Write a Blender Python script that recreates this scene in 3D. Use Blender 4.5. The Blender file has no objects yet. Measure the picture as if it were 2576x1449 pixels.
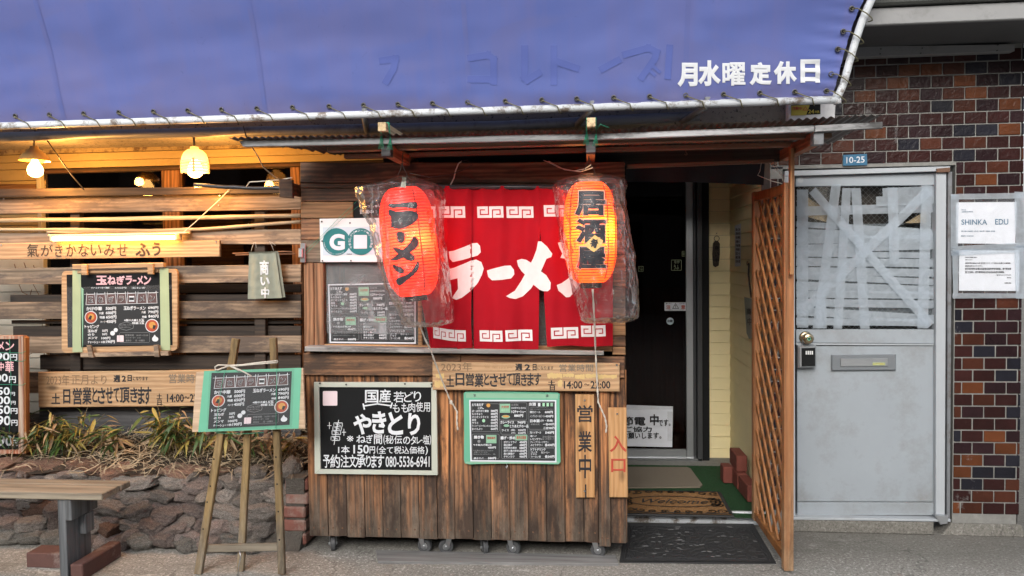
import bpy, bmesh, math, random
from mathutils import Vector, Matrix, noise
random.seed(7)
SC = bpy.context.scene
COL = SC.collection

# ------------------------------------------------------------------ camera
W, H, F = 2576.0, 1449.0, 1900.0
CAMZ = 1.503
yaw, pit, rol = math.radians(5.75), math.radians(-2.25), math.radians(-0.75)
fw = Vector((-math.sin(yaw)*math.cos(pit), math.cos(yaw)*math.cos(pit), math.sin(pit)))
r0 = Vector((math.cos(yaw), math.sin(yaw), 0)); u0 = r0.cross(fw)
rt = r0*math.cos(rol) + u0*math.sin(rol); up = -r0*math.sin(rol) + u0*math.cos(rol)
cam = bpy.data.cameras.new('camera'); camo = bpy.data.objects.new('camera', cam); COL.objects.link(camo)
cam.sensor_width = 36; cam.lens = 36*F/W; cam.clip_start = 0.05; cam.clip_end = 500
camo.matrix_world = Matrix(((rt.x, up.x, -fw.x, 0), (rt.y, up.y, -fw.y, 0), (rt.z, up.z, -fw.z, CAMZ), (0, 0, 0, 1)))
SC.camera = camo
# ------------------------------------------------------------------ sky, sun, exposure
SUN_EL, SUN_AZ = 30, -8          # sun high behind the camera, a little left; overcast
wd = bpy.data.worlds.new('World'); SC.world = wd; wd.use_nodes = True
wn = wd.node_tree; wn.nodes.clear()
sky = wn.nodes.new('ShaderNodeTexSky'); sky.sky_type = 'NISHITA'; sky.sun_disc = False
sky.sun_elevation = math.radians(SUN_EL); sky.sun_rotation = math.radians(180 - SUN_AZ)
sky.dust_density = 4.0; sky.air_density = 1.0; sky.ozone_density = 1.0
hsv = wn.nodes.new('ShaderNodeHueSaturation'); hsv.inputs['Saturation'].default_value = 0.42
bg = wn.nodes.new('ShaderNodeBackground'); bg.inputs['Strength'].default_value = 0.13
wo = wn.nodes.new('ShaderNodeOutputWorld')
wn.links.new(sky.outputs[0], hsv.inputs['Color']); wn.links.new(hsv.outputs[0], bg.inputs['Color']); wn.links.new(bg.outputs[0], wo.inputs[0])
sl_ = bpy.data.lights.new('sun', 'SUN'); sl_.energy = 1.25; sl_.angle = math.radians(35); sl_.color = (1, .96, .9)
so_ = bpy.data.objects.new('sun', sl_); COL.objects.link(so_)
el, az = math.radians(SUN_EL), math.radians(SUN_AZ)
sd = Vector((math.sin(az)*math.cos(el), -math.cos(az)*math.cos(el), math.sin(el)))
so_.rotation_euler = sd.to_track_quat('Z', 'Y').to_euler()
vs = SC.view_settings; vs.view_transform = 'Standard'; vs.look = 'None'; vs.gamma = 1; vs.exposure = 0.72
try: vs.use_curve_mapping = False
except Exception: pass
SC.cycles.max_bounces = 8; SC.cycles.transparent_max_bounces = 16; SC.cycles.sample_clamp_indirect = 4

# ------------------------------------------------------------------ surveying helpers: sight lines of the photo met with real planes
O = Vector((0, 0, CAMZ))
def ray(u, v): return fw*F + rt*(u-W/2) - up*(v-H/2)
def P(u, v, Y): d = ray(u, v); return O + d*(Y/d.y)
def PX(u, v, X): d = ray(u, v); return O + d*(X/d.x)
def G(u, v, z=0.0): d = ray(u, v); return O + d*((z-CAMZ)/d.z)
def PL(u, v, p, n):
    d = ray(u, v); return O + d*((p-O).dot(n)/d.dot(n))

# ------------------------------------------------------------------ mesh builder
class MB:
    def __init__(s): s.v = []; s.f = []; s.m = []; s.mats = []
    def mat(s, m):
        if m not in s.mats: s.mats.append(m)
        return s.mats.index(m)
    def add(s, vs_, fs, m=0):
        n = len(s.v); s.v += [Vector(p) for p in vs_]
        for f in fs: s.f.append([i+n for i in f]); s.m.append(m)
    def box(s, a, b, m=0, ch=0.0):
        x0, x1 = sorted((a[0], b[0])); y0, y1 = sorted((a[1], b[1])); z0, z1 = sorted((a[2], b[2]))
        if ch <= 0:
            s.add([(x0,y0,z0),(x1,y0,z0),(x1,y1,z0),(x0,y1,z0),(x0,y0,z1),(x1,y0,z1),(x1,y1,z1),(x0,y1,z1)],
                  [(0,3,2,1),(4,5,6,7),(0,1,5,4),(1,2,6,5),(2,3,7,6),(3,0,4,7)], m); return
        c = min(ch, (x1-x0)*.4, (y1-y0)*.4, (z1-z0)*.4)
        bm = bmesh.new(); bmesh.ops.create_cube(bm, size=1)
        for q in bm.verts: q.co = Vector(((x0+x1)/2+q.co.x*(x1-x0), (y0+y1)/2+q.co.y*(y1-y0), (z0+z1)/2+q.co.z*(z1-z0)))
        bmesh.ops.bevel(bm, geom=bm.edges[:], offset=c, segments=1, affect='EDGES')
        s.bm(bm, m)
    def bm(s, bm, m=0):
        bm.verts.ensure_lookup_table(); bm.verts.index_update()
        s.add([q.co.copy() for q in bm.verts], [[q.index for q in f.verts] for f in bm.faces], m); bm.free()
    def hexa(s, fr, dv, m=0, ch=0.0):
        """board: four front corners (TL,TR,BR,BL seen from the street) and a vector towards its back"""
        fr = [Vector(p) for p in fr]; dv = Vector(dv)
        if ch <= 0:
            s.add(fr+[p+dv for p in fr], [(0,3,2,1),(4,5,6,7),(0,1,5,4),(1,2,6,5),(2,3,7,6),(3,0,4,7)], m); return
        c = sum(fr, Vector())/4; inn = []
        for i, p in enumerate(fr):
            a = (fr[(i+1) % 4]-p).normalized(); b = (fr[(i-1) % 4]-p).normalized(); inn.append(p+(a+b)*ch)
        dn = dv.normalized()*ch
        s.add(inn+[p+dn for p in fr]+[p+dv for p in fr],
              [(0,3,2,1)]+[(i,(i+1)%4,4+(i+1)%4,4+i) for i in range(4)]+[(4+i,4+(i+1)%4,8+(i+1)%4,8+i) for i in range(4)]+[(8,9,10,11)], m)
    def tube(s, pts, r, n=8, m=0, cap=True, closed=False):
        pts = [Vector(p) for p in pts]; k = len(pts)
        rs = r if isinstance(r, (list, tuple)) else [r]*k
        vs_ = []; fs = []; prev = None
        for i, p in enumerate(pts):
            if closed: t = pts[(i+1) % k]-pts[i-1]
            else: t = pts[min(i+1, k-1)]-pts[max(i-1, 0)]
            t = t.normalized() if t.length > 1e-9 else Vector((0, 0, 1))
            if prev is None:
                a = t.cross(Vector((0, 0, 1)));
                if a.length < .1: a = t.cross(Vector((1, 0, 0)))
            else: a = prev-t*prev.dot(t)
            a.normalize(); prev = a; b = t.cross(a)
            for j in range(n):
                th = 2*math.pi*j/n; vs_.append(p+(a*math.cos(th)+b*math.sin(th))*rs[i])
        for i in range(k if closed else k-1):
            i2 = (i+1) % k
            for j in range(n): fs.append((i*n+j, i*n+(j+1)%n, i2*n+(j+1)%n, i2*n+j))
        if cap and not closed: fs.append(tuple(range(n))[::-1]); fs.append(tuple((k-1)*n+j for j in range(n)))
        s.add(vs_, fs, m)
    def lathe(s, prof, c, n=24, m=0, axis='z', cap=True):
        c = Vector(c); vs_ = []; fs = []
        for r, h in prof:
            for j in range(n):
                th = 2*math.pi*j/n; x, y = r*math.cos(th), r*math.sin(th)
                vs_.append(c+(Vector((x, y, h)) if axis == 'z' else Vector((x, h, y)) if axis == 'y' else Vector((h, x, y))))
        for i in range(len(prof)-1):
            for j in range(n): fs.append((i*n+j, i*n+(j+1)%n, (i+1)*n+(j+1)%n, (i+1)*n+j))
        if cap:
            if prof[0][0] > 1e-4: fs.append(tuple(range(n))[::-1])
            if prof[-1][0] > 1e-4: fs.append(tuple((len(prof)-1)*n+j for j in range(n)))
        s.add(vs_, fs, m)
    def grid(s, fn, nu, nv, m=0):
        n = len(s.v); s.v += [Vector(fn(i/nu, j/nv)) for j in range(nv+1) for i in range(nu+1)]
        for j in range(nv):
            for i in range(nu):
                a = n+j*(nu+1)+i; s.f.append([a, a+nu+1, a+nu+2, a+1]); s.m.append(m)
    def prism(s, poly, dv, m=0):
        k = len(poly); dv = Vector(dv); poly = [Vector(p) for p in poly]
        s.add(poly+[p+dv for p in poly], [tuple(range(k))[::-1], tuple(range(k, 2*k))]+[(i, (i+1)%k, k+(i+1)%k, k+i) for i in range(k)], m)

WPOS = {}
ALLM = []
def setp(o, label=None, cat=None, group=None, kind=None):
    if label: o['label'] = label
    if cat: o['category'] = cat
    if group: o['group'] = group
    if kind: o['kind'] = kind
    return o
def thing(name, label, cat, loc, group=None):
    o = bpy.data.objects.new(name, None); o.empty_display_size = .1; COL.objects.link(o)
    o.location = loc; WPOS[o.name] = Vector(loc); return setp(o, label, cat, group)
def build(mb, name, mats, parent=None, label=None, cat=None, group=None, kind=None, smooth=False, org=None, fix=True):
    if not isinstance(mats, (list, tuple)): mats = [mats]
    if org is None:
        lo = Vector([min(p[i] for p in mb.v) for i in range(3)]); hi = Vector([max(p[i] for p in mb.v) for i in range(3)])
        org = (lo+hi)/2
        if parent is None: org.z = lo.z
    org = Vector(org)
    me = bpy.data.meshes.new(name); me.from_pydata([p-org for p in mb.v], [], mb.f)
    for m_ in mats: me.materials.append(m_)
    me.polygons.foreach_set('material_index', mb.m)
    if fix:
        bm = bmesh.new(); bm.from_mesh(me); bmesh.ops.recalc_face_normals(bm, faces=bm.faces[:]); bm.to_mesh(me); bm.free()
    if smooth: me.polygons.foreach_set('use_smooth', [True]*len(me.polygons))
    o = bpy.data.objects.new(name, me); COL.objects.link(o)
    WPOS[o.name] = org
    if parent is not None:
        o.parent = parent; o.location = org-WPOS[parent.name]
    else: o.location = org
    return setp(o, label, cat, group, kind)
def inst(src, name, parent, wloc, rot=None, scale=None, label=None):
    o = src.copy(); o.name = name; COL.objects.link(o); WPOS[o.name] = Vector(wloc)
    for k in ('label', 'category'):
        if k in o: del o[k]
    if parent is not None: o.parent = parent; o.location = Vector(wloc)-WPOS[parent.name]
    else: o.parent = None; o.location = wloc
    if rot: o.rotation_euler = rot
    if scale: o.scale = scale
    if label: o['label'] = label
    return o

# ------------------------------------------------------------------ writing
_gc = {}
def glyph(body, bold=0.0, res=2):
    k = (body, bold, res)
    if k in _gc: return _gc[k]
    c = bpy.data.curves.new('t', 'FONT'); c.body = body; c.size = 1; c.resolution_u = res
    if bold > 0: c.bevel_depth = bold; c.bevel_resolution = 0
    o = bpy.data.objects.new('t', c); COL.objects.link(o)
    dg = bpy.context.evaluated_depsgraph_get(); m = bpy.data.meshes.new_from_object(o.evaluated_get(dg))
    v = [tuple(q.co) for q in m.vertices]; f = [tuple(p.vertices) for p in m.polygons]
    if bold > 0:      # keep the street-side half of the rounded stroke
        f = [p for p in f if all(v[i][2] > -1e-5 for i in p)]; us_ = sorted({i for p in f for i in p}); rm_ = {i: k for k, i in enumerate(us_)}
        v = [(v[i][0], v[i][1], min(1, v[i][2]/bold)) for i in us_]; f = [tuple(rm_[i] for i in p) for p in f]
    bpy.data.objects.remove(o); bpy.data.curves.remove(c); bpy.data.meshes.remove(m)
    x0, x1 = min(q[0] for q in v), max(q[0] for q in v); y0, y1 = min(q[1] for q in v), max(q[1] for q in v)
    if y1-y0 < .15: y0 -= .05; y1 += .05
    _gc[k] = ([((q[0]-x0)/(x1-x0), (y1-q[1])/(y1-y0), q[2]) for q in v], f)
    return _gc[k]
def refine(v2, f, L, it=4):
    bm = bmesh.new(); three = len(v2[0]) > 2; vv = [bm.verts.new((q[0], q[1], q[2]*1e-3 if three else 0)) for q in v2]
    for g in f:
        try: bm.faces.new([vv[i] for i in g])
        except Exception: pass
    bmesh.ops.triangulate(bm, faces=bm.faces[:])
    for _ in range(it):
        es = [e for e in bm.edges if e.calc_length() > L]
        if not es: break
        bmesh.ops.subdivide_edges(bm, edges=es, cuts=1); bmesh.ops.triangulate(bm, faces=bm.faces[:])
    bm.verts.index_update()
    r = ([((q.co.x, q.co.y, q.co.z*1e3) if three else (q.co.x, q.co.y)) for q in bm.verts], [[q.index for q in g.verts] for g in bm.faces]); bm.free(); return r
def tx(mb, body, box, fn, bold=0.0, m=0, res=2, L=None):
    """write body so that its ink fills box (x0,y0,x1,y1) or four corners TL,TR,BR,BL of fn's plane"""
    v, f = glyph(body, bold, res)
    if len(box) == 4 and not isinstance(box[0], (tuple, list)):
        a, b, c, d = box; q = [(a, b), (c, b), (c, d), (a, d)]
    else: q = box
    w = []
    for s_, t_, z_ in v:
        x = (q[0][0]*(1-s_)+q[1][0]*s_)*(1-t_)+(q[3][0]*(1-s_)+q[2][0]*s_)*t_
        y = (q[0][1]*(1-s_)+q[1][1]*s_)*(1-t_)+(q[3][1]*(1-s_)+q[2][1]*s_)*t_
        w.append((x, y, z_))
    if L: w, f = refine(w, f, L)
    mb.add([fn(x, y)+LIFT*z for x, y, z in w], f, m)
LIFT = Vector((0, -.0007, 0))
def poly(mb, pts, fn, m=0, L=None):
    f = [list(range(len(pts)))]; v = list(pts)
    if L: v, f = refine(v, f, L)
    else: v, f = refine(v, f, 1e9)
    mb.add([fn(x, y) for x, y in v], f, m)
def chaikin(pts, k=1):
    for _ in range(k):
        o_ = []
        for i in range(len(pts)):
            a, b = pts[i], pts[(i+1) % len(pts)]
            o_ += [(a[0]*.75+b[0]*.25, a[1]*.75+b[1]*.25), (a[0]*.25+b[0]*.75, a[1]*.25+b[1]*.75)]
        pts = o_
    return pts
def stroke(mb, pts, w, fn, m=0, closed=False, L=None):
    k = len(pts)
    for i in range(k if closed else k-1):
        (ax, ay), (bx, by) = pts[i], pts[(i+1) % k]
        dx, dy = bx-ax, by-ay; l = math.hypot(dx, dy) or 1; dx, dy = dx/l*w/2, dy/l*w/2
        if L:
            poly(mb, [(ax-dy-dx, ay+dx-dy), (bx-dy+dx, by+dx+dy), (bx+dy+dx, by-dx+dy), (ax+dy-dx, ay-dx-dy)], lambda x, y, i=i: fn(x, y)+Vector((0, -.0002*i, 0)), m, L); continue
        mb.add([fn(ax-dy-dx, ay+dx-dy), fn(bx-dy+dx, by+dx+dy), fn(bx+dy+dx, by-dx+dy), fn(ax+dy-dx, ay-dx-dy)], [(0, 1, 2, 3)], m)
def disc(mb, cx, cy, r, fn, m=0, n=20, ry=None):
    poly(mb, [(cx+r*math.cos(2*math.pi*i/n), cy+(ry or r)*math.sin(2*math.pi*i/n)) for i in range(n)], fn, m)
def rr(x0, y0, x1, y1, r, n=4):
    o_ = []
    for cx, cy, a0 in ((x1-r, y0+r, -90), (x1-r, y1-r, 0), (x0+r, y1-r, 90), (x0+r, y0+r, 180)):
        for i in range(n+1):
            a = math.radians(a0+90*i/n); o_.append((cx+r*math.cos(a), cy+r*math.sin(a)))
    return o_
def bil(q, s_, t_): return (q[0]*(1-s_)+q[1]*s_)*(1-t_)+(q[3]*(1-s_)+q[2]*s_)*t_

# ------------------------------------------------------------------ materials
class NT:
    def __init__(s, name):
        s.mt = bpy.data.materials.new(name); s.mt.use_nodes = True; s.t = s.mt.node_tree; s.t.nodes.clear()
        s.out = s.t.nodes.new('ShaderNodeOutputMaterial')
    def n(s, ty, **kw):
        nd = s.t.nodes.new(ty)
        for k, v in kw.items():
            if k.startswith('_'): setattr(nd, k[1:], v)
            else:
                key = k.replace('__', ' ') if not k.isdigit() else int(k)
                if k.startswith('i') and k[1:].isdigit(): key = int(k[1:])
                s.set(nd.inputs[key], v)
        return nd
    def set(s, inp, v):
        if isinstance(v, bpy.types.NodeSocket): s.t.links.new(v, inp)
        elif isinstance(v, bpy.types.Node): s.t.links.new(v.outputs[0], inp)
        else:
            if isinstance(v, (tuple, list)) and len(v) == 3 and inp.type == 'RGBA': v = (*v, 1)
            inp.default_value = v
    def math(s, op, a, b=0.0, c=None, clamp=False):
        nd = s.t.nodes.new('ShaderNodeMath'); nd.operation = op; nd.use_clamp = clamp
        s.set(nd.inputs[0], a); s.set(nd.inputs[1], b)
        if c is not None: s.set(nd.inputs[2], c)
        return nd.outputs[0]
    def mix(s, fac, a, b, mode='MIX'):
        nd = s.t.nodes.new('ShaderNodeMix'); nd.data_type = 'RGBA'; nd.blend_type = mode
        s.set(nd.inputs[0], fac); s.set(nd.inputs[6], a); s.set(nd.inputs[7], b); return nd.outputs[2]
    def coord(s, scale=(1, 1, 1), rnd=True, world=False):
        if world: c = s.t.nodes.new('ShaderNodeNewGeometry').outputs['Position']
        else:
            c = s.t.nodes.new('ShaderNodeTexCoord').outputs['Object']
            if rnd:
                oi = s.t.nodes.new('ShaderNodeObjectInfo'); r = s.math('MULTIPLY', oi.outputs['Random'], 61.0)
                va = s.t.nodes.new('ShaderNodeVectorMath'); va.operation = 'ADD'; s.set(va.inputs[0], c); s.set(va.inputs[1], r); c = va.outputs[0]
        mp = s.t.nodes.new('ShaderNodeMapping'); s.set(mp.inputs[0], c); mp.inputs['Scale'].default_value = scale; return mp.outputs[0]
    def noise(s, vec, scale=5, detail=4, rough=.6, dist=0):
        return s.n('ShaderNodeTexNoise', Vector=vec, Scale=scale, Detail=detail, Roughness=rough, Distortion=dist).outputs['Fac']
    def ramp(s, fac, stops, interp='LINEAR'):
        nd = s.t.nodes.new('ShaderNodeValToRGB'); s.set(nd.inputs[0], fac); cr = nd.color_ramp; cr.interpolation = interp
        while len(cr.elements) < len(stops): cr.elements.new(.5)
        for e, (p, c) in zip(cr.elements, stops):
            e.position = p; e.color = (*c, 1) if isinstance(c, (tuple, list)) else (c, c, c, 1)
        return nd.outputs[0]
    def rnd(s): return s.t.nodes.new('ShaderNodeObjectInfo').outputs['Random']
    def bump(s, h, strength=.3, dist=.01):
        return s.n('ShaderNodeBump', Strength=strength, Distance=dist, Height=h).outputs[0]
    def bsdf(s, col, rough=.7, nrm=None, metal=0, spec=.5, **kw):
        b = s.t.nodes.new('ShaderNodeBsdfPrincipled'); s.set(b.inputs['Base Color'], col); s.set(b.inputs['Roughness'], rough)
        b.inputs['Metallic'].default_value = metal; b.inputs['Specular IOR Level'].default_value = spec
        if nrm is not None: s.set(b.inputs['Normal'], nrm)
        for k, v in kw.items(): s.set(b.inputs[k.replace('_', ' ')], v)
        return b.outputs[0]
    def done(s, sh): s.set(s.out.inputs[0], sh); return s.mt

def wood(name, a, b, axis='x', rough=.75, contrast=1.0, ringscale=1.0, knots=True, var=.25, weather=None, stain=None, bumps=.45, grain=.55):
    t = NT(name); i = 'xyz'.index(axis)
    def sc(al, ac): v = [ac]*3; v[i] = al; return tuple(v)
    base = t.coord(sc(.9, 7.0*ringscale)); n1 = t.noise(base, 1.6, 5, .55, .6)
    rings = t.n('ShaderNodeTexWave', Vector=t.coord(sc(.22, 1.5*ringscale)), Scale=9.0, Distortion=7.0, Detail=3.0, **{'Detail__Scale': 1.2})
    rings.bands_direction = 'Z' if axis != 'z' else 'X'
    rings = rings.outputs['Fac']
    fine = t.noise(t.coord(sc(2.2, 85.0)), 1.0, 4, .75)
    streak = t.ramp(t.noise(t.coord(sc(.9, 38.0)), 1.0, 4, .65, .3), [(.36, 1.0), (.50, 0.0)])
    fac = t.math('ADD', t.math('MULTIPLY', n1, 1-.17*contrast), t.math('MULTIPLY', rings, .17*contrast))
    col = t.ramp(fac, [(.30, a), (.72, b)])
    fm = t.math('MULTIPLY_ADD', fine, 1.0, .50)
    col = t.mix(1.0, col, t.n('ShaderNodeCombineColor', Red=fm, Green=fm, Blue=fm).outputs[0], 'MULTIPLY')
    col = t.mix(t.math('MULTIPLY', streak, grain), col, tuple(c*.28 for c in a))
    if knots:
        vo = t.n('ShaderNodeTexVoronoi', Vector=t.coord(sc(2.6, 5.5)), Scale=1.0).outputs['Distance']
        col = t.mix(t.ramp(vo, [(.05, .85), (.13, 0.0)]), col, tuple(c*.25 for c in a))
    if weather:      # (z low, z high, grey colour): weathered towards the foot of the boards, ragged edge
        z0, z1, g = weather
        pos = t.t.nodes.new('ShaderNodeNewGeometry').outputs['Position']
        z = t.t.nodes.new('ShaderNodeSeparateXYZ'); t.set(z.inputs[0], pos)
        rag = t.noise(t.coord(sc(1.5, 22.0)), 1.0, 4, .7)
        h = t.math('ADD', t.math('DIVIDE', t.math('SUBTRACT', z.outputs[2], z0), z1-z0), t.math('MULTIPLY', t.math('SUBTRACT', rag, .5), 2.0))
        gm = t.math('SUBTRACT', 1.0, h, clamp=True)
        patch = t.ramp(t.noise(t.coord((16, 16, 5)), 1.0, 6, .8), [(.35, 0.0), (.65, 1.0)])
        gcol = t.mix(patch, tuple(c*.30 for c in g), tuple(c*1.25 for c in g))
        gcol = t.mix(1.0, gcol, t.n('ShaderNodeCombineColor', Red=fm, Green=fm, Blue=fm).outputs[0], 'MULTIPLY')
        col = t.mix(t.math('MULTIPLY', gm, .95), col, gcol)
    if stain:
        sn = t.noise(t.coord(sc(2.0, 7.0)), 1.3, 6, .7)
        col = t.mix(t.ramp(sn, [(.48, 0.0), (.60, .9)]), col, stain)
    v = t.math('MULTIPLY_ADD', t.rnd(), 2*var, 1-var)
    col = t.mix(1.0, col, t.n('ShaderNodeCombineColor', Red=v, Green=v, Blue=v).outputs[0], 'MULTIPLY')
    hgt = t.math('ADD', t.math('MULTIPLY', fine, .7), t.math('MULTIPLY', fac, .6))
    return t.done(t.bsdf(col, rough, t.bump(hgt, bumps, .004)))
def plain(name, col, rough=.6, var=.12, scale=12, bump=.1, metal=0, spec=.5, bd=.004, dirt=None, dscale=3, dth=(.55, .75)):
    t = NT(name); c = t.coord(); n1 = t.noise(c, scale, 5, .65)
    k = t.math('MULTIPLY_ADD', n1, 2*var*2, 1-2*var)
    cc = t.mix(1.0, col, t.n('ShaderNodeCombineColor', Red=k, Green=k, Blue=k).outputs[0], 'MULTIPLY')
    if dirt: cc = t.mix(t.ramp(t.noise(c, dscale, 6, .75), [(dth[0], 0.0), (dth[1], .9)]), cc, dirt)
    return t.done(t.bsdf(cc, rough, t.bump(t.noise(c, scale*6, 3, .7), bump, bd), metal, spec))
def emit(name, col, st):
    t = NT(name); return t.done(t.n('ShaderNodeEmission', Color=(*col, 1), Strength=st).outputs[0])
def glassy(name, tint, refl_rough=.02, haze=0.0, hazecol=(.6, .6, .6), ior=1.45):
    t = NT(name)
    tr = t.n('ShaderNodeBsdfTransparent', Color=(*tint, 1)).outputs[0]
    if haze: tr = t.n('ShaderNodeMixShader', i0=haze, i1=tr, i2=t.n('ShaderNodeBsdfDiffuse', Color=(*hazecol, 1)).outputs[0]).outputs[0]
    fr = t.n('ShaderNodeFresnel', IOR=ior).outputs[0]
    gl = t.n('ShaderNodeBsdfGlossy', Roughness=refl_rough).outputs[0]
    return t.done(t.n('ShaderNodeMixShader', i0=fr, i1=tr, i2=gl).outputs[0])

M = {}
M['fence'] = wood('weathered_grey_wood', (.13, .092, .062), (.36, .265, .185), 'x', stain=(.085, .065, .055))
M['fence_dark'] = wood('dark_wood', (.022, .015, .011), (.06, .04, .028), 'x')
M['charcoal_wood'] = wood('charcoal_board', (.035, .035, .038), (.10, .10, .105), 'x', knots=False)
M['beam'] = wood('brown_beam_wood', (.035, .018, .010), (.17, .085, .045), 'x', contrast=1.3, stain=(.03, .018, .012))
M['beam_mid'] = wood('mid_brown_wood', (.09, .042, .02), (.34, .17, .085), 'x', contrast=1.2, stain=(.05, .03, .02))
M['beam_light'] = wood('light_brown_wood', (.20, .10, .045), (.50, .28, .13), 'x', contrast=1.0)
M['post'] = wood('brown_post_wood', (.10, .045, .02), (.44, .22, .11), 'z', contrast=1.4)
M['stallboard'] = wood('weathered_stall_board', (.085, .032, .012), (.47, .205, .08), 'z', contrast=1.3, var=.3, weather=(.12, .58, (.105, .082, .062)), stain=(.035, .02, .013), bumps=.9, grain=1.0)
M['sign_wood'] = wood('pine_sign_wood', (.34, .20, .10), (.52, .34, .19), 'x', contrast=1.6, grain=.25, var=.08, rough=.6)
M['sign_wood_v'] = wood('pine_sign_wood_upright', (.36, .18, .065), (.54, .31, .14), 'z', contrast=1.5, grain=.3, var=.06, rough=.6)
M['ply'] = wood('plywood', (.40, .28, .18), (.54, .40, .28), 'x', contrast=.9, grain=.2, var=.05, knots=False)
M['pale_wood'] = wood('pale_new_wood', (.5, .36, .2), (.72, .56, .34), 'y', contrast=.5, var=.05)
M['grey_ledge'] = wood('silver_grey_wood', (.15, .145, .14), (.33, .32, .31), 'x', contrast=.7, stain=(.09, .085, .08))
M['fascia'] = wood('grey_weathered_fascia', (.16, .165, .17), (.56, .57, .59), 'x', contrast=.5, knots=False, stain=(.06, .06, .06))
M['rafter'] = wood('red_brown_rafter', (.14, .05, .022), (.32, .13, .06), 'y')
M['batten'] = wood('orange_batten', (.30, .13, .05), (.48, .24, .10), 'z', var=.1)
M['battenx'] = wood('brown_batten', (.13, .075, .045), (.24, .14, .09), 'x', var=.1)
M['gate'] = wood('orange_stained_wood', (.22, .085, .026), (.38, .17, .06), 'z', contrast=.6, var=.12, rough=.5)
M['gatepost'] = wood('orange_post_wood', (.25, .10, .038), (.41, .19, .08), 'z', contrast=.7, var=.05, rough=.5, weather=(-.25, .55, (.33, .24, .15)))
M['bench'] = wood('bench_top_wood', (.16, .135, .10), (.29, .25, .19), 'x', contrast=.7)
M['bench_grey'] = wood('bench_grey_wood', (.085, .092, .10), (.18, .19, .20), 'z', contrast=.5)
M['easel'] = wood('varnished_easel_wood', (.13, .085, .032), (.26, .175, .075), 'z', contrast=.6, weather=(-.2, .42, (.20, .175, .14)))
M['ramp'] = wood('grey_ramp_wood', (.14, .14, .14), (.22, .22, .22), 'x', contrast=.4, knots=False)
M['bamboo'] = wood('dry_bamboo', (.24, .18, .11), (.46, .37, .25), 'x', contrast=.3, knots=False, rough=.45)
M['blackpole'] = plain('black_bamboo', (.03, .032, .038), .35, .2, 10, .05)
M['cream'] = plain('cream_painted_siding', (.82, .72, .42), .55, .05, 5, .1, dirt=(.32, .25, .13), dscale=4, dth=(.62, .95))
M['creamshop'] = plain('warm_cream_shop_siding', (.50, .39, .19), .6, .08, 5, .1, dirt=(.26, .18, .09), dscale=5, dth=(.55, .85))
M['creamwhite'] = plain('white_painted_siding', (.55, .53, .46), .6, .06, 5, .1, dirt=(.3, .26, .2), dscale=5, dth=(.6, .9))
M['creampeel'] = plain('peeling_cream_board', (.40, .31, .15), .8, .1, 16, .4, dirt=(.10, .06, .035), dscale=14, dth=(.46, .60))
M['black'] = plain('black_board_face', (.009, .010, .011), .6, .15, 7, .03, 0, .15)
M['slate'] = plain('printed_slate_sheet', (.034, .037, .040), .4, .06, 4, .02, 0, .25)
M['chalk'] = plain('white_marker', (.62, .65, .69), .6, .05)
M['chalkpink'] = plain('pink_marker', (.72, .42, .45), .6, .05)
M['chalkgreen'] = plain('green_marker', (.35, .62, .42), .6, .05)
M['chalkgrey'] = plain('faint_white_print', (.22, .23, .24), .5, .05)
M['maroon'] = plain('dark_maroon_print', (.10, .055, .055), .5, .05)
M['ink'] = plain('black_ink', (.012, .013, .018), .55, .05)
M['inkfaint'] = plain('faded_ink', (.20, .13, .075), .6, .1)
M['inkgrey'] = plain('faded_grey_ink', (.17, .15, .12), .6, .1)
M['redink'] = plain('red_ink', (.42, .055, .03), .6, .08)
M['paintyellow'] = plain('old_yellow_paint', (.55, .40, .17), .6, .12)
M['mint'] = plain('mint_green_tape', (.13, .40, .27), .35, .06, 6, .12)
M['mintpale'] = plain('pale_green_tape', (.24, .44, .31), .35, .06, 6, .12)
M['mintgrey'] = plain('faded_green_tape', (.36, .43, .26), .45, .1, 6, .12)
M['white'] = plain('white_paint', (.72, .73, .74), .4, .04, 8, .05)
M['paper'] = plain('white_paper', (.64, .67, .73), .6, .02, 4, .03)
M['offwhite'] = plain('offwhite_frame_paint', (.46, .49, .43), .35, .05, 8, .05)
M['pipe'] = plain('white_painted_pipe', (.62, .66, .70), .35, .06, 12, .08, dirt=(.13, .09, .06), dscale=13, dth=(.50, .62))
M['greypipe'] = plain('grey_gutter_metal', (.16, .17, .185), .45, .1, 8, .1, dirt=(.07, .05, .035), dscale=7, dth=(.5, .7))
M['concretebeam'] = plain('speckled_eave_board', (.26, .23, .18), .85, .1, 30, .5, dirt=(.015, .014, .012), dscale=42, dth=(.56, .62))
M['eyelet'] = plain('tarnished_eyelet', (.10, .10, .11), .4, .1, 12, .05, .6)
M['rope'] = plain('olive_lashing_rope', (.13, .12, .065), .8, .2, 60, .5)
M['string'] = plain('white_cord', (.55, .52, .46), .8, .1, 80, .5)
M['wire'] = plain('black_cable', (.03, .027, .025), .5, .1)
M['greenwire'] = plain('green_wire', (.02, .30, .17), .4, .1)
M['steel'] = plain('brushed_steel', (.50, .52, .54), .3, .05, 20, .05, 1.0)
M['darksteel'] = plain('dark_frame_metal', (.045, .048, .052), .4, .1, 10, .05)
M['alu'] = plain('dull_aluminium', (.40, .42, .44), .38, .05, 14, .05, .7)
M['rubber'] = plain('black_rubber', (.028, .029, .031), .6, .15, 40, .3)
M['tyre'] = plain('grey_caster_rubber', (.06, .063, .067), .5, .1)
M['rust'] = plain('rusty_plate', (.12, .06, .035), .7, .2, 20, .3)
M['brickred'] = plain('loose_red_brick', (.15, .038, .026), .75, .15, 30, .4)
M['brickold'] = plain('worn_red_brick', (.19, .075, .058), .85, .2, 14, .6, dirt=(.27, .23, .20), dscale=8, dth=(.45, .7))
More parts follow.
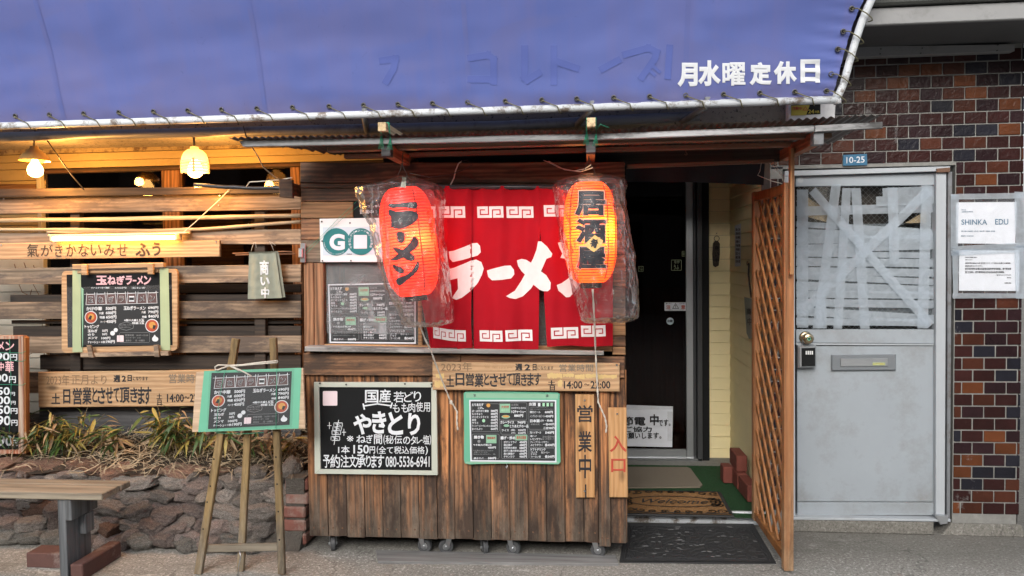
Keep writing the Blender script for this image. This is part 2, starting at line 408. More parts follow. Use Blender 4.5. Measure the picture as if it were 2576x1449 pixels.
M['blockred'] = plain('red_paving_block', (.105, .05, .042), .8, .12, 24, .4, dirt=(.34, .30, .28), dscale=5, dth=(.55, .8))
M['mortar'] = plain('brick_mortar', (.20, .20, .19), .9, .2, 25, .3, dirt=(.33, .33, .32), dscale=5)
M['turf'] = plain('green_artificial_turf', (.008, .065, .014), .9, .3, 90, 1.0, bd=.01)
M['beigemat'] = plain('beige_mat_pile', (.20, .17, .13), .95, .1, 150, .6)
M['coir'] = plain('coir_fibre', (.30, .155, .055), .95, .2, 170, .9)
M['mudmortar'] = plain('grey_stone_mortar', (.11, .098, .085), .95, .25, 18, 1.0, bd=.02, dirt=(.07, .06, .05), dscale=14)
M['soil'] = plain('dark_soil', (.045, .032, .022), .95, .3, 20, .9, bd=.02)
M['teal'] = plain('teal_print', (.008, .16, .17), .4, .04)
M['skyprint'] = plain('pale_blue_print', (.52, .62, .70), .4, .05)
M['blueplate'] = plain('blue_enamel_plate', (.035, .13, .23), .3, .08)
M['yellowprint'] = plain('yellow_print', (.45, .36, .04), .5, .05)
M['clothgreen'] = plain('olive_canvas_cloth', (.25, .27, .22), .9, .1, 14, .2)
M['twig'] = plain('brown_twig', (.22, .11, .06), .8, .2)
M['cloth_black'] = plain('black_valance_cloth', (.007, .007, .010), .6, .2)
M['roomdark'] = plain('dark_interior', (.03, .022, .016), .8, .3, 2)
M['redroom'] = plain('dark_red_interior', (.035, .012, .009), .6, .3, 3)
M['ceramic'] = plain('orange_enamel_shade', (.62, .36, .10), .35, .05)
M['creamplastic'] = plain('cream_plastic_shade', (.72, .62, .40), .4, .03)
M['soffit'] = plain('grey_concrete_soffit', (.075, .078, .082), .85, .1, 4, .2, dirt=(.06, .06, .06), dscale=2)
M['darkconcrete'] = plain('blackened_concrete', (.07, .075, .07), .9, .3, 12, .6, dirt=(.02, .022, .02), dscale=6, dth=(.42, .7))
M['fasciapale'] = plain('pale_fascia_paint', (.23, .235, .24), .6, .08, 6, .1, dirt=(.14, .14, .14), dscale=5)
M['door'] = plain('pale_grey_door_paint', (.29, .325, .36), .42, .04, 5, .06, dirt=(.20, .205, .20), dscale=4, dth=(.50, .80))
M['doorframe'] = plain('pale_aluminium_frame', (.36, .39, .42), .4, .05, 9, .08, dirt=(.25, .24, .23), dscale=6, dth=(.58, .85))
M['slot'] = plain('grey_letter_slot', (.20, .22, .24), .35, .05, 12, .05, .3)
M['brass'] = plain('satin_brass_knob', (.50, .42, .28), .25, .05, 10, .02, 1.0)
M['green_leaf'] = plain('green_bamboo_leaf', (.045, .09, .02), .5, .3, 8, .1)
M['yellow_leaf'] = plain('yellowing_bamboo_leaf', (.27, .21, .05), .5, .25, 8, .1)
M['tan_leaf'] = plain('dry_tan_leaf', (.27, .19, .11), .7, .25, 8, .1)
M['stem'] = plain('bamboo_stem', (.16, .12, .05), .6, .2)
M['straw'] = plain('dry_straw', (.38, .31, .21), .8, .35, 3, .1)
M['cardboard'] = plain('tan_cardboard', (.42, .32, .20), .8, .1)
M['glassdark'] = glassy('door_glass', (.45, .36, .33), ior=1.33)
M['glasswin'] = glassy('window_glass', (.55, .5, .42))
M['glassstall'] = glassy('stall_window_film', (.78, .8, .8), .08, .16, (.45, .47, .47))
M['meshglass'] = glassy('wired_glass', (.95, .96, .96), .1)

def film(name, haze, col, rough=.25, bump=.6, scale=18, dist=.02, gloss=.35, crk=1.0, lo=.3, hi=1.6, facet=False):
    t = NT(name); c = t.coord(); n1 = t.noise(c, scale, 5, .6, 1.5)
    b = t.bump(n1, bump, dist)
    if facet: b = t.bump(t.math('ADD', t.math('MULTIPLY', n1, .6), t.n('ShaderNodeTexVoronoi', Vector=t.coord((1, 1, .45)), Scale=30.0).outputs['Distance']), .55, .02)
    cr = t.n('ShaderNodeTexVoronoi', _feature='DISTANCE_TO_EDGE', Vector=c, Scale=scale*.9).outputs[0]
    cre = t.ramp(cr, [(.0, .55), (.09, .0)])
    tr = t.n('ShaderNodeBsdfTransparent', Color=(.97, .97, .97, 1)).outputs[0]
    df = t.n('ShaderNodeBsdfDiffuse', Color=(*col, 1), Normal=b).outputs[0]
    tl = t.n('ShaderNodeBsdfTranslucent', Color=(*col, 1), Normal=b).outputs[0]
    dd = t.n('ShaderNodeMixShader', i0=.5, i1=df, i2=tl).outputs[0]
    hz = t.math('ADD', t.math('MULTIPLY', t.ramp(n1, [(.35, lo), (.75, hi)]), haze), t.math('MULTIPLY', cre, haze*crk), clamp=True)
    a = t.n('ShaderNodeMixShader', i0=hz, i1=tr, i2=dd).outputs[0]
    gl = t.n('ShaderNodeBsdfGlossy', Roughness=rough, Normal=b).outputs[0]
    fr = t.math('MULTIPLY', t.n('ShaderNodeLayerWeight', Blend=.25, Normal=b).outputs['Fresnel'], gloss*2, clamp=True)
    return t.done(t.n('ShaderNodeMixShader', i0=fr, i1=a, i2=gl).outputs[0])
M['bag'] = film('clear_plastic_bag', .045, (.9, .9, .92), .16, .6, 11, .03, .34, 1.3, .3, 1.6, True)
M['tape'] = film('translucent_tape', .56, (.66, .74, .82), .4, .10, 12, .003, .10, 0, .85, 1.15)
M['sleeve'] = film('plastic_sleeve', .13, (.80, .82, .84), .25, .15, 8, .006, .15, .3, .6, 1.4)

M['hazefilm'] = film('cloudy_window_film', .26, (.70, .72, .74), .25, .25, 6, .01, .2, .2, .4, 1.5)
# ================================================================== SETTING
def concrete_mat():
    t = NT('street_concrete'); c = t.coord(rnd=False, world=True)
    big = t.noise(c, 1.3, 6, .65); fine = t.noise(c, 95, 3, .8); spk = t.noise(c, 60, 3, .7)
    col = t.ramp(big, [(.3, (.22, .213, .195)), (.7, (.38, .37, .34))])
    col = t.mix(t.ramp(fine, [(.38, .8), (.52, 0.0)]), col, (.11, .105, .098))
    col = t.mix(t.ramp(spk, [(.55, 0.0), (.64, .8)]), col, (.55, .54, .51))
    st = t.noise(t.coord((1.6, 3.2, 1), rnd=False, world=True), 1.6, 7, .72, .5)
    col = t.mix(t.ramp(st, [(.60, 0.0), (.70, .8)]), col, (.66, .65, .62))
    dk = t.noise(t.coord((1, 2.2, 1), rnd=False, world=True), 2.3, 6, .7, .3)
    col = t.mix(t.ramp(dk, [(.56, 0.0), (.72, .75)]), col, (.12, .115, .10))
    pos = t.t.nodes.new('ShaderNodeNewGeometry').outputs['Position']; sp_ = t.t.nodes.new('ShaderNodeSeparateXYZ'); t.set(sp_.inputs[0], pos)
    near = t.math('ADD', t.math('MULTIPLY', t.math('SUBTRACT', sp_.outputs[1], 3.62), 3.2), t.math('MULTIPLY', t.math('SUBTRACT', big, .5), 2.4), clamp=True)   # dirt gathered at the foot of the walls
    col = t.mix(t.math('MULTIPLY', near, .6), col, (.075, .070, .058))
    ck = t.n('ShaderNodeTexVoronoi', _feature='DISTANCE_TO_EDGE', Vector=t.t.nodes.new('ShaderNodeVectorMath').outputs[0], Scale=1.0)
    wv = t.t.nodes.new('ShaderNodeVectorMath'); wv.operation = 'ADD'; t.set(wv.inputs[0], t.coord((1.1, 1.3, 1), rnd=False, world=True)); nn = t.n('ShaderNodeTexNoise', Vector=c, Scale=3.0, Detail=5.0); t.set(wv.inputs[1], nn.outputs['Color']); t.set(ck.inputs['Vector'], wv.outputs[0])
    crk = t.ramp(ck.outputs[0], [(.003, 1.0), (.007, 0.0)])
    col = t.mix(t.math('MULTIPLY', crk, .45), col, (.04, .038, .034))
    return t.done(t.bsdf(col, .9, t.bump(t.math('ADD', fine, t.math('MULTIPLY', big, 2)), .7, .006)))
M['concrete'] = concrete_mat()
mb = MB()
def gz(x, y):
    return 0.0 if y < 3.3 or y > 4.6 or abs(x) > 3.4 else .004*noise.noise(Vector((x*3, y*5, 1)))
mb.grid(lambda s_, t_: (-4+8*s_, 1.0+4.2*t_, gz(-4+8*s_, 1.0+4.2*t_)), 120, 60)
mb.add([(-60, -60, -.006), (60, -60, -.006), (60, 1.0, -.006), (-60, 1.0, -.006)], [(0, 1, 2, 3)])
mb.add([(-60, 1, -.006), (-4, 1, -.006), (-4, 60, -.006), (-60, 60, -.006)], [(0, 1, 2, 3)])
mb.add([(4, 1, -.006), (60, 1, -.006), (60, 60, -.006), (4, 60, -.006)], [(0, 1, 2, 3)])
mb.add([(-4, 5.2, -.006), (4, 5.2, -.006), (4, 60, -.006), (-4, 60, -.006)], [(0, 1, 2, 3)])
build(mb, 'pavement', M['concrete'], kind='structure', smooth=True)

# ---- brick clad building on the right
YB = 4.2
zr = P(2450, 1261.7, YB).z; xr = P(2445, 1250, YB).x; PZ_, PX_ = .0645, .1113
XR = P(2566, 1000, YB).x
brick = thing('brick_wall', 'dark glazed brick wall around the white door, on the right', 'wall', (1.6, YB, 0))
mb = MB(); zt = 3.3
dl, dr, dtp, dbt = 1.045, 1.925, P(2200, 420, YB).z, P(2200, 1312, YB).z
for a, b in (((dr, YB-.001, 0), (XR-.012, YB+.2, zt)), ((dl-.001, YB-.001, dtp), (dr, YB+.2, zt)), ((.98, YB-.001, 0), (dl, YB+.2, zt)), ((.2, YB+.05, 2.15), (.98, YB+.2, zt))):
    mb.box(a, b)
mb.box((XR-.004, YB-.001, 0), (XR-.003, 5.6, zt))
build(mb, 'mortar_backing', M['mortar'], brick)
def glaze(name, col):
    t = NT(name); c = t.coord(); n1 = t.noise(c, 35, 3, .6, .4); n2 = t.noise(c, 9, 4, .6)
    k = t.math('MULTIPLY_ADD', n2, .9, .55); k = t.math('MULTIPLY', k, t.math('MULTIPLY_ADD', t.rnd(), .5, .75))
    cc = t.mix(1.0, col, t.n('ShaderNodeCombineColor', Red=k, Green=k, Blue=k).outputs[0], 'MULTIPLY')
    cc = t.mix(t.ramp(t.noise(t.coord(rnd=False, world=True), 3.2, 7, .75), [(.64, 0.0), (.72, .45)]), cc, (.35, .34, .34))
    return t.done(t.bsdf(cc, .27, t.bump(n1, .4, .008), spec=.32))
bmats = [glaze('maroon_glaze', (.026, .008, .0075)), glaze('black_glaze', (.012, .012, .018)), glaze('brown_red_glaze', (.052, .016, .009)), glaze('orange_brown_glaze', (.095, .030, .011)), glaze('plum_glaze', (.019, .008, .010))]
wts = [4, 2.8, 2.0, 1.2, 3.6]
bsrc = []
for m_ in bmats:
    b = MB(); b.box((-.5, 0, -.5), (.5, .014, .5)); bsrc.append(b)
bmesh_cache = {}
nb = 0
for r in range(-3, 44):
    z0 = zr+(r)*PZ_; z1 = z0+.0580
    if z1 > 2.62 or z0 < .055: continue
    off = (r % 2)*PX_/2
    for c in range(-16, 6):
        x0 = xr+off+c*PX_; x1 = x0+.1047
        x0 = max(x0, .985); x1 = min(x1, XR)
        if x1-x0 < .008: continue
        spans = [(x0, x1)]
        if z0 < dtp and z1 > dbt-.05:
            spans = [(a, b) for a, b in ((x0, min(x1, dl)), (max(x0, dr+.004), x1)) if b-a > .008]
        for a, b in spans:
            # behind the gate and the lean-to roof nobody sees them: keep those that show
            za, zb = z0, z1
            if a < dr and z0 < dtp < z1: za = dtp+.003
            mi = random.choices(range(5), wts)[0]; w = round(b-a, 3); h = round(zb-za, 3)
            if h < .01: continue
            key = (mi, w, h)
            if key not in bmesh_cache:
                q = MB(); q.box((-w/2, 0, -h/2), (w/2, .014, h/2), 0, .0022)
                o = build(q, 'brick', bmats[mi], brick, org=(0, 0, 0)); bmesh_cache[key] = o
                o.location = Vector(((a+b)/2, YB-random.uniform(.004, .0075), (za+zb)/2))-WPOS[brick.name]
            else:
                inst(bmesh_cache[key], 'brick', brick, ((a+b)/2, YB-random.uniform(.004, .0075), (za+zb)/2))
            nb += 1
print('bricks', nb)
# cracks/peeling strip of paint tape on the bricks
# ---- concrete canopy above
zc = P(2300, 112, 4.12).z
yf = 4.12
for k in range(200):
    yf = 4.12-k*.005
    if P(2300, 57, yf).z < zc: break
cx0 = PX(2150, 60, 1.45).x
cano = thing('entrance_canopy', 'grey concrete canopy with pale fascia above the brick wall, top right', 'canopy', (2.1, 3.9, zc))
mb = MB(); mb.box((1.3, yf+.03, zc+.002), (4.2, 4.19, zc+.06), 0, .004); build(mb, 'soffit', M['soffit'], cano)
mb = MB(); mb.box((1.3, yf, zc-.004), (4.2, yf+.028, zc+.075), 0, .004); build(mb, 'fascia_board', M['fasciapale'], cano)
mb = MB(); mb.box((1.3, yf-.03, zc+.079), (4.2, 4.19, zc+.6), 0, .01); build(mb, 'parapet', M['darkconcrete'], cano)
mb = MB()
a, b = P(2100, 146, 4.14), P(2553, 128, 4.14); c_, d_ = P(2553, 111, 4.14), P(2100, 118, 4.14)
mb.hexa([d_, c_, b, a], (0, .05, 0), 0, .002)
flash = build(mb, 'flashing_strip', M['fasciapale'], cano)
mb = MB()
for u, v in ((2216, 123), (2320, 121), (2214, 135.5), (2316, 134), (2508, 127), (2510, 113)): mb.lathe([(.004, 0), (.003, -.003)], P(u, v, 4.136), 8, axis='y')
build(mb, 'screw', M['darksteel'], flash)

# ---- the shop building behind: cream siding, strip window
YW = 4.56
shop = thing('shopfront_wall', 'cream sided shopfront wall with a dark window behind the slat fence, on the left', 'wall', (-1.6, YW, 0))
mb = MB(); mb.box((-6.5, 5.9, 0), (.9, 6.0, 3.2)); mb.box((-6.5, YW+.1, 2.9), (1, 6.0, 3.0)); mb.box((.17, YW+.0, 0), (.20, 5.9, 2.9)); mb.box((-6.5, YW, 0), (-6.4, 5.9, 2.9)); mb.box((-6.5, YW+.1, .0), (.17, 5.9, .02))
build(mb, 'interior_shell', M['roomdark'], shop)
xw = P(105, 700, YW).x
rows = [(351, 377, 'creampeel'), (377, 398, 'cream'), (398, 428, 'cream')]
z = P(500, 428, YW)
def board(nm, x0, x1, zb, zt_, y, m, par, lap=.008):
    b_ = MB(); b_.hexa([(x0, y, zt_), (x1, y, zt_), (x1, y-lap, zb), (x0, y-lap, zb)], (0, .018, 0), 0, .0015); return build(b_, nm, m, par)
ztop = P(500, 415, YW).z
zz = [P(500, 415, YW).z, P(500, 397, YW).z, P(500, 377, YW).z, P(500, 352, YW).z, P(500, 325, YW).z, P(500, 295, YW).z, P(500, 260, YW).z]
for i in range(6): board('siding_board', -6.4, .16, zz[i]+.002, zz[i+1], YW-.012*(i > 1)-.008*(i > 3), M['creampeel'] if i in (2, 3) else M['creamshop'], shop)
pitch = P(50, 520, YW).z-P(50, 548, YW).z
zz0 = ztop
k = 0
while zz0 > 0.35:
    board('siding_board', -6.4, xw, zz0-pitch+.002, zz0-.001, YW, M['creamwhite'] if zz0 < 1.75 else M['creamshop'], shop); zz0 -= pitch; k += 1
mb = MB(); mb.box((xw+.001, YW-.02, .3), (xw+.03, YW+.05, ztop-.002), 0, .003); build(mb, 'corner_trim', M['creamwhite'], shop)
# window: posts, head, glass
win = MB(); win.box((xw+.032, YW-.01, ztop-.03), (.16, YW+.04, ztop-.003), 0, .003); win.box((xw+.032, YW-.01, 1.0), (.16, YW+.04, 1.04), 0, .003)
wf = build(win, 'window_frame', M['beam'], shop)
for u0, u1 in ((412, 455), (735, 760)):
    b_ = MB(); b_.box((P(u0, 450, YW).x, YW-.03, .3), (P(u1, 450, YW).x, YW+.04, ztop-.032), 0, .004); build(b_, 'window_post', M['post'], shop)
b_ = MB(); b_.box((xw+.034, YW+.012, 1.042), (.158, YW+.018, ztop-.032)); build(b_, 'pane', M['glasswin'], wf)
b_ = MB(); b_.box((xw+.034, YW, .02), (.158, YW+.03, .998), 0, .003); build(b_, 'lower_panel', M['fence_dark'], shop)
# things dimly seen inside
b_ = MB(); b_.box((-2.3, 5.0, 1.2), (-1.9, 5.05, 1.95)); b_.box((-1.2, 5.2, .9), (-.8, 5.3, 1.9)); b_.box((-2.9, 5.3, 1.4), (-2.5, 5.4, 1.85)); build(b_, 'interior_cupboard', M['beam_light'], shop)
# a short orange board at the far left
b_ = MB(); b_.hexa([P(-20, 463, YW-.02), P(88, 463, YW-.02), P(88, 479, YW-.02), P(-20, 479, YW-.02)], (0, .02, 0), 0, .002); build(b_, 'trim_board', M['beam_light'], shop)

# ---- gutter, eave beam, speckled board, alarm box
b_ = MB(); b_.tube([P(-700, 360, 4.0), P(1270, 316, 4.0), P(1760, 292, 4.0)], .026, 12)
build(b_, 'gutter_pipe', M['greypipe'], None, 'grey stained gutter pipe running under the white awning rail', 'pipe', smooth=True)
b_ = MB(); b_.hexa([P(-700, 338, 4.06), P(2000, 262, 4.06), P(1990, 306, 4.06), P(-700, 363, 4.06)], (0, .42, 0), 0, .004)
build(b_, 'eave_beam', M['concretebeam'], None, 'speckled brown eave board seen below the awning, above the lean-to roof', 'eave board')
abx = thing('alarm_panel', 'pale panel with a yellow and black 24 hour security sticker under the awning corner', 'sign', P(2040, 300, 4.0))
b_ = MB(); b_.hexa([P(1984, 236, 4.0), P(2104, 232, 4.0), P(2100, 308, 4.0), P(1984, 308, 4.0)], (0, .1, 0), 0, .004); build(b_, 'panel', M['white'], abx)
fn = lambda u, v: P(u, v, 3.996); fn2 = lambda u, v: P(u, v, 3.994)
b_ = MB(); poly(b_, [(1990, 242), (2064, 240), (2064, 287), (1990, 291)], fn, 0); poly(b_, [(1990, 266), (2037, 264), (2028, 289.5), (1990, 291)], fn2, 1)
st_ = build(b_, 'sticker', [M['black'], M['yellowprint']], abx, fix=False)
b_ = MB(); f3 = lambda u, v: P(u, v, 3.992)
tx(b_, '24', (2033, 275.5, 2048, 285.5), f3, .02, 0); tx(b_, 'HR', (2050, 278, 2062, 284.5), f3, .02, 0); tx(b_, '作動中', (1993, 268, 2018, 277), f3, .02, 1)
stroke(b_, [(2020, 277), (2026, 268), (2032, 277)], 1.4, f3, 1, True)
build(b_, 'lettering', [M['yellowprint'], M['redink']], st_, fix=False)

# ------------------------------------------------------------------ AWNING
XA = P(2093, 243, 3.70).x
XE = []
prof = []          # (Y,z) of the canvas from its bottom edge up, read off its right-hand edge
for u, v in ((2093, 246), (2101, 218), (2111, 182), (2122, 140), (2135, 96), (2150, 50), (2170, 4), (2196, -48)):
    q = PX(u, v, XA); yy = 3.70-.30*(3.70-q.y); q = P(u, v, yy); prof.append((q.y, q.z)); XE.append(q.x)
y_, z_ = prof[-1]
prof += [(y_-.06, z_+.16), (y_-.04, z_+.34), (y_+.12, z_+.5), (y_+.45, z_+.64), (y_+.95, z_+.72)]
def smoothp(p, k=2):
    for _ in range(k):
        o_ = [p[0]]
        for a, b in zip(p, p[1:]): o_ += [(a[0]*.75+b[0]*.25, a[1]*.75+b[1]*.25), (a[0]*.25+b[0]*.75, a[1]*.25+b[1]*.75)]
        o_.append(p[-1]); p = o_
    return p
XE += [XE[-1]+.02]*5
profx = smoothp([(p[0], p[1]) for p in zip(XE, [q[1] for q in prof])], 2); prof = smoothp(prof, 2)
XL = -5.2
def awn_wave(x, t_):   # slack scallops at the laced edge, soft swells above
    return .006*math.sin(x*2*math.pi/.185)*math.exp(-t_*14) + .008*noise.noise(Vector((x*1.3, t_*5, 3)))+.003*noise.noise(Vector((x*7, t_*12, 5)))
nP = len(prof)
def xe(t_):
    k = t_*(nP-1); i = min(int(k), nP-2); return profx[i][0]*(1-k+i)+profx[i+1][0]*(k-i)
def awn(x, t_):
    k = t_*(nP-1); i = min(int(k), nP-2); f_ = k-i; XA = xe(t_)
    y = prof[i][0]*(1-f_)+prof[i+1][0]*f_; z = prof[i][1]*(1-f_)+prof[i+1][1]*f_
    w = awn_wave(x, t_)
    e = max(0, 1-(XA-x)/.22)   # tension creases at the laced side
    w += e*.006*math.sin(t_*95+x*14)
    return Vector((x, y-w, z+(.006*math.sin(x*2*math.pi/.185)*math.exp(-t_*30))))
awt = thing('awning', 'blue canvas awning laced to a white pipe frame, white lettering for closing days', 'awning', (-.5, 3.6, 2.2))
t = NT('blue_awning_canvas'); c = t.coord(rnd=False)
n1 = t.noise(t.coord((.8, 1, .35), rnd=False), 2.2, 5, .6); n2 = t.noise(t.coord((9, 1, .8), rnd=False), 1.5, 4, .6); n3 = t.noise(c, 160, 2, .5)
col = t.ramp(n1, [(.3, (.095, .138, .40)), (.7, (.125, .160, .42))])
col = t.mix(t.ramp(n2, [(.42, 0.0), (.75, .5)]), col, (.15, .155, .37))
pt_ = t.noise(t.coord((.55, 1, 1.1), rnd=False), 3.1, 3, .45, .6)
col = t.mix(t.ramp(pt_, [(.50, 0.0), (.56, .35)]), col, (.14, .15, .34))
sm = t.noise(t.coord((2.2, 1, 2.2), rnd=False), 9, 6, .8, 1.2)
col = t.mix(t.ramp(sm, [(.62, 0.0), (.70, .4)]), col, (.06, .075, .20))
sp = t.noise(t.coord((1, 1, 1), rnd=False), 11, 6, .85)
col = t.mix(t.ramp(sp, [(.70, 0.0), (.74, .4)]), col, (.38, .42, .60))
dk2 = t.noise(t.coord((5, 1, 1.6), rnd=False), 6, 7, .85)
col = t.mix(t.ramp(dk2, [(.66, 0.0), (.72, .35)]), col, (.035, .05, .18))
# grime line low on the hem
ps = t.t.nodes.new('ShaderNodeNewGeometry').outputs['Position']; sz = t.t.nodes.new('ShaderNodeSeparateXYZ'); t.set(sz.inputs[0], ps)
gr = t.math('ADD', t.math('MULTIPLY', t.math('SUBTRACT', prof[0][1]+.085, sz.outputs[2]), 14.0), t.math('MULTIPLY', t.math('SUBTRACT', n2, .5), 1.2), clamp=True)
col = t.mix(t.math('MULTIPLY', gr, .5), col, (.14, .12, .20))
bs = t.bsdf(col, .55, t.bump(n3, .12, .002), spec=.25)
tl = t.n('ShaderNodeBsdfTranslucent', Color=(.20, .26, .60, 1)).outputs[0]
M['canvas'] = t.done(t.n('ShaderNodeMixShader', i0=.15, i1=bs, i2=tl).outputs[0])
mb = MB(); mb.grid(lambda s_, t_: awn(XL+(xe(t_)-XL)*s_, t_), 560, nP-1)
canvas = build(mb, 'canvas', M['canvas'], awt, smooth=True, org=(-.5, 3.6, 2.2))
def PA(u, v, off=.004):      # sight line met with the canvas
    d = ray(u, v); lo, hi = None, None; best = None
    ks = [prof[i] for i in range(nP)]
    for (ya, za), (yb, zb) in zip(ks, ks[1:]):
        # O + d*k with y=ya+(yb-ya)f, z=za+(zb-za)f
        det = d.y*-(zb-za)+d.z*(yb-ya)
        if abs(det) < 1e-9: continue
        k = (ya*-(zb-za)+(za-CAMZ)*(yb-ya))/det
        f_ = ((O.z+d.z*k-za)/(zb-za)) if abs(zb-za) > abs(yb-ya) else ((d.y*k-ya)/(yb-ya))
        if -1e-6 <= f_ <= 1+1e-6 and k > 0 and (best is None or k < best[0]): best = (k, f_, ks.index((ya, za)))
    if best is None: return O+d*(3.4/d.y)
    k, f_, i = best; p = O+d*k; q = awn(p.x, (i+f_)/(nP-1))
    return Vector((p.x, q.y-off, q.z))
# welded seams
for u in (130, 650, 1175, 1726):
    x = PA(u, 150).x; mb = MB(); mb.grid(lambda s_, t_: awn(x-.012+.024*s_, t_)+Vector((0, -.002, 0)), 2, nP-1)
    build(mb, 'seam', M['canvas'], canvas, smooth=True)
# hem
mb = MB(); mb.tube([awn(XL+(XA-XL)*i/400, 0) for i in range(401)], .006, 6); build(mb, 'hem', M['canvas'], canvas, smooth=True)
# eyelets + lacing
def eyelet(p, nrm):
    b_ = MB(); n_ = nrm.normalized(); a_ = Vector((1, 0, 0)); b2 = n_.cross(a_)
    b_.tube([p+(a_*math.cos(i*.524)+b2*math.sin(i*.524))*.010 for i in range(12)], .0035, 6, 0, closed=True)
    b_.add([p+n_*-.001+(a_*math.cos(i*.524)+b2*math.sin(i*.524))*.009 for i in range(12)], [tuple(range(12))], 1); return b_
xs = [2093-27]
us = [-400, -312, -225, -138, -50, 38, 125, 212, 301, 387, 473, 557, 646, 736, 828, 915, 1001, 1088, 1176, 1271, 1363, 1451, 1544, 1634, 1725, 1820, 1911, 1999]
pipeY = 3.70
pipeL, pipeR = P(0, 317, pipeY), P(2096, 251, pipeY); dd = (pipeR-pipeL)/(pipeR.x-pipeL.x)
def pipep(x): return pipeL+dd*(x-pipeL.x)
for u in us:
    vv = 302-(302-238)*u/2090.-9
    p = PA(u, vv, .003); b_ = eyelet(p, Vector((0, -1, -.1))); build(b_, 'eyelet', [M['eyelet'], M['black']], awt, smooth=True)
    q = pipep(p.x+.075); b_ = MB()
    b_.tube([p+Vector((0, .004, 0)), p+Vector((0, -.006, -.003)), p*.45+q*.55+Vector((0, -.018, 0)), q+Vector((0, -.026, .006)), q+Vector((.012, -.012, -.024)), q+Vector((.02, .012, -.022)), q+Vector((.02, .026, .004))], .0028, 6)
    build(b_, 'lacing_rope', M['rope'], awt, smooth=True)
b_ = MB(); b_.tube([pipep(XL-.1), pipeR+dd*.012], .0185, 14); build(b_, 'front_pipe', M['pipe'], awt, smooth=True)
side = [Vector((XA+.035, y, z)) for y, z in prof]
side[0] = pipeR+dd*.012; 
b_ = MB(); b_.tube([pipeR+dd*.014+Vector((.006, 0, -.02))]+[Vector((profx[i][0]+.022+.012*min(1, i/6), y, z)) for i, (y, z) in enumerate(prof)], .0175, 12); build(b_, 'side_pipe', M['pipe'], awt, smooth=True)
for u in (918, 1490, 1780):    # welded struts behind the rail
    p = pipep(P(u, 290, pipeY).x); b_ = MB(); b_.tube([p+Vector((0, 0, .03)), p+Vector((0, 0, -.01)), p+Vector((-.08, .3, -.03))], .016, 10); build(b_, 'frame_strut', M['greypipe'], awt, smooth=True)
for u, v in ((2076, 226), (2082, 190), (2097, 130), (2110, 80), (2127, 28)):
    k = min(range(nP), key=lambda i: abs(P(u, v, prof[i][0]).z-prof[i][1]))
    y, z = prof[k]; XA_ = profx[k][0]; p = Vector((XA_-.035, y-.004, z)); b_ = eyelet(p, Vector((0, -1, -.2))); build(b_, 'eyelet', [M['eyelet'], M['black']], awt, smooth=True)
    q = Vector((XA_+.034, y, z-.05)); b_ = MB()
    b_.tube([p, p+Vector((.02, -.014, -.004)), q+Vector((-.012, -.024, .02)), q+Vector((.012, -.018, .0)), q+Vector((.024, .004, -.004)), q+Vector((.01, .022, -.004))], .0028, 6); build(b_, 'lacing_rope', M['rope'], awt, smooth=True)
# lettering on the canvas
b_ = MB()
for ch, bx in (('月', (1704, 158, 1755, 219)), ('水', (1756, 152, 1813, 217)), ('曜', (1817, 157, 1875, 216)), ('定', (1885, 157, 1941, 215)), ('休', (1946, 154, 2004, 212)), ('日', (2013, 150, 2062, 209))):
    tx(b_, ch, bx, lambda u, v: PA(u, v, .0035), .050 if ch != '曜' else .026, 0, 3, L=8)
build(b_, 'lettering', M['chalk'], canvas, fix=False)
t = NT('ghost_letter_blue'); M['ghost'] = t.done(t.bsdf(t.mix(.5, (.080, .112, .345), (.092, .124, .36)), .6, spec=.2))
gf = lambda cx, cy: PA(894.4+cx*.34722, cy*.34722, .0022)
for chs in ([[(835, 420), (960, 400), (1000, 430), (1000, 590)], [(835, 575), (1000, 575)]], [[(1225, 355), (1225, 560), (1245, 580), (1325, 530)]], [[(1437, 355), (1437, 595)], [(1465, 450), (1600, 495)]], [[(1790, 500), (1900, 440)]], [[(1955, 395), (2120, 350), (2180, 380), (2165, 430), (2075, 560)], [(2135, 515), (2165, 545)], [(2165, 490), (2200, 522)]], [[(2275, 350), (2262, 552)]], [[(195, 440), (290, 425), (275, 500), (225, 590)]]):
    b_ = MB()
    for kk, ps_ in enumerate(chs): stroke(b_, ps_, 50 if len(ps_) > 2 or abs(ps_[0][0]-ps_[1][0]) > 60 or abs(ps_[0][1]-ps_[1][1]) > 100 else 24, lambda x, y, kk=kk: gf(x, y)+Vector((0, -.0003*kk, 0)), L=30)
    build(b_, 'faded_character', M['ghost'], canvas, fix=False, kind='stuff' if len(chs) > 1 else None)

# ------------------------------------------------------------------ LEAN-TO ROOF
ro = thing('lean_to_roof', 'low corrugated lean-to roof with grey weathered front board above the stall', 'roof', (.1, 3.5, 1.98))
YF = 3.28
fa = [P(600, 354, YF), P(1500, 336, YF), P(2050, 315.5, YF), P(2222, 306, YF)]; fb = [P(610, 369, YF), P(1500, 351, YF), P(2050, 331, YF), P(2222, 322, YF)]
for i in range(3):
    b_ = MB(); e = Vector((.0015, 0, 0)); b_.hexa([fa[i]+e, fa[i+1]-e, fb[i+1]-e, fb[i]+e], (0, .022, 0), 0, .002); build(b_, 'fascia_board', M['fascia'], ro)
xl, xrr = fa[0].x, fa[3].x
def ftop(x):
    for a, b in zip(fa, fa[1:]):
        if a.x <= x <= b.x: return a.z+(b.z-a.z)*(x-a.x)/(b.x-a.x)
    return fa[0].z if x < fa[0].x else fa[-1].z
zbk = 2.045
t = NT('smoky_corrugated_sheet')
n1 = t.noise(t.coord((3, 1, 1), rnd=False), 3, 5, .7)
cc = t.ramp(n1, [(.35, (.045, .035, .032)), (.7, (.14, .115, .10))])
M['corr'] = t.done(t.bsdf(cc, .45, None))
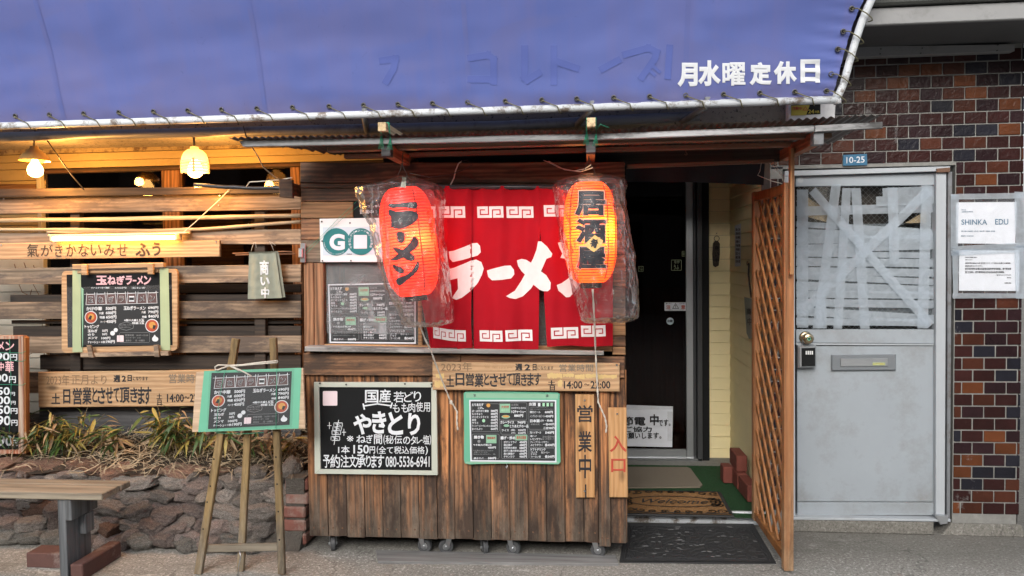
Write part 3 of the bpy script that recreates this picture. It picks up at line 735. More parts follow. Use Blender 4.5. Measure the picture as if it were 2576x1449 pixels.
def corr(u0f, u1f, ub0, ub1, dz, nm='corrugated_sheet'):
    # u0f..: front x range, back x range
    b_ = MB(); n = int((u1f-u0f)/.0066)
    def fn_(s_, t_):
        xf = u0f+(u1f-u0f)*s_; y0 = YF-.035; y1 = 3.86
        # stepped back edge on the left: each ridge runs straight back, its length varies
        lim = 1.0
        if xf < ub0: lim = max(.05, (xf-u0f)/(ub0-u0f)); lim = math.ceil(lim*9)/9
        y = y0+(y1-y0)*lim*t_
        zf = ftop(xf)+.008+dz+.012*max(0, noise.noise(Vector((xf*1.5, 0, 9))))
        return Vector((xf, y, zf+(zbk-zf)*(y-y0)/(y1-y0)+.005*math.sin(xf*2*math.pi/.032)))
    b_.grid(fn_, n, 4); return build(b_, nm, M['corr'], ro, smooth=True)
corr(xl-.03, .25, xl+.36, 0, 0)
corr(.21, xrr-.02, .21, 0, .008)
for u, v in ((972, 372), (1486, 352), (2058, 330)):
    p = P(u, v, YF+.03); b_ = MB()
    zt_ = ftop(p.x)-.022
    b_.hexa([(p.x-.019, YF+.024, zt_), (p.x+.019, YF+.024, zt_), (p.x+.019, YF+.024, zt_-.052), (p.x-.019, YF+.024, zt_-.052)], (0, .57, .0), 0, .003); rf_ = build(b_, 'rafter', M['rafter'], ro)
    b_ = MB(); b_.box((p.x-.0205, YF+.018, zt_-.056), (p.x+.0205, YF+.07, zt_+.002), 0, .002); build(b_, 'taped_end', M['charcoal_wood'] if u < 2000 else M['greypipe'], rf_)
for u, v0, v1, dx in ((968, 311, 338, -.0), (1487, 297, 322, 0)):
    p = P(u, v0, YF-.02); q = P(u, v1, YF-.02); b_ = MB()
    b_.box((p.x-.018, YF-.07, ftop(p.x)+.018), (p.x+.018, YF+.42, ftop(p.x)+.056), 0, .002)
    st2 = build(b_, 'tie_stub', M['pale_wood'], ro)
    b_ = MB(); zt_ = ftop(p.x)
    for kk in range(5):
        o_ = (kk-2)*.006
        b_.tube([(p.x-.022+o_, YF-.008, zt_-.05), (p.x-.02, YF-.01, zt_+.02+o_), (p.x-.02, YF-.03+o_, zt_+.06), (p.x+.02, YF-.03-o_, zt_+.06), (p.x+.021, YF-.01, zt_+.0), (p.x+.016-o_, YF-.009, zt_-.055)], .0011, 5)
    if u > 1000: b_.tube([(p.x+.02, YF-.012, zt_+.01), (p.x+.04, YF-.03, zt_+.035), (p.x+.05, YF-.02, zt_+.03), (p.x+.075, YF-.02, zt_+.02)], .0011, 5)
    build(b_, 'tie_wire', M['greenwire'], ro, smooth=True)
# boards lying under the sheets, purlins
for y, dz in ((3.42, -.018), (3.66, -.018)):
    b_ = MB(); b_.box((xl+.36, y, ftop(0)-.024), (xrr-.16, y+.05, ftop(0)-.004), 0, .002); build(b_, 'purlin', M['battenx'], ro)
b_ = MB(); b_.box((xl+.5, 3.87, 1.965), (.95, 3.90, 2.035), 0, .003); build(b_, 'ledger_board', M['fence_dark'], ro)
b_ = MB(); b_.hexa([P(1577, 413.5, 3.74), P(1948, 400.5, 3.74), P(1948, 408.5, 3.74), P(1577, 423, 3.74)], (0, .03, 0), 0, .002); build(b_, 'cross_batten', M['battenx'], ro)
b_ = MB()
p = P(1725, 382, 3.72); b_.tube([p+Vector((0, 0, .03)), p, p+Vector((.006, -.008, -.012)), p+Vector((0, -.014, -.018)), p+Vector((-.006, -.008, -.012))], .0025, 6); build(b_, 'cup_hook', M['rust'], ro, smooth=True)

# ------------------------------------------------------------------ ENTRANCE
YD = 5.38; ZS = .06
b_ = MB(); b_.box((.185, 4.29, 0), (1.0, YD+.3, ZS), 0, .004)
build(b_, 'entrance_step', M['mortar'], kind='structure')
yt = G(1700, 1303, ZS).y
b_ = MB()
b_.grid(lambda s_, t_: (.19+.79*s_, yt+.006+(5.22-yt)*t_, ZS+.006+.0025*noise.noise(Vector((s_*70, t_*90, 0)))), 160, 200)
build(b_, 'turf_mat', M['turf'], None, 'bright green artificial turf mat covering the entrance step', 'mat')
b_ = MB(); b_.box((.17, 4.262, 0.0), (1.0, 4.289, ZS+.012), 0, .004); b_.box((.17, 4.255, .01), (1.0, 4.261, .03), 0, .001)
build(b_, 'step_nosing', M['pipe'], None, 'shiny metal nosing strip along the front of the entrance step', 'trim')
# siding walls: back return and side wall
sw = thing('siding_wall', 'pale yellow lapped siding wall in the entrance corner behind the lattice gate', 'wall', (1.0, 5.0, 0))
XS = 1.0; YK = 5.46; lines = [P(1815, 383.3+cy*.35273, YK).z for cy in (-8, 77, 163, 248, 335, 420, 506, 592, 678, 764, 849, 933, 1018, 1103, 1187, 1271, 1356)]
pt = (lines[0]-lines[-1])/16; top = lines[0]+pt*2
zl = top
while zl > ZS+.02:
    zb_ = max(zl-pt, ZS+.0)
    board('siding_board', .845, XS-.001, zb_+.0015, zl, YK, M['cream'], sw, .007)
    b_ = MB(); b_.hexa([(XS, YK-.002, zl), (XS, 4.46, zl), (XS-.007, 4.46, zb_+.0015), (XS-.007, YK-.002, zb_+.0015)], (.02, 0, 0), 0, .0015); build(b_, 'siding_board', M['cream'], sw)
    zl -= pt
b_ = MB(); b_.box((.84, YK+.019, 0), (1.1, YK+.1, 2.5)); b_.box((XS+.021, 4.39, 0), (XS+.15, YK+.1, 2.5)); build(b_, 'wall_core', M['darkconcrete'], sw)
b_ = MB(); b_.box((XS-.012, 4.40, ZS), (XS+.018, 4.455, 2.4), 0, .003); build(b_, 'corner_post', M['gatepost'], sw)
# side/back shells of the passage
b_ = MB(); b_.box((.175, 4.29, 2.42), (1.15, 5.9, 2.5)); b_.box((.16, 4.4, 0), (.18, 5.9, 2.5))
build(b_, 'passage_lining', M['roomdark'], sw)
# sliding door
dr_ = thing('sliding_door', 'dark glass automatic sliding door with silver stile at the end of the entrance passage', 'door', (.5, YD, ZS))
def dbx(nm, u0, v0, u1, v1, y, th, m, par=dr_, ch=.002):
    a, b = P(u0, v0, y), P(u1, v1, y); b_ = MB(); b_.box((a.x, y, b.z), (b.x, y+th, a.z), 0, ch); return build(b_, nm, m, par)
xa = .185
sx0, sx1 = P(1726, 800, YD).x, P(1744, 800, YD).x
zt2 = P(1700, 440, YD).z; zb2 = P(1650, 1130, YD).z; zb3 = P(1650, 1158, YD).z
b_ = MB(); b_.box((sx0, YD, zb3), (sx1, YD+.035, zt2), 0, .003); build(b_, 'stile', M['alu'], dr_)
b_ = MB(); b_.box((xa, YD-.003, zb3), (sx0-.001, YD+.03, zb2), 0, .003); b_.box((xa, YD-.008, zb3+.02), (sx0-.001, YD-.004, zb3+.028)); rl = build(b_, 'bottom_rail', M['alu'], dr_)
b_ = MB(); b_.box((xa, YD+.012, zb2+.001), (sx0-.001, YD+.018, zt2)); gl_ = build(b_, 'pane', M['glassdark'], dr_)
for i, (x0, x1, y0, y1, m_) in enumerate(((sx1+.002, sx1+.022, YD+.02, YD+.1, 'darksteel'), (sx1+.024, sx1+.06, YD-.02, YD+.1, 'darksteel'), (sx1+.062, .842, YD+.0, YD+.1, 'black'))):
    b_ = MB(); b_.box((x0, y0, ZS), (x1, y1, 2.3), 0, .003); build(b_, 'door_frame', M[m_], dr_)
b_ = MB(); b_.box((xa, YD-.02, ZS), (sx1+.06, YD+.1, ZS+.018), 0, .002); build(b_, 'door_track', M['steel'], dr_)
b_ = MB(); b_.box((xa, YD-.02, zt2+.001), (.84, YD+.1, zt2+.4)); build(b_, 'door_header', M['black'], dr_)
b_ = MB(); b_.box((-.4, 6.8, 0), (1.6, 6.85, 2.6)); b_.box((-.4, YD+.15, 0), (-.35, 6.8, 2.6)); b_.box((1.6, YD+.15, 0), (1.65, 6.8, 2.6)); b_.box((-.4, YD+.11, -.0), (1.6, 6.8, .05)); b_.box((-.4, YD+.11, 2.6), (1.6, 6.8, 2.65))
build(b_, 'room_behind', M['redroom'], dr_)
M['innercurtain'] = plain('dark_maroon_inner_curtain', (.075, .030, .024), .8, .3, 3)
b_ = MB(); b_.grid(lambda s_, t_: (xa+(sx0-xa)*s_, YD+.05+.012*math.sin(s_*31)+.004*math.sin(s_*77), zb2-.05+(1.33-zb2)*t_), 80, 2); build(b_, 'inner_curtain', M['innercurtain'], dr_, smooth=True)
b_ = MB(); b_.box((.1, 6.0, .06), (.45, 6.3, .95)); b_.box((.42, 6.5, 1.2), (.75, 6.55, 1.9)); b_.box((.2, 6.3, 1.5), (.35, 6.35, 2.2)); build(b_, 'counter_behind', M['beam_light'], dr_)
fd = lambda u, v: P(u, v, YD+.009); fd2 = lambda u, v: P(u, v, YD+.0075); fd3 = lambda u, v: P(u, v, YD+.006)
b_ = MB(); poly(b_, rr(1671.6, 760.7, 1728, 782, 2), fd, 0); s_ = build(b_, 'warning_sticker', M['paper'], gl_, fix=False)
b_ = MB(); poly(b_, rr(1671.6, 760.7, 1728, 782, 2), fd, 0)
tx(b_, '注', (1676, 767, 1687, 778), fd2, .03, 0); tx(b_, '意', (1713, 767, 1724, 778), fd2, .02, 0)
stroke(b_, [(1692, 776), (1699.5, 763.5), (1707, 776)], 1.3, fd2, 1, True); tx(b_, '!', (1698.6, 767.5, 1700.6, 774), fd3, .02, 1)
tx(b_, '触らない', (1675, 762.3, 1690, 765), fd2, .02, 1); tx(b_, '止らない', (1709, 762.3, 1724, 765), fd2, .02, 1); tx(b_, '不要時はタッチをしないで下さい', (1682, 779, 1719, 781), fd2, .01, 1)
b_.v = b_.v[len(s_.data.vertices):]; k0 = len(s_.data.vertices); 
b_.m = b_.m[len(s_.data.polygons):]; b_.f = [[i-k0 for i in f] for f in b_.f[len(s_.data.polygons):]]
build(b_, 'warning_lettering', [M['redink'], M['ink']], gl_, fix=False)
b_ = MB(); disc(b_, 1685.7, 808, 9, fd, 0); build(b_, 'round_sticker', M['skyprint'], gl_, fix=False)
b_ = MB(); tx(b_, '自動', (1679, 804, 1692.5, 811), fd2, .03); build(b_, 'round_sticker_lettering', M['black'], gl_, fix=False)
b_ = MB(); stroke(b_, rr(1689, 654, 1714, 680, 2), 1.2, fd2, 0, True); tx(b_, 'なか', (1696, 655, 1710, 663), fd2, .02); tx(b_, 'うふ', (1695, 666, 1708, 678), fd2, .02)
stroke(b_, rr(1606, 670, 1618, 683, 1), 1, fd2, 0, True); tx(b_, 'うふ', (1608, 672, 1616, 681), fd2, .02); stroke(b_, rr(1716, 632, 1726, 645, 1), 1, fd2, 0, True); tx(b_, 'なか', (1717, 634, 1725, 643), fd2, .02)
build(b_, 'shop_stamp', M['mintgrey'], gl_, fix=False)
# poster leaning low on the glass
po = thing('handwritten_poster', 'crumpled white poster with black brush writing taped low on the glass door', 'poster', P(1635, 1125, YD-.03))
b_ = MB()
q4 = [P(1560, 1018, YD-.012), P(1693, 1022.5, YD-.012), P(1691, 1125, YD-.02), P(1560, 1122, YD-.02)]
b_.grid(lambda s_, t_: bil(q4, s_, t_)+Vector((0, .002*noise.noise(Vector((s_*9, t_*7, 2)))+.001*noise.noise(Vector((s_*30, t_*20, 2))), 0)), 40, 30)
build(b_, 'sheet', M['paper'], po, smooth=True)
b_ = MB(); f_ = lambda u, v: P(u, v, YD-.026)
tx(b_, '節電', (1564, 1048, 1624, 1072), f_, .02); tx(b_, '中', (1635, 1042, 1657, 1070), f_, .03); tx(b_, 'です。', (1656, 1055, 1687, 1072), f_, .02)
tx(b_, 'ご協力', (1570, 1073, 1640, 1087), f_, .02); tx(b_, 'お願いします。', (1566, 1088, 1664, 1104), f_, .02)
build(b_, 'lettering', M['ink'], po, fix=False)
b_ = MB()
for a in ((1560, 1018, 1693, 1030), (1679, 1031, 1692, 1110)): poly(b_, [(a[0], a[1]+(4 if a[0] > 1600 else 0)), (a[2], a[1]+5), (a[2], a[3]), (a[0], a[3])], lambda u, v: P(u, v, YD-.0215))
build(b_, 'tape_strip', M['sleeve'], po, fix=False)
# black valance
va = thing('black_valance', 'black cloth valance hanging above the entrance passage', 'curtain', P(1740, 470, 3.95))
b_ = MB(); q4 = [P(1574, 404, 3.95), P(1925, 396, 3.95), P(1920, 466, 3.95), P(1574, 458, 3.95)]
b_.grid(lambda s_, t_: bil(q4, s_, t_)+Vector((0, .008*math.sin(s_*22+1)*t_, .006*math.sin(s_*3.1)*t_)), 60, 6); build(b_, 'cloth', M['cloth_black'], va, smooth=True)
b_ = MB(); b_.tube([P(1570, 402, 3.965), P(1925, 396, 3.965)], .008, 8); build(b_, 'rod', M['darksteel'], va)

# mats on the step
zs = ZS+.009
b_ = MB()
pts = [G(1560, 1229, zs), G(1760, 1227.5, zs), G(1767, 1222, zs), G(1737, 1181, zs), G(1728, 1177.5, zs), G(1560, 1177, zs)]
b_.prism([p for p in pts], (0, 0, .008)); build(b_, 'beige_mat', M['beigemat'], None, 'plain beige mat with rounded corners nearest the glass door', 'mat')
wm = thing('welcome_mat', 'brown coir mat with black scroll border reading Welcome', 'mat', G(1700, 1270, zs))
A_, B_, C_, D_ = G(1560, 1240, zs+.008), G(1812, 1238, zs+.008), G(1850, 1299.5, zs+.008), G(1560, 1300, zs+.008)
yb_, yf_ = B_.y, C_.y; xr_ = (B_.x+C_.x)/2; xl_ = .19
b_ = MB(); b_.box((xl_, yf_, zs), (xr_, yb_, zs+.010), 0, .003); build(b_, 'rubber_border', M['rubber'], wm)
b_ = MB(); b_.grid(lambda s_, t_: (xl_+.0+(xr_-.014-xl_)*s_, yf_+.014+(yb_-yf_-.028)*t_, zs+.0125+.001*noise.noise(Vector((s_*150, t_*90, 4)))), 120, 60); build(b_, 'coir_pile', M['coir'], wm)
cx_, cy_ = P(1700, 1270, 4.4).x*0+ G(1697, 1272, zs).x, (yb_+yf_)/2
wf_ = lambda x, y: Vector((x, y, zs+.0165))
b_ = MB()
def gfm(cx, cy):
    q = G(1533.3+cx*.38286, 894.4+cy*.38286, zs+.0165); return q
# read in the zoomed picture's own coordinates, laid flat on the mat
rx_, ry_ = .265, .095
stroke(b_, [(cx_+rx_*math.cos(i*.209), cy_+ry_*math.sin(i*.209)) for i in range(30)], .009, wf_, 0, True)
stroke(b_, [(xl_+.0, yf_+.02), (xr_-.02, yf_+.02), (xr_-.02, yb_-.02), (xl_, yb_-.02)], .012, wf_)
def scroll(x, y, r, a0, d, r2=0):
    pts = []
    for i in range(17):
        a = a0+d*i*.42; q = r*(1-i/20); pts.append((x+q*math.cos(a), y+q*math.sin(a)))
    stroke(b_, pts, .0085, wf_)
random.seed(3)
for i in range(9):
    x = xl_+.03+(xr_-xl_-.08)*i/8
    for sy, y in ((1, yf_+.048), (-1, yb_-.048)):
        if abs(x-cx_) < .16: scroll(x, y-sy*.008, .022, random.uniform(0, 6), 1 if i % 2 else -1)
        else: scroll(x, y+sy*.01, .032, random.uniform(0, 6), 1 if i % 2 else -1)
for y in (cy_-.05, cy_, cy_+.05):
    for x in (xr_-.05, xr_-.085, xl_+.03): scroll(x, y, .026, random.uniform(0, 6), 1)
build(b_, 'scroll_print', M['rubber'], wm, fix=False)
b_ = MB(); v_, f_ = glyph('Welcome', 0, 3)
b_.add([wf_(cx_-.195+.39*(s_)+(.5-t_)*.035, cy_+.038-.076*t_) + Vector((0, 0, .001)) for s_, t_, z_ in v_], f_); build(b_, 'lettering', M['rubber'], wm, fix=False)
# rubber mat on the pavement
rm = thing('rubber_mat', 'black rubber mat with raised leaf pattern on the pavement before the step', 'mat', (.52, 4.0, 0))
A_, B_, C_, D_ = G(1578, 1317, .008), G(1895, 1319, .008), G(1952, 1416, .008), G(1558, 1413, .008)
b_ = MB()
def rmf(s_, t_):
    p = bil([A_, B_, C_, D_], s_, t_)
    e = min(s_, 1-s_, t_*.6, (1-t_)*.6); x, y = p.x*22, p.y*22
    h = abs(noise.noise(Vector((x, y, 0)))+.5*noise.noise(Vector((x*2.1, y*1.4, 7))))
    z = .003 if e < .03 else (.0045 if e > .045 and h > .13 else .002)
    if .03 <= e < .035: z = .005
    return Vector((p.x, p.y, .008+z))
b_.grid(rmf, 220, 120); 
b_.hexa([A_, B_, C_, D_], (0, 0, -.008))
build(b_, 'mat_body', M['rubber'], rm, smooth=False)
b_ = MB(); random.seed(12)
for i in range(46):
    s_, t_ = random.uniform(.06, .94), random.uniform(.1, .9); p = bil([A_, B_, C_, D_], s_, t_); a = random.uniform(-.5, .5); l, w = random.uniform(.008, .02), random.uniform(.004, .007)
    poly(b_, [(l*math.cos(k*1.05)+w*random.uniform(-.2, .2), w*math.sin(k*1.05)) for k in range(6)], lambda x, y: Vector((p.x+x*math.cos(a)-y*math.sin(a), p.y+x*math.sin(a)+y*math.cos(a), .0142)))
build(b_, 'opening', M['fasciapale'], rm, fix=False, kind='stuff')
# loose bricks against the side wall
def lbrick(label, c, size, rz, m='brickred', grp='loose red bricks stacked in the entrance corner'):
    b_ = MB(); b_.box((-size[0]/2, -size[1]/2, 0), (size[0]/2, size[1]/2, size[2]), 0, .005)
    o = build(b_, 'loose_brick', M[m], None, label, 'brick', grp, org=(0, 0, 0)); o.location = c; o.rotation_euler = (0, 0, rz); return o
zt_ = ZS+.01
q = G(1863, 1264, zt_); lbrick('red brick standing nearest the lattice gate, front of the entrance stack', (XS-.045-.02, q.y+.11, zt_), (.062, .21, .10), .05)
q2 = G(1832, 1215, zt_); lbrick('red brick behind the front one, carrying the raised brick', (XS-.075, q.y+.345, zt_), (.062, .21, .10), .03)
lbrick('red brick laid on top of the entrance stack', (XS-.07, q.y+.38, zt_+.101), (.065, .21, .10), .02)
lbrick('small upright red brick left of the entrance stack, by the door corner', (XS-.135, q.y+.42, zt_), (.06, .10, .105), .02)

# hanging wooden tag, paper strip, cloth bag
tg = thing('wooden_tag', 'dark carved wooden tag hanging from a ring on the yellow siding wall', 'sign', P(1802, 640, YK-.03))
b_ = MB(); pts = [(1795, 612), (1799, 606), (1806, 606), (1811, 613), (1811, 640), (1808, 668), (1800, 672), (1795, 668), (1793, 640)]
b_.prism([P(u, v, YK-.045) for u, v in pts], (0, .02, 0)); build(b_, 'plate', M['fence_dark'], tg)
b_ = MB(); c0 = P(1803, 600, YK-.03); b_.tube([c0+Vector((.018*math.cos(i*.5236), 0, .018*math.sin(i*.5236))) for i in range(12)], .002, 6, closed=True); p = P(1802, 588, YK-.01); b_.tube([p, p+Vector((0, -.02, 0)), p+Vector((0, -.024, .006))], .002, 6); build(b_, 'ring', M['darksteel'], tg, smooth=True)
b_ = MB(); 
for i, ch in enumerate('商い中'): tx(b_, ch, (1798, 618+i*16, 1808, 629+i*16), lambda u, v: P(u, v, YK-.0465), .02)
build(b_, 'lettering', M['black'], tg, fix=False)
def PS(u, v, off=.012): return PX(u, v, XS-off)
ps2 = thing('paper_strip_notice', 'narrow white notice with rows of black writing pinned to the yellow side wall', 'notice', PS(1856, 600))
b_ = MB(); b_.add([PS(1848.5, 568), PS(1864, 562), PS(1863.5, 669), PS(1849, 671)], [(0, 1, 2, 3)]); build(b_, 'sheet', M['paper'], ps2, fix=False)
b_ = MB(); L_ = lambda u, v: PS(u, v, .014)
for i in range(9): tx(b_, ['営業のご案内', '定休日', '店内禁煙', 'お静かに', '手指消毒', '予約承り', '生ビール', '焼き鳥', '日本酒'][i], (1850.5, 574+i*10, 1862, 581+i*10), L_, .03)
build(b_, 'lettering', M['ink'], ps2, fix=False)
bgc = thing('cloth_sign_bag', 'grey-green cloth with black writing hanging by a strap on the yellow side wall', 'cloth sign', PS(1885, 780))
qy = PS(1880, 800, .05)
b_ = MB(); b_.add([PS(1872, 747, .03), PS(1895, 752, .03), PS(1897, 850, .03), PS(1884, 852, .03), PS(1878, 838, .03)], [(0, 1, 2, 3, 4)]); build(b_, 'cloth', M['clothgreen'], bgc, fix=False)
b_ = MB(); b_.tube([PS(1884, 662, .02), PS(1883, 690, .02), PS(1886, 720, .02), PS(1890, 748, .025)], .005, 6); b_.tube([PS(1884, 662, .02)+Vector((-.01, .014*math.cos(i*.63), .014*math.sin(i*.63))) for i in range(10)], .0018, 5, closed=True); build(b_, 'strap', M['fence_dark'], bgc, smooth=True)
b_ = MB(); tx(b_, '商', (1878, 775, 1890, 792), lambda u, v: PS(u, v, .032), .02); tx(b_, '中', (1880, 800, 1892, 818), lambda u, v: PS(u, v, .032), .02); build(b_, 'lettering', M['ink'], bgc, fix=False)

# ------------------------------------------------------------------ LATTICE GATE
gt = thing('lattice_gate', 'orange wooden lattice gate standing open towards the street beside the white door', 'gate', (.92, 3.9, 0))
n0, n1_ = P(1985, 1437, 3.63), P(1897, 1332, 4.19)
g0 = Vector((P(1985, 900, 3.62).x, 3.62, 0)); g1 = Vector((P(1899, 900, 4.17).x, 4.17, 0)); gd = (g1-g0); gl = gd.length; gd.normalize(); gn = Vector((-gd.y, gd.x, 0))*-1
if gn.x > 0: gn = -gn          # points left, towards the passage
ztg = P(1985, 459, 3.62).z; zbg = .012; z1g = P(1900, 484, 4.17).z
def gp(s_, z, off=0.0): return g0+gd*s_+gn*off+Vector((0, 0, z))
def gbar(nm, s0, z0, s1, z1, w, off, th, m, par=gt):
    d2 = Vector((s1-s0, z1-z0)); l = d2.length; nx, nz = -d2.y/l*w/2, d2.x/l*w/2
    b_ = MB(); b_.hexa([gp(s0+nx, z0+nz, off), gp(s1+nx, z1+nz, off), gp(s1-nx, z1-nz, off), gp(s0-nx, z0-nz, off)], gn*-th, 0, .0015); return build(b_, nm, m, par)
b_ = MB(); b_.hexa([gp(.0, ztg, .022), gp(.04, ztg, .022), gp(.04, zbg, .022), gp(0, zbg, .022)], gn*-.044, 0, .003); post_ = build(b_, 'post', M['gatepost'], gt)
b_ = MB(); b_.hexa([gp(gl-.04, z1g, .018), gp(gl, z1g, .018), gp(gl, .07, .018), gp(gl-.04, .07, .018)], gn*-.036, 0, .003); build(b_, 'post', M['gatepost'], gt)
b_ = MB(); b_.hexa([gp(.041, ztg-.004, .016), gp(gl-.041, z1g-.004, .016), gp(gl-.041, z1g-.05, .016), gp(.041, ztg-.05, .016)], gn*-.032, 0, .003); build(b_, 'top_rail', M['gate'], gt)
b_ = MB(); b_.hexa([gp(.041, zbg+.075, .016), gp(gl-.041, .12, .016), gp(gl-.041, .08, .016), gp(.041, zbg+.03, .016)], gn*-.032, 0, .003); build(b_, 'bottom_rail', M['gate'], gt)
s0g, s1g, zlo, zhi = .041, gl-.041, .10, min(ztg, z1g)-.05
def clip(s0, z0, dz):   # line z=z0+dz*(s-s0), clipped to the frame
    a = s0g; b = s1g; za = z0+dz*(a-s0); zb = z0+dz*(b-s0)
    def at(z): return s0+(z-z0)/dz
    lo, hi = sorted((at(zlo), at(zhi))); a = max(a, lo); b = min(b, hi)
    return (a, z0+dz*(a-s0), b, z0+dz*(b-s0)) if b-a > .02 else None
stp = .142
for k in range(-6, 24):
    for dz, off in ((1.3, .008), (-1.3, -.005)):
        c = clip(s0g, zlo+(k-(0 if dz > 0 else -0))*stp+(0 if dz > 0 else 0.03), dz)
        if c: gbar('lattice_slat', *c, .022, off, .010, M['gate'])
b_ = MB()
for z_ in (ztg-.03, ztg-.06, 1.37): b_.lathe([(.006, 0), (.005, -.003)], gp(.02, z_, 0)-gd*0.0+Vector((0, -.001, 0)), 8, axis='y')
build(b_, 'screw', M['darksteel'], post_)
bt = MB(); bt.hexa([P(1988, 372, 3.58), P(1999, 372, 3.58), P(1998, 691, 3.58), P(1988, 691, 3.58)], (0, .028, 0), 0, .002)
build(bt, 'hanging_batten', M['batten'], None, 'thin orange batten hanging from the roof end against the gate post', 'batten')
b_ = MB(); b_.tube([P(1915, 410, 3.75), P(1912, 430, 3.74), P(1906, 441, 3.73), P(1940, 455, 3.7), P(1968, 462, 3.66)], .0016, 6); b_.tube([P(1935, 410, 3.75), P(1952, 425, 3.74), P(1965, 440, 3.7), P(1970, 456, 3.64)], .0016, 6); b_.tube([P(1937, 410, 3.75), P(1958, 424, 3.74), P(1972, 442, 3.7), P(1974, 458, 3.64)], .0016, 6)
build(b_, 'tie_cable', M['string'], None, 'pale cable tying the top of the lattice gate to the roof batten', 'cable', smooth=True)

# ------------------------------------------------------------------ WHITE DOOR
wd_ = thing('white_door', 'pale grey metal door, its wired window covered with strips of clear tape', 'door', (1.48, YB, 0))
def pbx(nm, u0, v0, u1, v1, y, th, m, par=wd_, ch=.002, label=None):
    b_ = MB(); b_.hexa([P(u0, v0, y), P(u1, v0, y), P(u1, v1, y), P(u0, v1, y)], (0, th, 0), 0, ch); return build(b_, nm, m, par, label)
def pq(nm, q, y, th, m, par, ch=.002):
    b_ = MB(); b_.hexa([P(u, v, y) for u, v in q], (0, th, 0), 0, ch); return build(b_, nm, m, par)
fy = YB-.012
pq('frame_jamb', [(1974, 431), (1999, 430.5), (2001, 1306), (1979, 1306)], fy, .09, M['doorframe'], wd_)
pq('frame_jamb', [(2355, 434), (2381, 434), (2377, 1308), (2354, 1308)], fy, .09, M['doorframe'], wd_)
pq('frame_head', [(1974, 430), (2391, 418), (2391, 430), (1974, 443)], fy-.006, .09, M['doorframe'], wd_)
pq('frame_sill', [(1979, 1301), (2392, 1307), (2392, 1313), (1979, 1307.5)], fy-.02, .10, M['doorframe'], wd_)
pq('frame_trim_and_gap', [(2385, 432), (2396, 432), (2390, 1306), (2382, 1306)], YB-.014, .05, M['greypipe'], wd_)
ly = YB+.012
pq('top_rail', [(2002, 444), (2353, 435), (2353, 466), (2002, 469)], ly, .036, M['door'], wd_)
pq('mid_rail', [(2003, 829), (2350, 829), (2350, 865), (2003, 862)], ly, .036, M['door'], wd_)
pq('bottom_rail', [(2006, 1264), (2349, 1265), (2349, 1297), (2006, 1296)], ly, .036, M['door'], wd_)
pq('kick_panel', [(2005, 871), (2350, 869), (2349, 1262.5), (2006, 1261.5)], ly+.008, .02, M['door'], wd_)
pq('panel_bead', [(2003, 863), (2350, 866), (2350, 869), (2003, 868)], ly-.002, .03, M['doorframe'], wd_, .001)
pane_ = pq('pane', [(2003, 470), (2352, 467), (2350.5, 828), (2003, 828)], ly+.02, .006, M['meshglass'], wd_, 0)
b_ = MB()
wy = ly+.018
for k in range(-40, 60):
    for dx in (1, -1):
        u0_ = 2003+k*14
        a_ = (u0_, 828); b2 = (u0_+dx*360, 468)
        # clip to the pane
        us_ = sorted((a_[0], b2[0])); lo_, hi_ = max(us_[0], 2003), min(us_[1], 2351)
        if hi_-lo_ < 4: continue
        vl = lambda u: 828-(u-u0_)*dx
        b_.tube([P(lo_, vl(lo_), wy), P(hi_, vl(hi_), wy)], .0006, 3, cap=False)
build(b_, 'wire_mesh', M['steel'], pane_)
for q, m_ in (([(2030, 495), (2090, 535), (2085, 560), (2030, 545)], 'cardboard'), ([(2262, 570), (2330, 530), (2330, 575)], 'cardboard'), ([(2008, 566), (2346, 560), (2346, 818), (2008, 820)], 'slot')):
    b_ = MB(); b_.prism([P(u, v, ly+.030) for u, v in q], (0, .004, 0)); build(b_, 'cardboard_backing', M[m_], wd_)
b_ = MB(); b_.box((1.07, ly+.09, .1), (1.9, ly+.1, 1.95)); build(b_, 'room_behind', M['roomdark'], wd_)
# tape (crop coords -> picture)
tc = lambda cx, cy: (1967.8+cx*.3528, 383.3+cy*.3528)
tapes = []
for y0, y1, a, b, w in ((420, 395, 98, 1080, 66), (510, 570, 98, 1070, 40), (572, 600, 98, 1075, 52), (628, 612, 98, 1080, 50), (690, 660, 98, 1095, 60), (722, 735, 98, 1050, 40), (780, 790, 98, 1105, 58), (845, 860, 98, 1080, 55), (880, 925, 98, 1085, 45), (950, 985, 98, 1085, 60), (1010, 1020, 98, 1080, 50), (1070, 1085, 98, 1085, 55), (1130, 1190, 98, 1085, 60), (1205, 1215, 98, 1040, 50), (350, 330, 670, 1085, 68), (285, 270, 715, 1080, 60)):
    tapes.append(((a, y0-w/2), (b, y1-w/2), (b, y1+w/2), (a, y0+w/2)))
for x0, x1, w, t0, t1 in ((145, 145, 80, 265, 1250), (385, 250, 68, 225, 1255), (460, 395, 62, 255, 1258), (525, 590, 68, 255, 1258), (1030, 1000, 76, 235, 1255), (785, 800, 70, 250, 800), (275, 280, 75, 1060, 1255)):
    tapes.append(((x0-w/2, t0), (x0+w/2, t0), (x1+w/2, t1), (x1-w/2, t1)))
for a, b, w in (((215, 270), (1060, 1235), 62), ((1050, 270), (130, 1150), 66)):
    dx, dy = b[0]-a[0], b[1]-a[1]; l = math.hypot(dx, dy); nx, ny = -dy/l*w/2, dx/l*w/2
    tapes.append(((a[0]+nx, a[1]+ny), (b[0]+nx, b[1]+ny), (b[0]-nx, b[1]-ny), (a[0]-nx, a[1]-ny)))
random.seed(5)
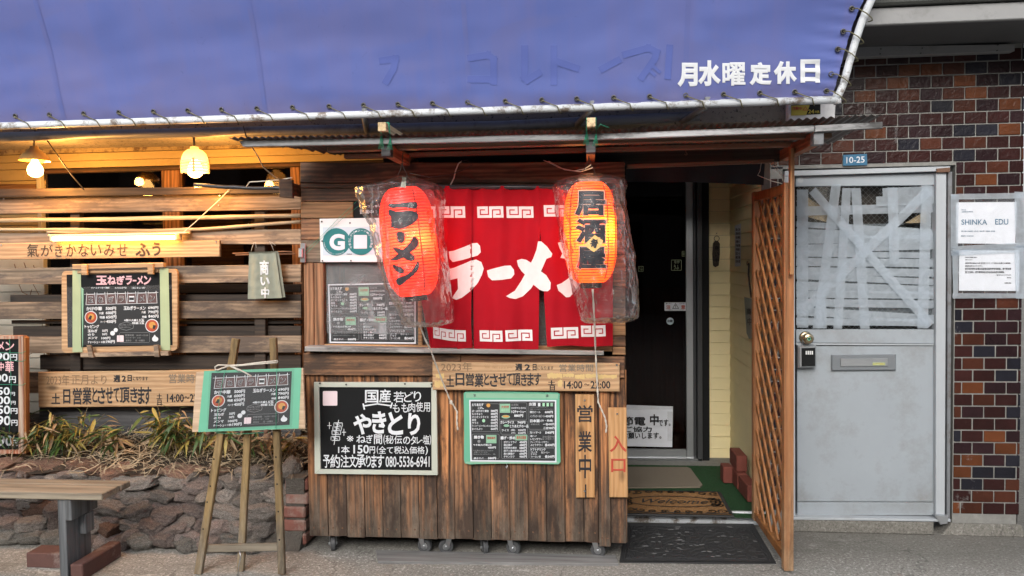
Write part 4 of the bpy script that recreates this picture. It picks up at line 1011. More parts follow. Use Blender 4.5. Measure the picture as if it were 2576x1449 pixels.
for i, q in enumerate(tapes):
    yq = ly+.014-.0009*i; q4 = [P(*tc(*p), yq) for p in q]
    b_ = MB(); lu = (q4[1]-q4[0]).length; lv = (q4[3]-q4[0]).length
    b_.grid(lambda s_, t_: bil(q4, s_, t_)+Vector((0, -.0012*abs(noise.noise(Vector((s_*lu*30, t_*lv*30, i)))), 0)), max(2, int(lu/.03)), max(2, int(lv/.03)))
    build(b_, 'tape_strip', M['tape'], wd_, smooth=True, fix=False)
# letter slot
ls = pq('letter_slot', [(2093, 894), (2254.6, 892), (2254.6, 931.5), (2093, 932.5)], ly-.010, .018, M['slot'], wd_, .004)
pq('flap', [(2115, 902.5), (2234, 901.5), (2234, 921), (2115, 922)], ly-.016, .006, M['alu'], ls, .002)
b_ = MB(); f_ = lambda u, v: P(u, v, ly-.0175); poly(b_, [(2195, 912), (2227, 911.5), (2227, 919), (2195, 919.5)], f_, 0); 
tx(b_, 'LETTERS', (2196.5, 913, 2225.5, 918.3), lambda u, v: P(u, v, ly-.0187), .01, 1); build(b_, 'slot_label', [M['mintgrey'], M['yellowprint']], ls, fix=False)
# knob and key box
c0 = P(2034, 850, ly); kb = MB(); kb.lathe([(.034, 0), (.034, -.006), (.026, -.010), (.014, -.014), (.012, -.030), (.022, -.036), (.0285, -.048), (.0285, -.058), (.022, -.064), (.010, -.066), (.0, -.066)], P(2026, 849, ly), 28, axis='y')
kn = build(kb, 'knob', M['brass'], wd_, smooth=True)
kb = MB(); kk = P(2026, 849, ly)+Vector((0, -.067, 0)); kb.lathe([(.009, 0), (.009, -.002), (0, -.002)], kk, 16, axis='y'); build(kb, 'keyhole_ring', M['mint'], kn)
kb = MB(); kb.lathe([(.0055, 0), (.0, -.001)], kk+Vector((0, -.0022, 0)), 12, axis='y'); build(kb, 'keyhole', M['black'], kn)
kx = thing('key_box', 'small grey combination key box with black face hanging from the door knob', 'key box', P(2031, 927, ly-.03))
b_ = MB(); b_.hexa([P(2008, 870, ly-.042), P(2054, 869, ly-.042), P(2054, 925, ly-.042), P(2008, 926, ly-.042)], (0, .038, 0), 0, .008); build(b_, 'case', M['alu'], kx)
b_ = MB(); b_.hexa([P(2017, 876, ly-.046), P(2051, 875, ly-.046), P(2051, 921, ly-.046), P(2017, 922, ly-.046)], (0, .004, 0), 0, .003); fc = build(b_, 'face', M['black'], kx)
for i in range(4):
    b_ = MB(); u = 2027+i*5; b_.hexa([P(u, 883, ly-.049), P(u+3.4, 883, ly-.049), P(u+3.4, 892, ly-.049), P(u, 892, ly-.049)], (0, .004, 0), 0, .001); build(b_, 'number_wheel', M['white'], fc)
b_ = MB(); b_.tube([P(2020, 872, ly-.02), P(2020, 855, ly-.02), P(2024, 845, ly-.02), P(2030, 845, ly-.02), P(2034, 855, ly-.02), P(2034, 872, ly-.02)], .003, 8); build(b_, 'shackle', M['steel'], kx, smooth=True)
# hinges, sticker, broken concrete under the sill
pq('hinge', [(2357, 424), (2391, 421), (2390, 433), (2358, 434)], fy-.018, .02, M['rust'], wd_)
pq('hinge', [(2352, 1296), (2386, 1298), (2384, 1318), (2366, 1320)], fy-.024, .03, M['alu'], wd_)
b_ = MB(); disc(b_, 2014, 453, 7, lambda u, v: P(u, v, ly-.0005)); build(b_, 'round_sticker', M['alu'], wd_, fix=False)
b_ = MB(); b_.hexa([P(1985, 1308, YB-.03), P(2350, 1314, YB-.03), (P(2350, 1314, YB-.03).x, YB-.03, 0), (P(1985, 1308, YB-.03).x, YB-.03, 0)], (0, .14, 0), 0, .006)
b_.hexa([(1.92, YB-.012, .06), (XR+.01, YB-.012, .06), (XR+.02, YB-.03, -.0), (1.86, YB-.03, -.0)], (0, .1, 0), 0, .004)
build(b_, 'door_threshold', M['concrete'], kind='structure')
# black strip painting the shade in the gap beside the right jamb
pq('frame_trim_and_gap', [(2381.5, 436), (2384.5, 436), (2381.5, 1306), (2378, 1306)], YB+.03, .02, M['black'], wd_, 0)
# address plate
ad = thing('address_plate', 'small blue enamel plate reading 10-25 above the white door', 'sign', P(2152, 416, YB))
b_ = MB(); b_.hexa([P(2121, 389.5, YB-.014), P(2181, 387, YB-.014), P(2182, 415.5, YB-.014), P(2121, 417, YB-.014)], (0, .006, 0), 0, .001); build(b_, 'plate', M['blueplate'], ad)
b_ = MB(); tx(b_, '10-25', [(2129, 395), (2175, 393), (2175, 409), (2129, 411)], lambda u, v: P(u, v, YB-.0155), .012, 0, 3); build(b_, 'lettering', M['paper'], ad, fix=False)
# two notices in plastic
for i, (nm, lab, sl4, pp) in enumerate((('notice', 'upper white notice in a taped plastic sleeve, large blue letters SHINKA EDU', [(2392, 490), (2578, 487), (2578, 618), (2392, 628)], [(2405, 509), (2557.5, 508), (2554, 614), (2405, 612)]),
        ('notice', 'lower white notice in a taped plastic sleeve, small lines of black print', [(2395, 632), (2572, 622), (2578, 746), (2398, 746)], [(2413, 629), (2565, 630.5), (2563, 732), (2412, 731)]))):
    t_ = thing(nm, lab, 'notice', P(2480, sl4[2][1], YB-.02), 'notices taped to the brick wall')
    q4 = [P(u, v, YB-.018) for u, v in pp]; b_ = MB(); b_.add(q4, [(0, 1, 2, 3)]); build(b_, 'sheet', M['paper'], t_, fix=False)
    q4b = [P(u, v, YB-.0235) for u, v in sl4]; b_ = MB(); b_.grid(lambda s_, u_: bil(q4b, s_, u_)+Vector((0, -.0025*abs(noise.noise(Vector((s_*8, u_*6, i)))), 0)), 24, 18); build(b_, 'sleeve', M['sleeve'], t_, smooth=True, fix=False)
    b_ = MB(); f_ = lambda u, v: P(u, v, YB-.0195)
    if i == 0:
        tx(b_, 'SHINKA', (2418.5, 552, 2483.5, 565.5), f_, .012, 0, 3); tx(b_, 'EDU', (2503.5, 551, 2536.5, 565), f_, .012, 0, 3)
        tx(b_, 'Free Talk', (2419, 526.5, 2430, 529), f_, .01, 0); tx(b_, 'LEARNING CENTER', (2419, 531.5, 2448, 534), f_, .01, 0)
        tx(b_, '神学・英語・英会話教室　大学入試・小論文対策・各種試験・留学相談', (2418, 580, 2503, 583), f_, .01, 0); tx(b_, '電話番号：055-0000-0000', (2418, 592, 2449, 595), f_, .01, 0)
    else:
        tx(b_, 'SHINKA EDU 駐輪場のお知らせ', (2428, 646, 2458, 649), f_, .02, 1); tx(b_, 'お願い申し上げます', (2428, 652, 2446, 654.5), f_, .02, 1)
        tx(b_, '自転車の置き場所はビル裏の駐車場ですので、ドアの前または左隣さんの駐車場に', (2428, 660, 2543, 664), f_, .01, 1); tx(b_, '自転車を置かないでください。', (2428, 667, 2472, 671), f_, .01, 1)
        tx(b_, '自行车的停车位置在这栋楼后面的停车场里面，请不要在教', (2428, 673.5, 2544, 679), f_, .02, 1); tx(b_, '室门口停车，更不要停放在右手边花店的停车场里面。', (2428, 682, 2527, 687.5), f_, .02, 1)
        tx(b_, 'ご協力ありがとうございます。', (2505, 690, 2544, 693.5), f_, .01, 1); tx(b_, '神学社', (2533, 697, 2544, 700), f_, .02, 1); tx(b_, 'SHINKA EDU', (2527, 710.5, 2544, 713.5), f_, .02, 1)
    build(b_, 'lettering', [M['blueplate'], M['ink']], t_, fix=False)
    for q in ((sl4[0], (2412, sl4[0][1]), (2410, sl4[3][1]-2), sl4[3]), ((2552, sl4[1][1]-5), (2584, sl4[1][1]-4), (2586, sl4[2][1]+6), (2556, sl4[2][1]+5)), ((2392, sl4[0][1]-2), (2574, sl4[1][1]-2), (2574, sl4[1][1]+12), (2394, sl4[0][1]+12)), ((2396, sl4[3][1]-8), (2572, sl4[2][1]-8), (2572, sl4[2][1]+4), (2396, sl4[3][1]+5))):
        b_ = MB(); b_.add([P(u, v, YB-.027-.001*(q[0][0] > 2500)) for u, v in q], [(0, 1, 2, 3)]); build(b_, 'tape_strip', M['tape'], t_, fix=False)
# curl of tape on the upper bricks
b_ = MB(); q4 = [P(2250, 319, YB-.012), P(2258.5, 318, YB-.012), P(2257, 358, YB-.014), P(2251, 362, YB-.02)]; b_.grid(lambda s_, t_: bil(q4, s_, t_)+Vector((.002*math.sin(t_*7), -.006*t_*t_, 0)), 3, 8)
build(b_, 'tape_scrap', M['sleeve'], None, 'scrap of old tape curling off the upper bricks right of the roof end', 'tape', fix=False)

# ---- the other side of the street, seen only in reflections
op = thing('building_across_street', 'plain building on the far side of the street behind the viewer', 'building', (0, -9, 0))
b_ = MB(); b_.box((-14, -11, 0), (5, -9, 5.5)); b_.box((6.5, -12, 0), (18, -9.5, 7.5)); build(b_, 'wall', plain('street_building_wall', (.10, .09, .085), .8), op)
for i in range(8):
    b_ = MB(); x = -13+i*2.2; b_.box((x, -9.02, 1.2 if i % 3 else 0.1), (x+1.2, -8.98, 2.4)); b_.box((x, -9.02, 3.4), (x+1.2, -8.98, 4.5)); build(b_, 'window', M['black'], op)
M['inkbrown'] = plain('dark_brown_ink', (.045, .028, .016), .6, .1)

# ================================================================== SLAT FENCE
YN = 4.22
fe = thing('slat_fence', 'open fence of weathered horizontal planks and bamboo poles left of the stall', 'fence', (-2.4, YN, .4))
def plank(q, y, th=.022, m='fence', nm='plank', par=fe, ch=.003):
    b_ = MB(); b_.hexa([P(u, v, y) for u, v in q], (0, th, 0), 0, ch); return build(b_, nm, M[m], par)
L0 = -480
def pk(vl0, vl1, vr0, vr1, y=YN, m='fence', uL=L0, uR=757, nm='plank'):
    s0 = (vr0-vl0)/757.; s1 = (vr1-vl1)/757.
    plank([(uL, vl0+s0*uL), (uR, vl0+s0*uR), (uR, vl1+s1*uR), (uL, vl1+s1*uL)], y, m=m, nm=nm)
pk(475, 496, 468, 485, YN-.04, 'fence_dark'); pk(497, 538, 487, 527)
pk(586, 612, 576, 615)
pk(675, 716, 665, 710); pk(760.5, 803, 757, 800); pk(848, 889, 845, 887); pk(938, 990, 930, 985)
pk(893, 930, 893, 930, YN+.05, 'fence_dark', 100); pk(1018, 1130, 1022, 1128, YN+.06, 'charcoal_wood', 98)
for u0_, v0_, v1_ in ((25, 742, 762), (28, 806, 815), (32, 821, 848)): pk(v0_, v1_, v0_-1, v1_, YN+.06, 'fence_dark', u0_)
pk(716, 742, 715, 735, YN+.3, 'fence_dark', 160)
for u0_, u1_, v0_, v1_, m_ in ((640, 666, 500, 1030, 'fence_dark'), (176, 200, 500, 1030, 'fence_dark')):
    plank([(u0_, v0_), (u1_, v0_), (u1_+2, v1_), (u0_, v1_)], YN+.024, .04, m_, 'post')
def bpole(pts, r, y, m='bamboo', par=fe, nm='bamboo_pole', nodes=7, label=None, cat=None):
    P_ = [P(u, v, y) for u, v in pts]; full = []; rs = []
    tot = 40
    for i in range(tot+1):
        k = i/tot*(len(P_)-1); j = min(int(k), len(P_)-2); full.append(P_[j].lerp(P_[j+1], k-j)+Vector((0, 0, .0012*math.sin(i*.7))))
        rs.append(r*(1+(.16 if i % max(1, tot//nodes) == 0 else 0))*(1-.1*i/tot))
    b_ = MB(); b_.tube(full, rs, 10); return build(b_, nm, M[m], par, label, cat, smooth=True)
bpole([(-470, 562), (-150, 557), (300, 551), (757, 543)], .0135, YN-.02)
bpole([(-470, 570), (-150, 574), (0, 577), (380, 580), (500, 577), (757, 558)], .011, YN-.018)
bpole([(120, 584), (300, 583), (480, 584)], .009, YN-.015, nodes=4)
# nails
b_ = MB()
for u, v in ((10, 500), (553, 492), (610, 549), (625, 564), (550, 516)): b_.lathe([(.004, 0), (.003, -.004)], P(u, v, YN-.012), 8, axis='y')
build(b_, 'nail', M['steel'], fe, kind='stuff')
# black pole through the bracket
bk = thing('black_bamboo_pole', 'black bamboo pole held in a wooden bracket across the top of the fence', 'pole', P(620, 470, 3.9))
bpole([(489, 466), (620, 473), (760, 473.5), (900, 476)], .011, 4.0, 'blackpole', bk, 'pole', 4)
b_ = MB(); b_.hexa([P(701, 449, 3.60), P(735, 449+3, 3.60), P(736, 499, 3.60), P(702, 496, 3.60)], (0, .02, 0), 0, .003); build(b_, 'bracket', M['beam'], bk)
b_ = MB(); p0, p1 = P(718, 452, 3.60), P(718, 498, 3.60); b_.box((p0.x-.01, 3.62, p1.z+.02), (p0.x+.012, 3.99, p0.z-.01), 0, .003); build(b_, 'bracket_arm', M['beam'], bk)

# ================================================================== SIGN BOARDS ON THE FENCE
def sign(name, label, cat, q, y, th, m, grp=None):
    c = P(q[3][0]*.5+q[2][0]*.5, q[3][1], y); t_ = thing(name, label, cat, c, grp)
    b_ = MB(); b_.hexa([P(u, v, y) for u, v in q], (0, th, 0), 0, .003); build(b_, 'board', M[m], t_); return t_
s1 = sign('name_board', 'long pine name board with brush lettering directly under the tube lamp', 'sign', [(-160, 614), (552, 604.5), (552, 645.5), (-160, 656)], YN-.045, .02, 'sign_wood')
f_ = lambda cx, cy: P(cx*.30864, 255.6+cy*.30864, YN-.0465)
b_ = MB()
for ch, bx in (('氣', (220, 1160, 315, 1265)), ('が', (332, 1165, 430, 1258)), ('き', (448, 1168, 510, 1265)), ('か', (540, 1162, 618, 1262)), ('な', (638, 1162, 722, 1262)), ('い', (738, 1165, 825, 1255)), ('み', (848, 1165, 935, 1260)), ('せ', (955, 1160, 1038, 1258))): tx(b_, ch, bx, f_, .004, 0, 3)
for ch, bx in (('ふ', (1102, 1150, 1225, 1262)), ('う', (1240, 1145, 1308, 1258))): tx(b_, ch, bx, f_, .035, 0, 3)
build(b_, 'lettering', M['inkbrown'], s1, fix=False)
b_ = MB()
for cx, cy in ((12, 1168), (1762, 1140)): b_.lathe([(.006, 0), (.004, -.004)], f_(cx, cy), 8, axis='y')
build(b_, 'screw', M['steel'], s1)

def hours(t_, f, full):
    """opening-hours lettering, in the coordinates of the zoomed left-hand board"""
    b_ = MB()
    tx(b_, '2023年', (305, 125, 455, 196), f, .002, 0, 2)
    tx(b_, '正月より', (470, 128, 700, 192), lambda x, y: f(x, y), -.004 if False else 0, 3)
    for ch, bx in (('週', (745, 128, 790, 176)), ('2', (800, 132, 828, 172)), ('日', (838, 128, 866, 170))): tx(b_, ch, bx, f, .03, 1, 2)
    tx(b_, 'になります', (874, 138, 972, 164), f, .006, 1, 2)
    tx(b_, '営業時間', (1110, 120, 1335, 182), f, .004, 2, 2)
    for ch, bx in (('土', (338, 248, 395, 318)), ('日', (415, 222, 462, 316)), ('営', (478, 212, 538, 322)), ('業', (540, 208, 602, 322)), ('と', (606, 208, 640, 308)), ('さ', (640, 210, 692, 318)), ('せ', (694, 208, 742, 316)), ('て', (746, 212, 782, 308)), ('頂', (786, 208, 852, 312)), ('き', (855, 210, 905, 308)), ('ま', (905, 206, 950, 320)), ('す', (945, 205, 995, 322))): tx(b_, ch, bx, f, .022, 1, 2)
    tx(b_, '土', (1028, 250, 1066, 286), f, .02, 1); tx(b_, '日', (1034, 290, 1062, 326), f, .02, 1)
    tx(b_, '14:00', (1097, 252, 1208, 306), f, .02, 1); tx(b_, '～', (1212, 268, 1245, 284), f, .02, 1); tx(b_, '22:00', (1248, 252, 1360, 306), f, .02, 1)
    if full:
        for a in ((1040, 175, 1100, 208), (1180, 178, 1230, 212), (1250, 182, 1300, 210), (1350, 182, 1420, 205)):
            poly(b_, [(a[0]+(a[2]-a[0])*(.5+.5*math.cos(k*.7)*(1+.12*math.sin(k*3))), a[1]+(a[3]-a[1])*(.5+.5*math.sin(k*.7))) for k in range(9)], lambda x, y: f(x, y)+Vector((0, .0004, 0)), 3)
    build(b_, 'lettering', [M['inkfaint'], M['ink'], M['inkgrey'], M['paintyellow'] if full else M['inkfaint']], t_, fix=False)
s2 = sign('opening_hours_board', 'pine opening-hours board hanging on the fence, its right end behind the easel', 'sign', [(95, 936.5), (540, 930.5), (540, 1021.5), (96.5, 1025)], YN-.05, .02, 'sign_wood', 'opening hours boards')
fl = lambda cx, cy: P(cx*.38275, 894.4+cy*.38275+ (0), YN-.0515)
hours(s2, fl, False)
# knots painted round
# tube lamp
tl_ = thing('tube_lamp', 'lit warm fluorescent tube lamp fixed above the name board', 'lamp', P(288, 600, YN-.09))
b_ = MB(); b_.box((P(120, 590, YN-.07).x, YN-.075, P(120, 594, YN-.07).z), (P(468, 588, YN-.07).x, YN-.022, P(468, 584, YN-.07).z), 0, .004); build(b_, 'housing', M['creamplastic'], tl_)
ta, tb = P(134, 601, YN-.085), P(442, 597.5, YN-.085)
M['tubelight'] = emit('warm_tube_glow', (1.0, .45, .09), 26)
b_ = MB(); b_.tube([ta, tb], .0125, 14); build(b_, 'tube', M['tubelight'], tl_, smooth=True)
for p in (ta, tb):
    s_ = -1 if p is ta else 1
    b_ = MB(); b_.box((p.x+s_*.001, p.y-.014, p.z-.015), (p.x+s_*.014, YN-.04, p.z+.02), 0, .003); build(b_, 'end_cap', M['creamplastic'], tl_)
b_ = MB(); b_.tube([P(442, 592, YN-.05), P(462, 584, YN-.05), P(490, 560, YN-.06), P(520, 532, YN-.06), P(552, 503, YN-.06), P(577, 477, YN-.05)], .0025, 6); build(b_, 'cable', M['string'], tl_, smooth=True)

# pendant lamps
M['bulb'] = emit('warm_bulb_glow', (1.0, .55, .17), 16)
def lamp_light(par, loc, e, r=.03, col=(1, .44, .09)):
    L = bpy.data.lights.new('bulb_light', 'POINT'); L.energy = e; L.shadow_soft_size = r; L.color = col
    o = bpy.data.objects.new('bulb_light', L); COL.objects.link(o); o.parent = par; o.location = Vector(loc)-WPOS[par.name]; return o
YLm = 4.02
c1 = P(87, 404, YLm)
l1 = thing('pendant_lamp', 'left pendant lamp with open orange dish shade and a bare glowing bulb', 'lamp', c1, 'pendant lamps under the eaves')
s_ = .0021
b_ = MB(); b_.lathe([(.006, .082), (.022, .079), (.024, .068), (.034, .060), (.055, .042), (.072, .018), (.079, .002), (.080, -.002), (.076, .000), (.052, .038), (.02, .055)], c1, 32, cap=False); build(b_, 'shade', M['ceramic'], l1, smooth=True)
b_ = MB(); b_.lathe([(.0, .03), (.014, .028), (.015, .005), (.020, -.010), (.036, -.035), (.041, -.055), (.036, -.078), (.020, -.091), (0, -.095)], c1+Vector((.002, 0, 0)), 24); build(b_, 'bulb', M['bulb'], l1, smooth=True)
b_ = MB(); b_.tube([c1+Vector((0, 0, .08)), c1+Vector((0, .005, .14)), c1+Vector((0, .02, .2))], .004, 6); build(b_, 'cord', M['wire'], l1, smooth=True)
c2 = P(491, 437, YLm)
l2 = thing('pendant_lamp', 'right pendant lamp with cream slotted cage shade, glowing bulb showing below', 'lamp', c2, 'pendant lamps under the eaves')
b_ = MB(); b_.lathe([(.012, .150), (.022, .148), (.023, .136), (.040, .130), (.058, .112), (.068, .088), (.071, .068)], c2, 36, cap=False)
for z in (.060, .044, .028, .012): b_.lathe([(.066, z+.005), (.073, z+.003), (.074, z-.001), (.071, z-.004), (.066, z-.005)], c2, 36, cap=False)
for k in range(4):
    a = .4+k*1.57; b_.tube([c2+Vector((.071*math.cos(a), .071*math.sin(a), .08)), c2+Vector((.070*math.cos(a), .070*math.sin(a), .002))], .006, 6)
M['creamglow'] = None
t = NT('backlit_cream_plastic'); M['creamglow'] = t.done(t.n('ShaderNodeMixShader', i0=.55, i1=t.bsdf((.80, .66, .46, 1), .4), i2=t.n('ShaderNodeBsdfTranslucent', Color=(.95, .74, .50, 1)).outputs[0]).outputs[0])
build(b_, 'shade', M['creamglow'], l2, smooth=True)
b_ = MB(); b_.lathe([(0, .10), (.014, .098), (.016, .075), (.034, .045), (.041, .018), (.036, -.006), (.020, -.020), (0, -.024)], c2, 24); build(b_, 'bulb', M['bulb'], l2, smooth=True)
b_ = MB(); b_.tube([c2+Vector((0, 0, .148)), c2+Vector((-.002, .0, .2)), c2+Vector((0, .02, .26))], .006, 6); build(b_, 'cord', M['wire'], l2, smooth=True)
lamp_light(l1, c1+Vector((0, -.0, -.135)), 8, .04); lamp_light(l2, c2+Vector((0, 0, -.07)), 8, .04)
lamp_light(l1, c1+Vector((.0, .10, -.02)), 6, .03)
lamp_light(l2, c2+Vector((.0, .12, .03)), 6, .03)
for lab, pts, y in (('dark cable sagging from the eaves down behind the fence beside the left lamp', [(106, 345), (118, 352), (150, 398), (180, 440), (212, 478)], 4.1), ('dark cable hanging from the eaves to the bracket beside the right lamp', [(612, 318), (622, 352), (648, 392), (662, 420), (690, 445), (712, 455)], 3.95)):
    b_ = MB(); b_.tube([P(u, v, y) for u, v in pts], .0035, 6); build(b_, 'cable', M['wire'], None, lab, 'cable', smooth=True)
for lab, pts, y in (('pale cable looped over the black pole near the stall corner', [(620, 470), (628, 458), (660, 456), (705, 452), (735, 447)], 3.96),):
    b_ = MB(); b_.tube([P(u, v, y) for u, v in pts], .003, 6); build(b_, 'cable', M['string'], None, lab, 'cable', smooth=True)

# ================================================================== PRINTED MENUS
def inbox(b_, f, x0, y0, x1, y1, m): poly(b_, [(x0, y0), (x1, y0), (x1, y1), (x0, y1)], f, m)
def lift(f, d): return lambda x, y: f(x, y)+LN*d
def ramen_menu(par, f, n, names='menu_sheet'):
    """f maps the zoomed fence-board picture onto the sheet; n = unit normal towards the street"""
    lf = lambda d: (lambda x, y: f(x, y)+n*d)
    b_ = MB(); q = [(1180, 500), (2290, 500), (2296, 1300), (1184, 1300)]; poly(b_, q, lf(.002), 0); sh = build(b_, names, M['slate'], par, fix=False)
    b_ = MB(); g = lf(.0028); g2 = lf(.0036); g3 = lf(.0044)
    stroke(b_, [(1205, 575), (2260, 548)], 5, g)
    for i, ch in enumerate('玉ねぎラーメン'):
        x = 1232+i*146; y = 548-i*3.5; w = 138
        poly(b_, [(x, y+25), (x+14, y+30), (x+w-16, y+24), (x+w-8, y), (x+w+2, y+170), (x, y+175)], g, 2)
        stroke(b_, [(x+12, y), (x+14, y+30), (x+w-18, y+26), (x+w-16, y)], 6, g2); stroke(b_, [(x+12, y), (x, y+176), (x+w, y+172), (x+w-14, y)], 6, g2)
        tx(b_, ch, (x+30, y+62, x+w-34, y+148), g2, .035, 0); tx(b_, ch, (x+34, y+66, x+w-38, y+144), g3, .012, 3)
    for s, bx in (('かけ中華', (1235, 752, 1460, 808)), ('500円', (1512, 752, 1660, 803)), ('大盛', (1415, 825, 1482, 862)), ('600円', (1512, 815, 1660, 865)), ('特盛', (1425, 885, 1500, 922)), ('650円', (1515, 875, 1665, 925)), ('ハーフ', (1435, 955, 1508, 985)), ('450円', (1518, 938, 1658, 988)),
                  ('玉ねぎラーメン', (1768, 742, 2082, 800)), ('690円', (2115, 745, 2262, 790)), ('大盛', (2020, 812, 2082, 848)), ('790円', (2115, 805, 2262, 850)), ('特盛', (2030, 880, 2095, 912)), ('840円', (2120, 865, 2265, 912)), ('※麺の大盛', (1775, 928, 1950, 962)), ('1.5玉', (1958, 925, 2062, 965)), ('特盛 2玉', (1888, 968, 2062, 1002)),
                  ('トッピング', (1212, 1010, 1418, 1062)), ('玉ねぎ', (1255, 1075, 1395, 1118)), ('50円', (1462, 1075, 1540, 1115)), ('のり', (1255, 1132, 1350, 1168)), ('50円', (1462, 1128, 1532, 1162)), ('メンマ', (1258, 1178, 1395, 1218)), ('100円', (1452, 1182, 1578, 1220)), ('チャーシュー', (1255, 1238, 1435, 1278)), ('1枚', (1450, 1238, 1508, 1272)), ('190円', (1515, 1228, 1642, 1275))):
        tx(b_, s, bx, g, .04, 0)
    for s, bx in (('営業時間　16:00～22:00', (1790, 1145, 2118, 1172)), ('ラストオーダー　21:00', (1795, 1182, 2010, 1206)), ('定休日　　月・水曜日', (1798, 1220, 2065, 1248)), ('玉ねぎ嫌いな方は', (1715, 1000, 1880, 1022)), ('お申し出下さい。', (1718, 1035, 1870, 1055))): tx(b_, s, bx, g, .01, 1)
    stroke(b_, rr(1708, 1120, 2138, 1262, 20), 4, g, 1, True)
    stroke(b_, [(1805+105*math.cos(k*.5236)*(1+.06*(k % 2)), 1030+52*math.sin(k*.5236)*(1+.12*(k % 2))) for k in range(12)], 6, g, 1, True)
    for cx, cy, r in ((1302, 903, 90), (2172, 1022, 96)):
        disc(b_, cx, cy, r, g, 0, 24); disc(b_, cx, cy, r*.88, g2, 4, 24); disc(b_, cx+6, cy-8, r*.5, g3, 5, 12)
        b4 = lf(.0052); poly(b_, [(cx-10, cy-30), (cx+20, cy-20), (cx+5, cy+35), (cx-35, cy+25)] if cx < 1500 else [(cx+20, cy-10), (cx+60, cy-5), (cx+40, cy+50), (cx+10, cy+40)], b4, 3)
    poly(b_, rr(1672, 1160, 1768, 1252, 8), g, 6)
    disc(b_, 1610, 1130, 34, g, 0, 12); disc(b_, 1655, 1085, 30, g, 0, 12)
    poly(b_, chaikin([(2210, 1145), (2225, 1175), (2265, 1200), (2255, 1240), (2220, 1250), (2180, 1240), (2170, 1205), (2195, 1175)], 1), g, 0)
    build(b_, 'print', [M['chalk'], M['chalkgrey'], M['maroon'], M['slate'], M['redprint'], M['orangeprint'], M['pinkprint']], sh, fix=False)
    return sh
M['redprint'] = plain('soup_red_print', (.38, .07, .03), .4, .25, 30); M['orangeprint'] = plain('orange_print', (.55, .28, .07), .4, .2, 30); M['pinkprint'] = plain('pale_pink_print', (.72, .60, .64), .4, .03)
def izakaya_menu(par, f, n, q):
    lf = lambda d: (lambda x, y: f(x, y)+n*d)
    b_ = MB(); poly(b_, [(q[0][0]-14, q[0][1]-14), (q[1][0]+14, q[1][1]-14), (q[2][0]+14, q[2][1]+16), (q[3][0]-14, q[3][1]+16)], lf(.002), 0); sh = build(b_, 'menu_sheet', M['paper'], par, fix=False)
    b_ = MB(); poly(b_, q, lf(.0028), 0); build(b_, 'black_print', M['slate'], sh, fix=False)
    b_ = MB(); g = lf(.0036); g2 = lf(.0044)
    for bx in ((410, 490, 690, 772), (412, 798, 688, 1048), (690, 480, 970, 655), (705, 665, 975, 800), (712, 815, 985, 1048), (990, 478, 1250, 750), (992, 765, 1252, 935), (1000, 942, 1250, 1048)): stroke(b_, rr(*bx, 14), 3, g, 1, True)
    for i, (a, p_) in enumerate((('ばーば手作り漬物', '380円'), ('もろきゅう', '380円'), ('オニオンスライス', '450円'), ('枝豆', '450円'), ('サラミ', '500円'), ('ウィンナー(シャウエッセン)', '550円'), ('まぐろぶつ', '660円'))):
        y = 550+i*30.5; tx(b_, a, (412, y+2, 412+min(185, len(a)*21), y+26), g, .028); tx(b_, p_, (602, y, 672, y+26), g, .045)
    for s, bx, bo in (('とりあえず', (412, 485, 528, 515), .03), ('これ。', (470, 520, 532, 545), .03), ('焼き物', (430, 812, 532, 848), .03), ('やき鳥(ねぎ間)3本', (424, 898, 612, 922), .01), ('450円', (572, 924, 654, 948), .03), ('焼きサバ', (430, 1034, 528, 1056), .01), ('580円', (574, 1032, 656, 1056), .03),
                      ('口の中でとろける', (812, 522, 958, 544), .01), ('トロチャーシュー', (810, 555, 958, 588), .03), ('880円', (840, 596, 932, 626), .03), ('カレーライス', (700, 662, 840, 694), .03), ('740円', (874, 666, 954, 694), .03), ('とりあえずの一品', (796, 702, 985, 734), .02), ('ライス', (714, 748, 786, 772), .01), ('(並)', (808, 746, 850, 770), .01), ('250円', (880, 748, 956, 770), .02), ('(小)', (812, 776, 852, 796), .01), ('150円', (882, 776, 956, 798), .02), ('揚げ・炒め', (700, 820, 852, 856), .03),
                      ('お酒', (992, 478, 1062, 512), .03), ('樽生ビール', (1000, 562, 1108, 586), .01), ('600円', (1152, 562, 1234, 588), .03), ('ノンアルコールビール', (1000, 602, 1152, 628), .0), ('430円', (1156, 604, 1238, 630), .03), ('日本酒', (1002, 648, 1100, 680), .03), ('(冷・熱燗)', (1108, 650, 1236, 676), .01), ('一合490円', (1134, 684, 1250, 712), .02), ('二合980円', (1138, 722, 1252, 750), .02), ('角ハイボール', (1002, 770, 1116, 796), .01), ('540円', (1156, 770, 1246, 798), .03), ('樽ハイ', (1004, 808, 1070, 830), .01), ('レモンサワー', (1004, 838, 1128, 862), .01), ('グレープフルーツサワー', (1004, 868, 1192, 892), .0), ('ぶどうサワー', (1004, 898, 1132, 922), .01), ('各430円', (1152, 894, 1252, 924), .03), ('ソフトドリンク', (1004, 942, 1160, 968), .03), ('コーラ', (1010, 974, 1076, 994), .01), ('缶コーヒー', (1116, 974, 1200, 996), .01), ('トマト', (1012, 994, 1072, 1014), .01), ('ウーロン茶', (1012, 1018, 1112, 1040), .01), ('各240円', (1152, 1012, 1252, 1042), .03)):
        tx(b_, s, bx, g, bo+.018)
    for i, (a, p_) in enumerate((('ポテトフライ', '450円'), ('磯辺揚げ', '480円'), ('砂肝炒め焼き', '580円'), ('茄子と鳥の炒め', '650円'), ('鳥の唐揚げ', '690円'), ('チキンカツ', '980円'))):
        y = 868+i*29.5; tx(b_, a, (734, y, 734+len(a)*22, y+24), g, .028); tx(b_, p_, (894, y, 970, y+26), g, .045)
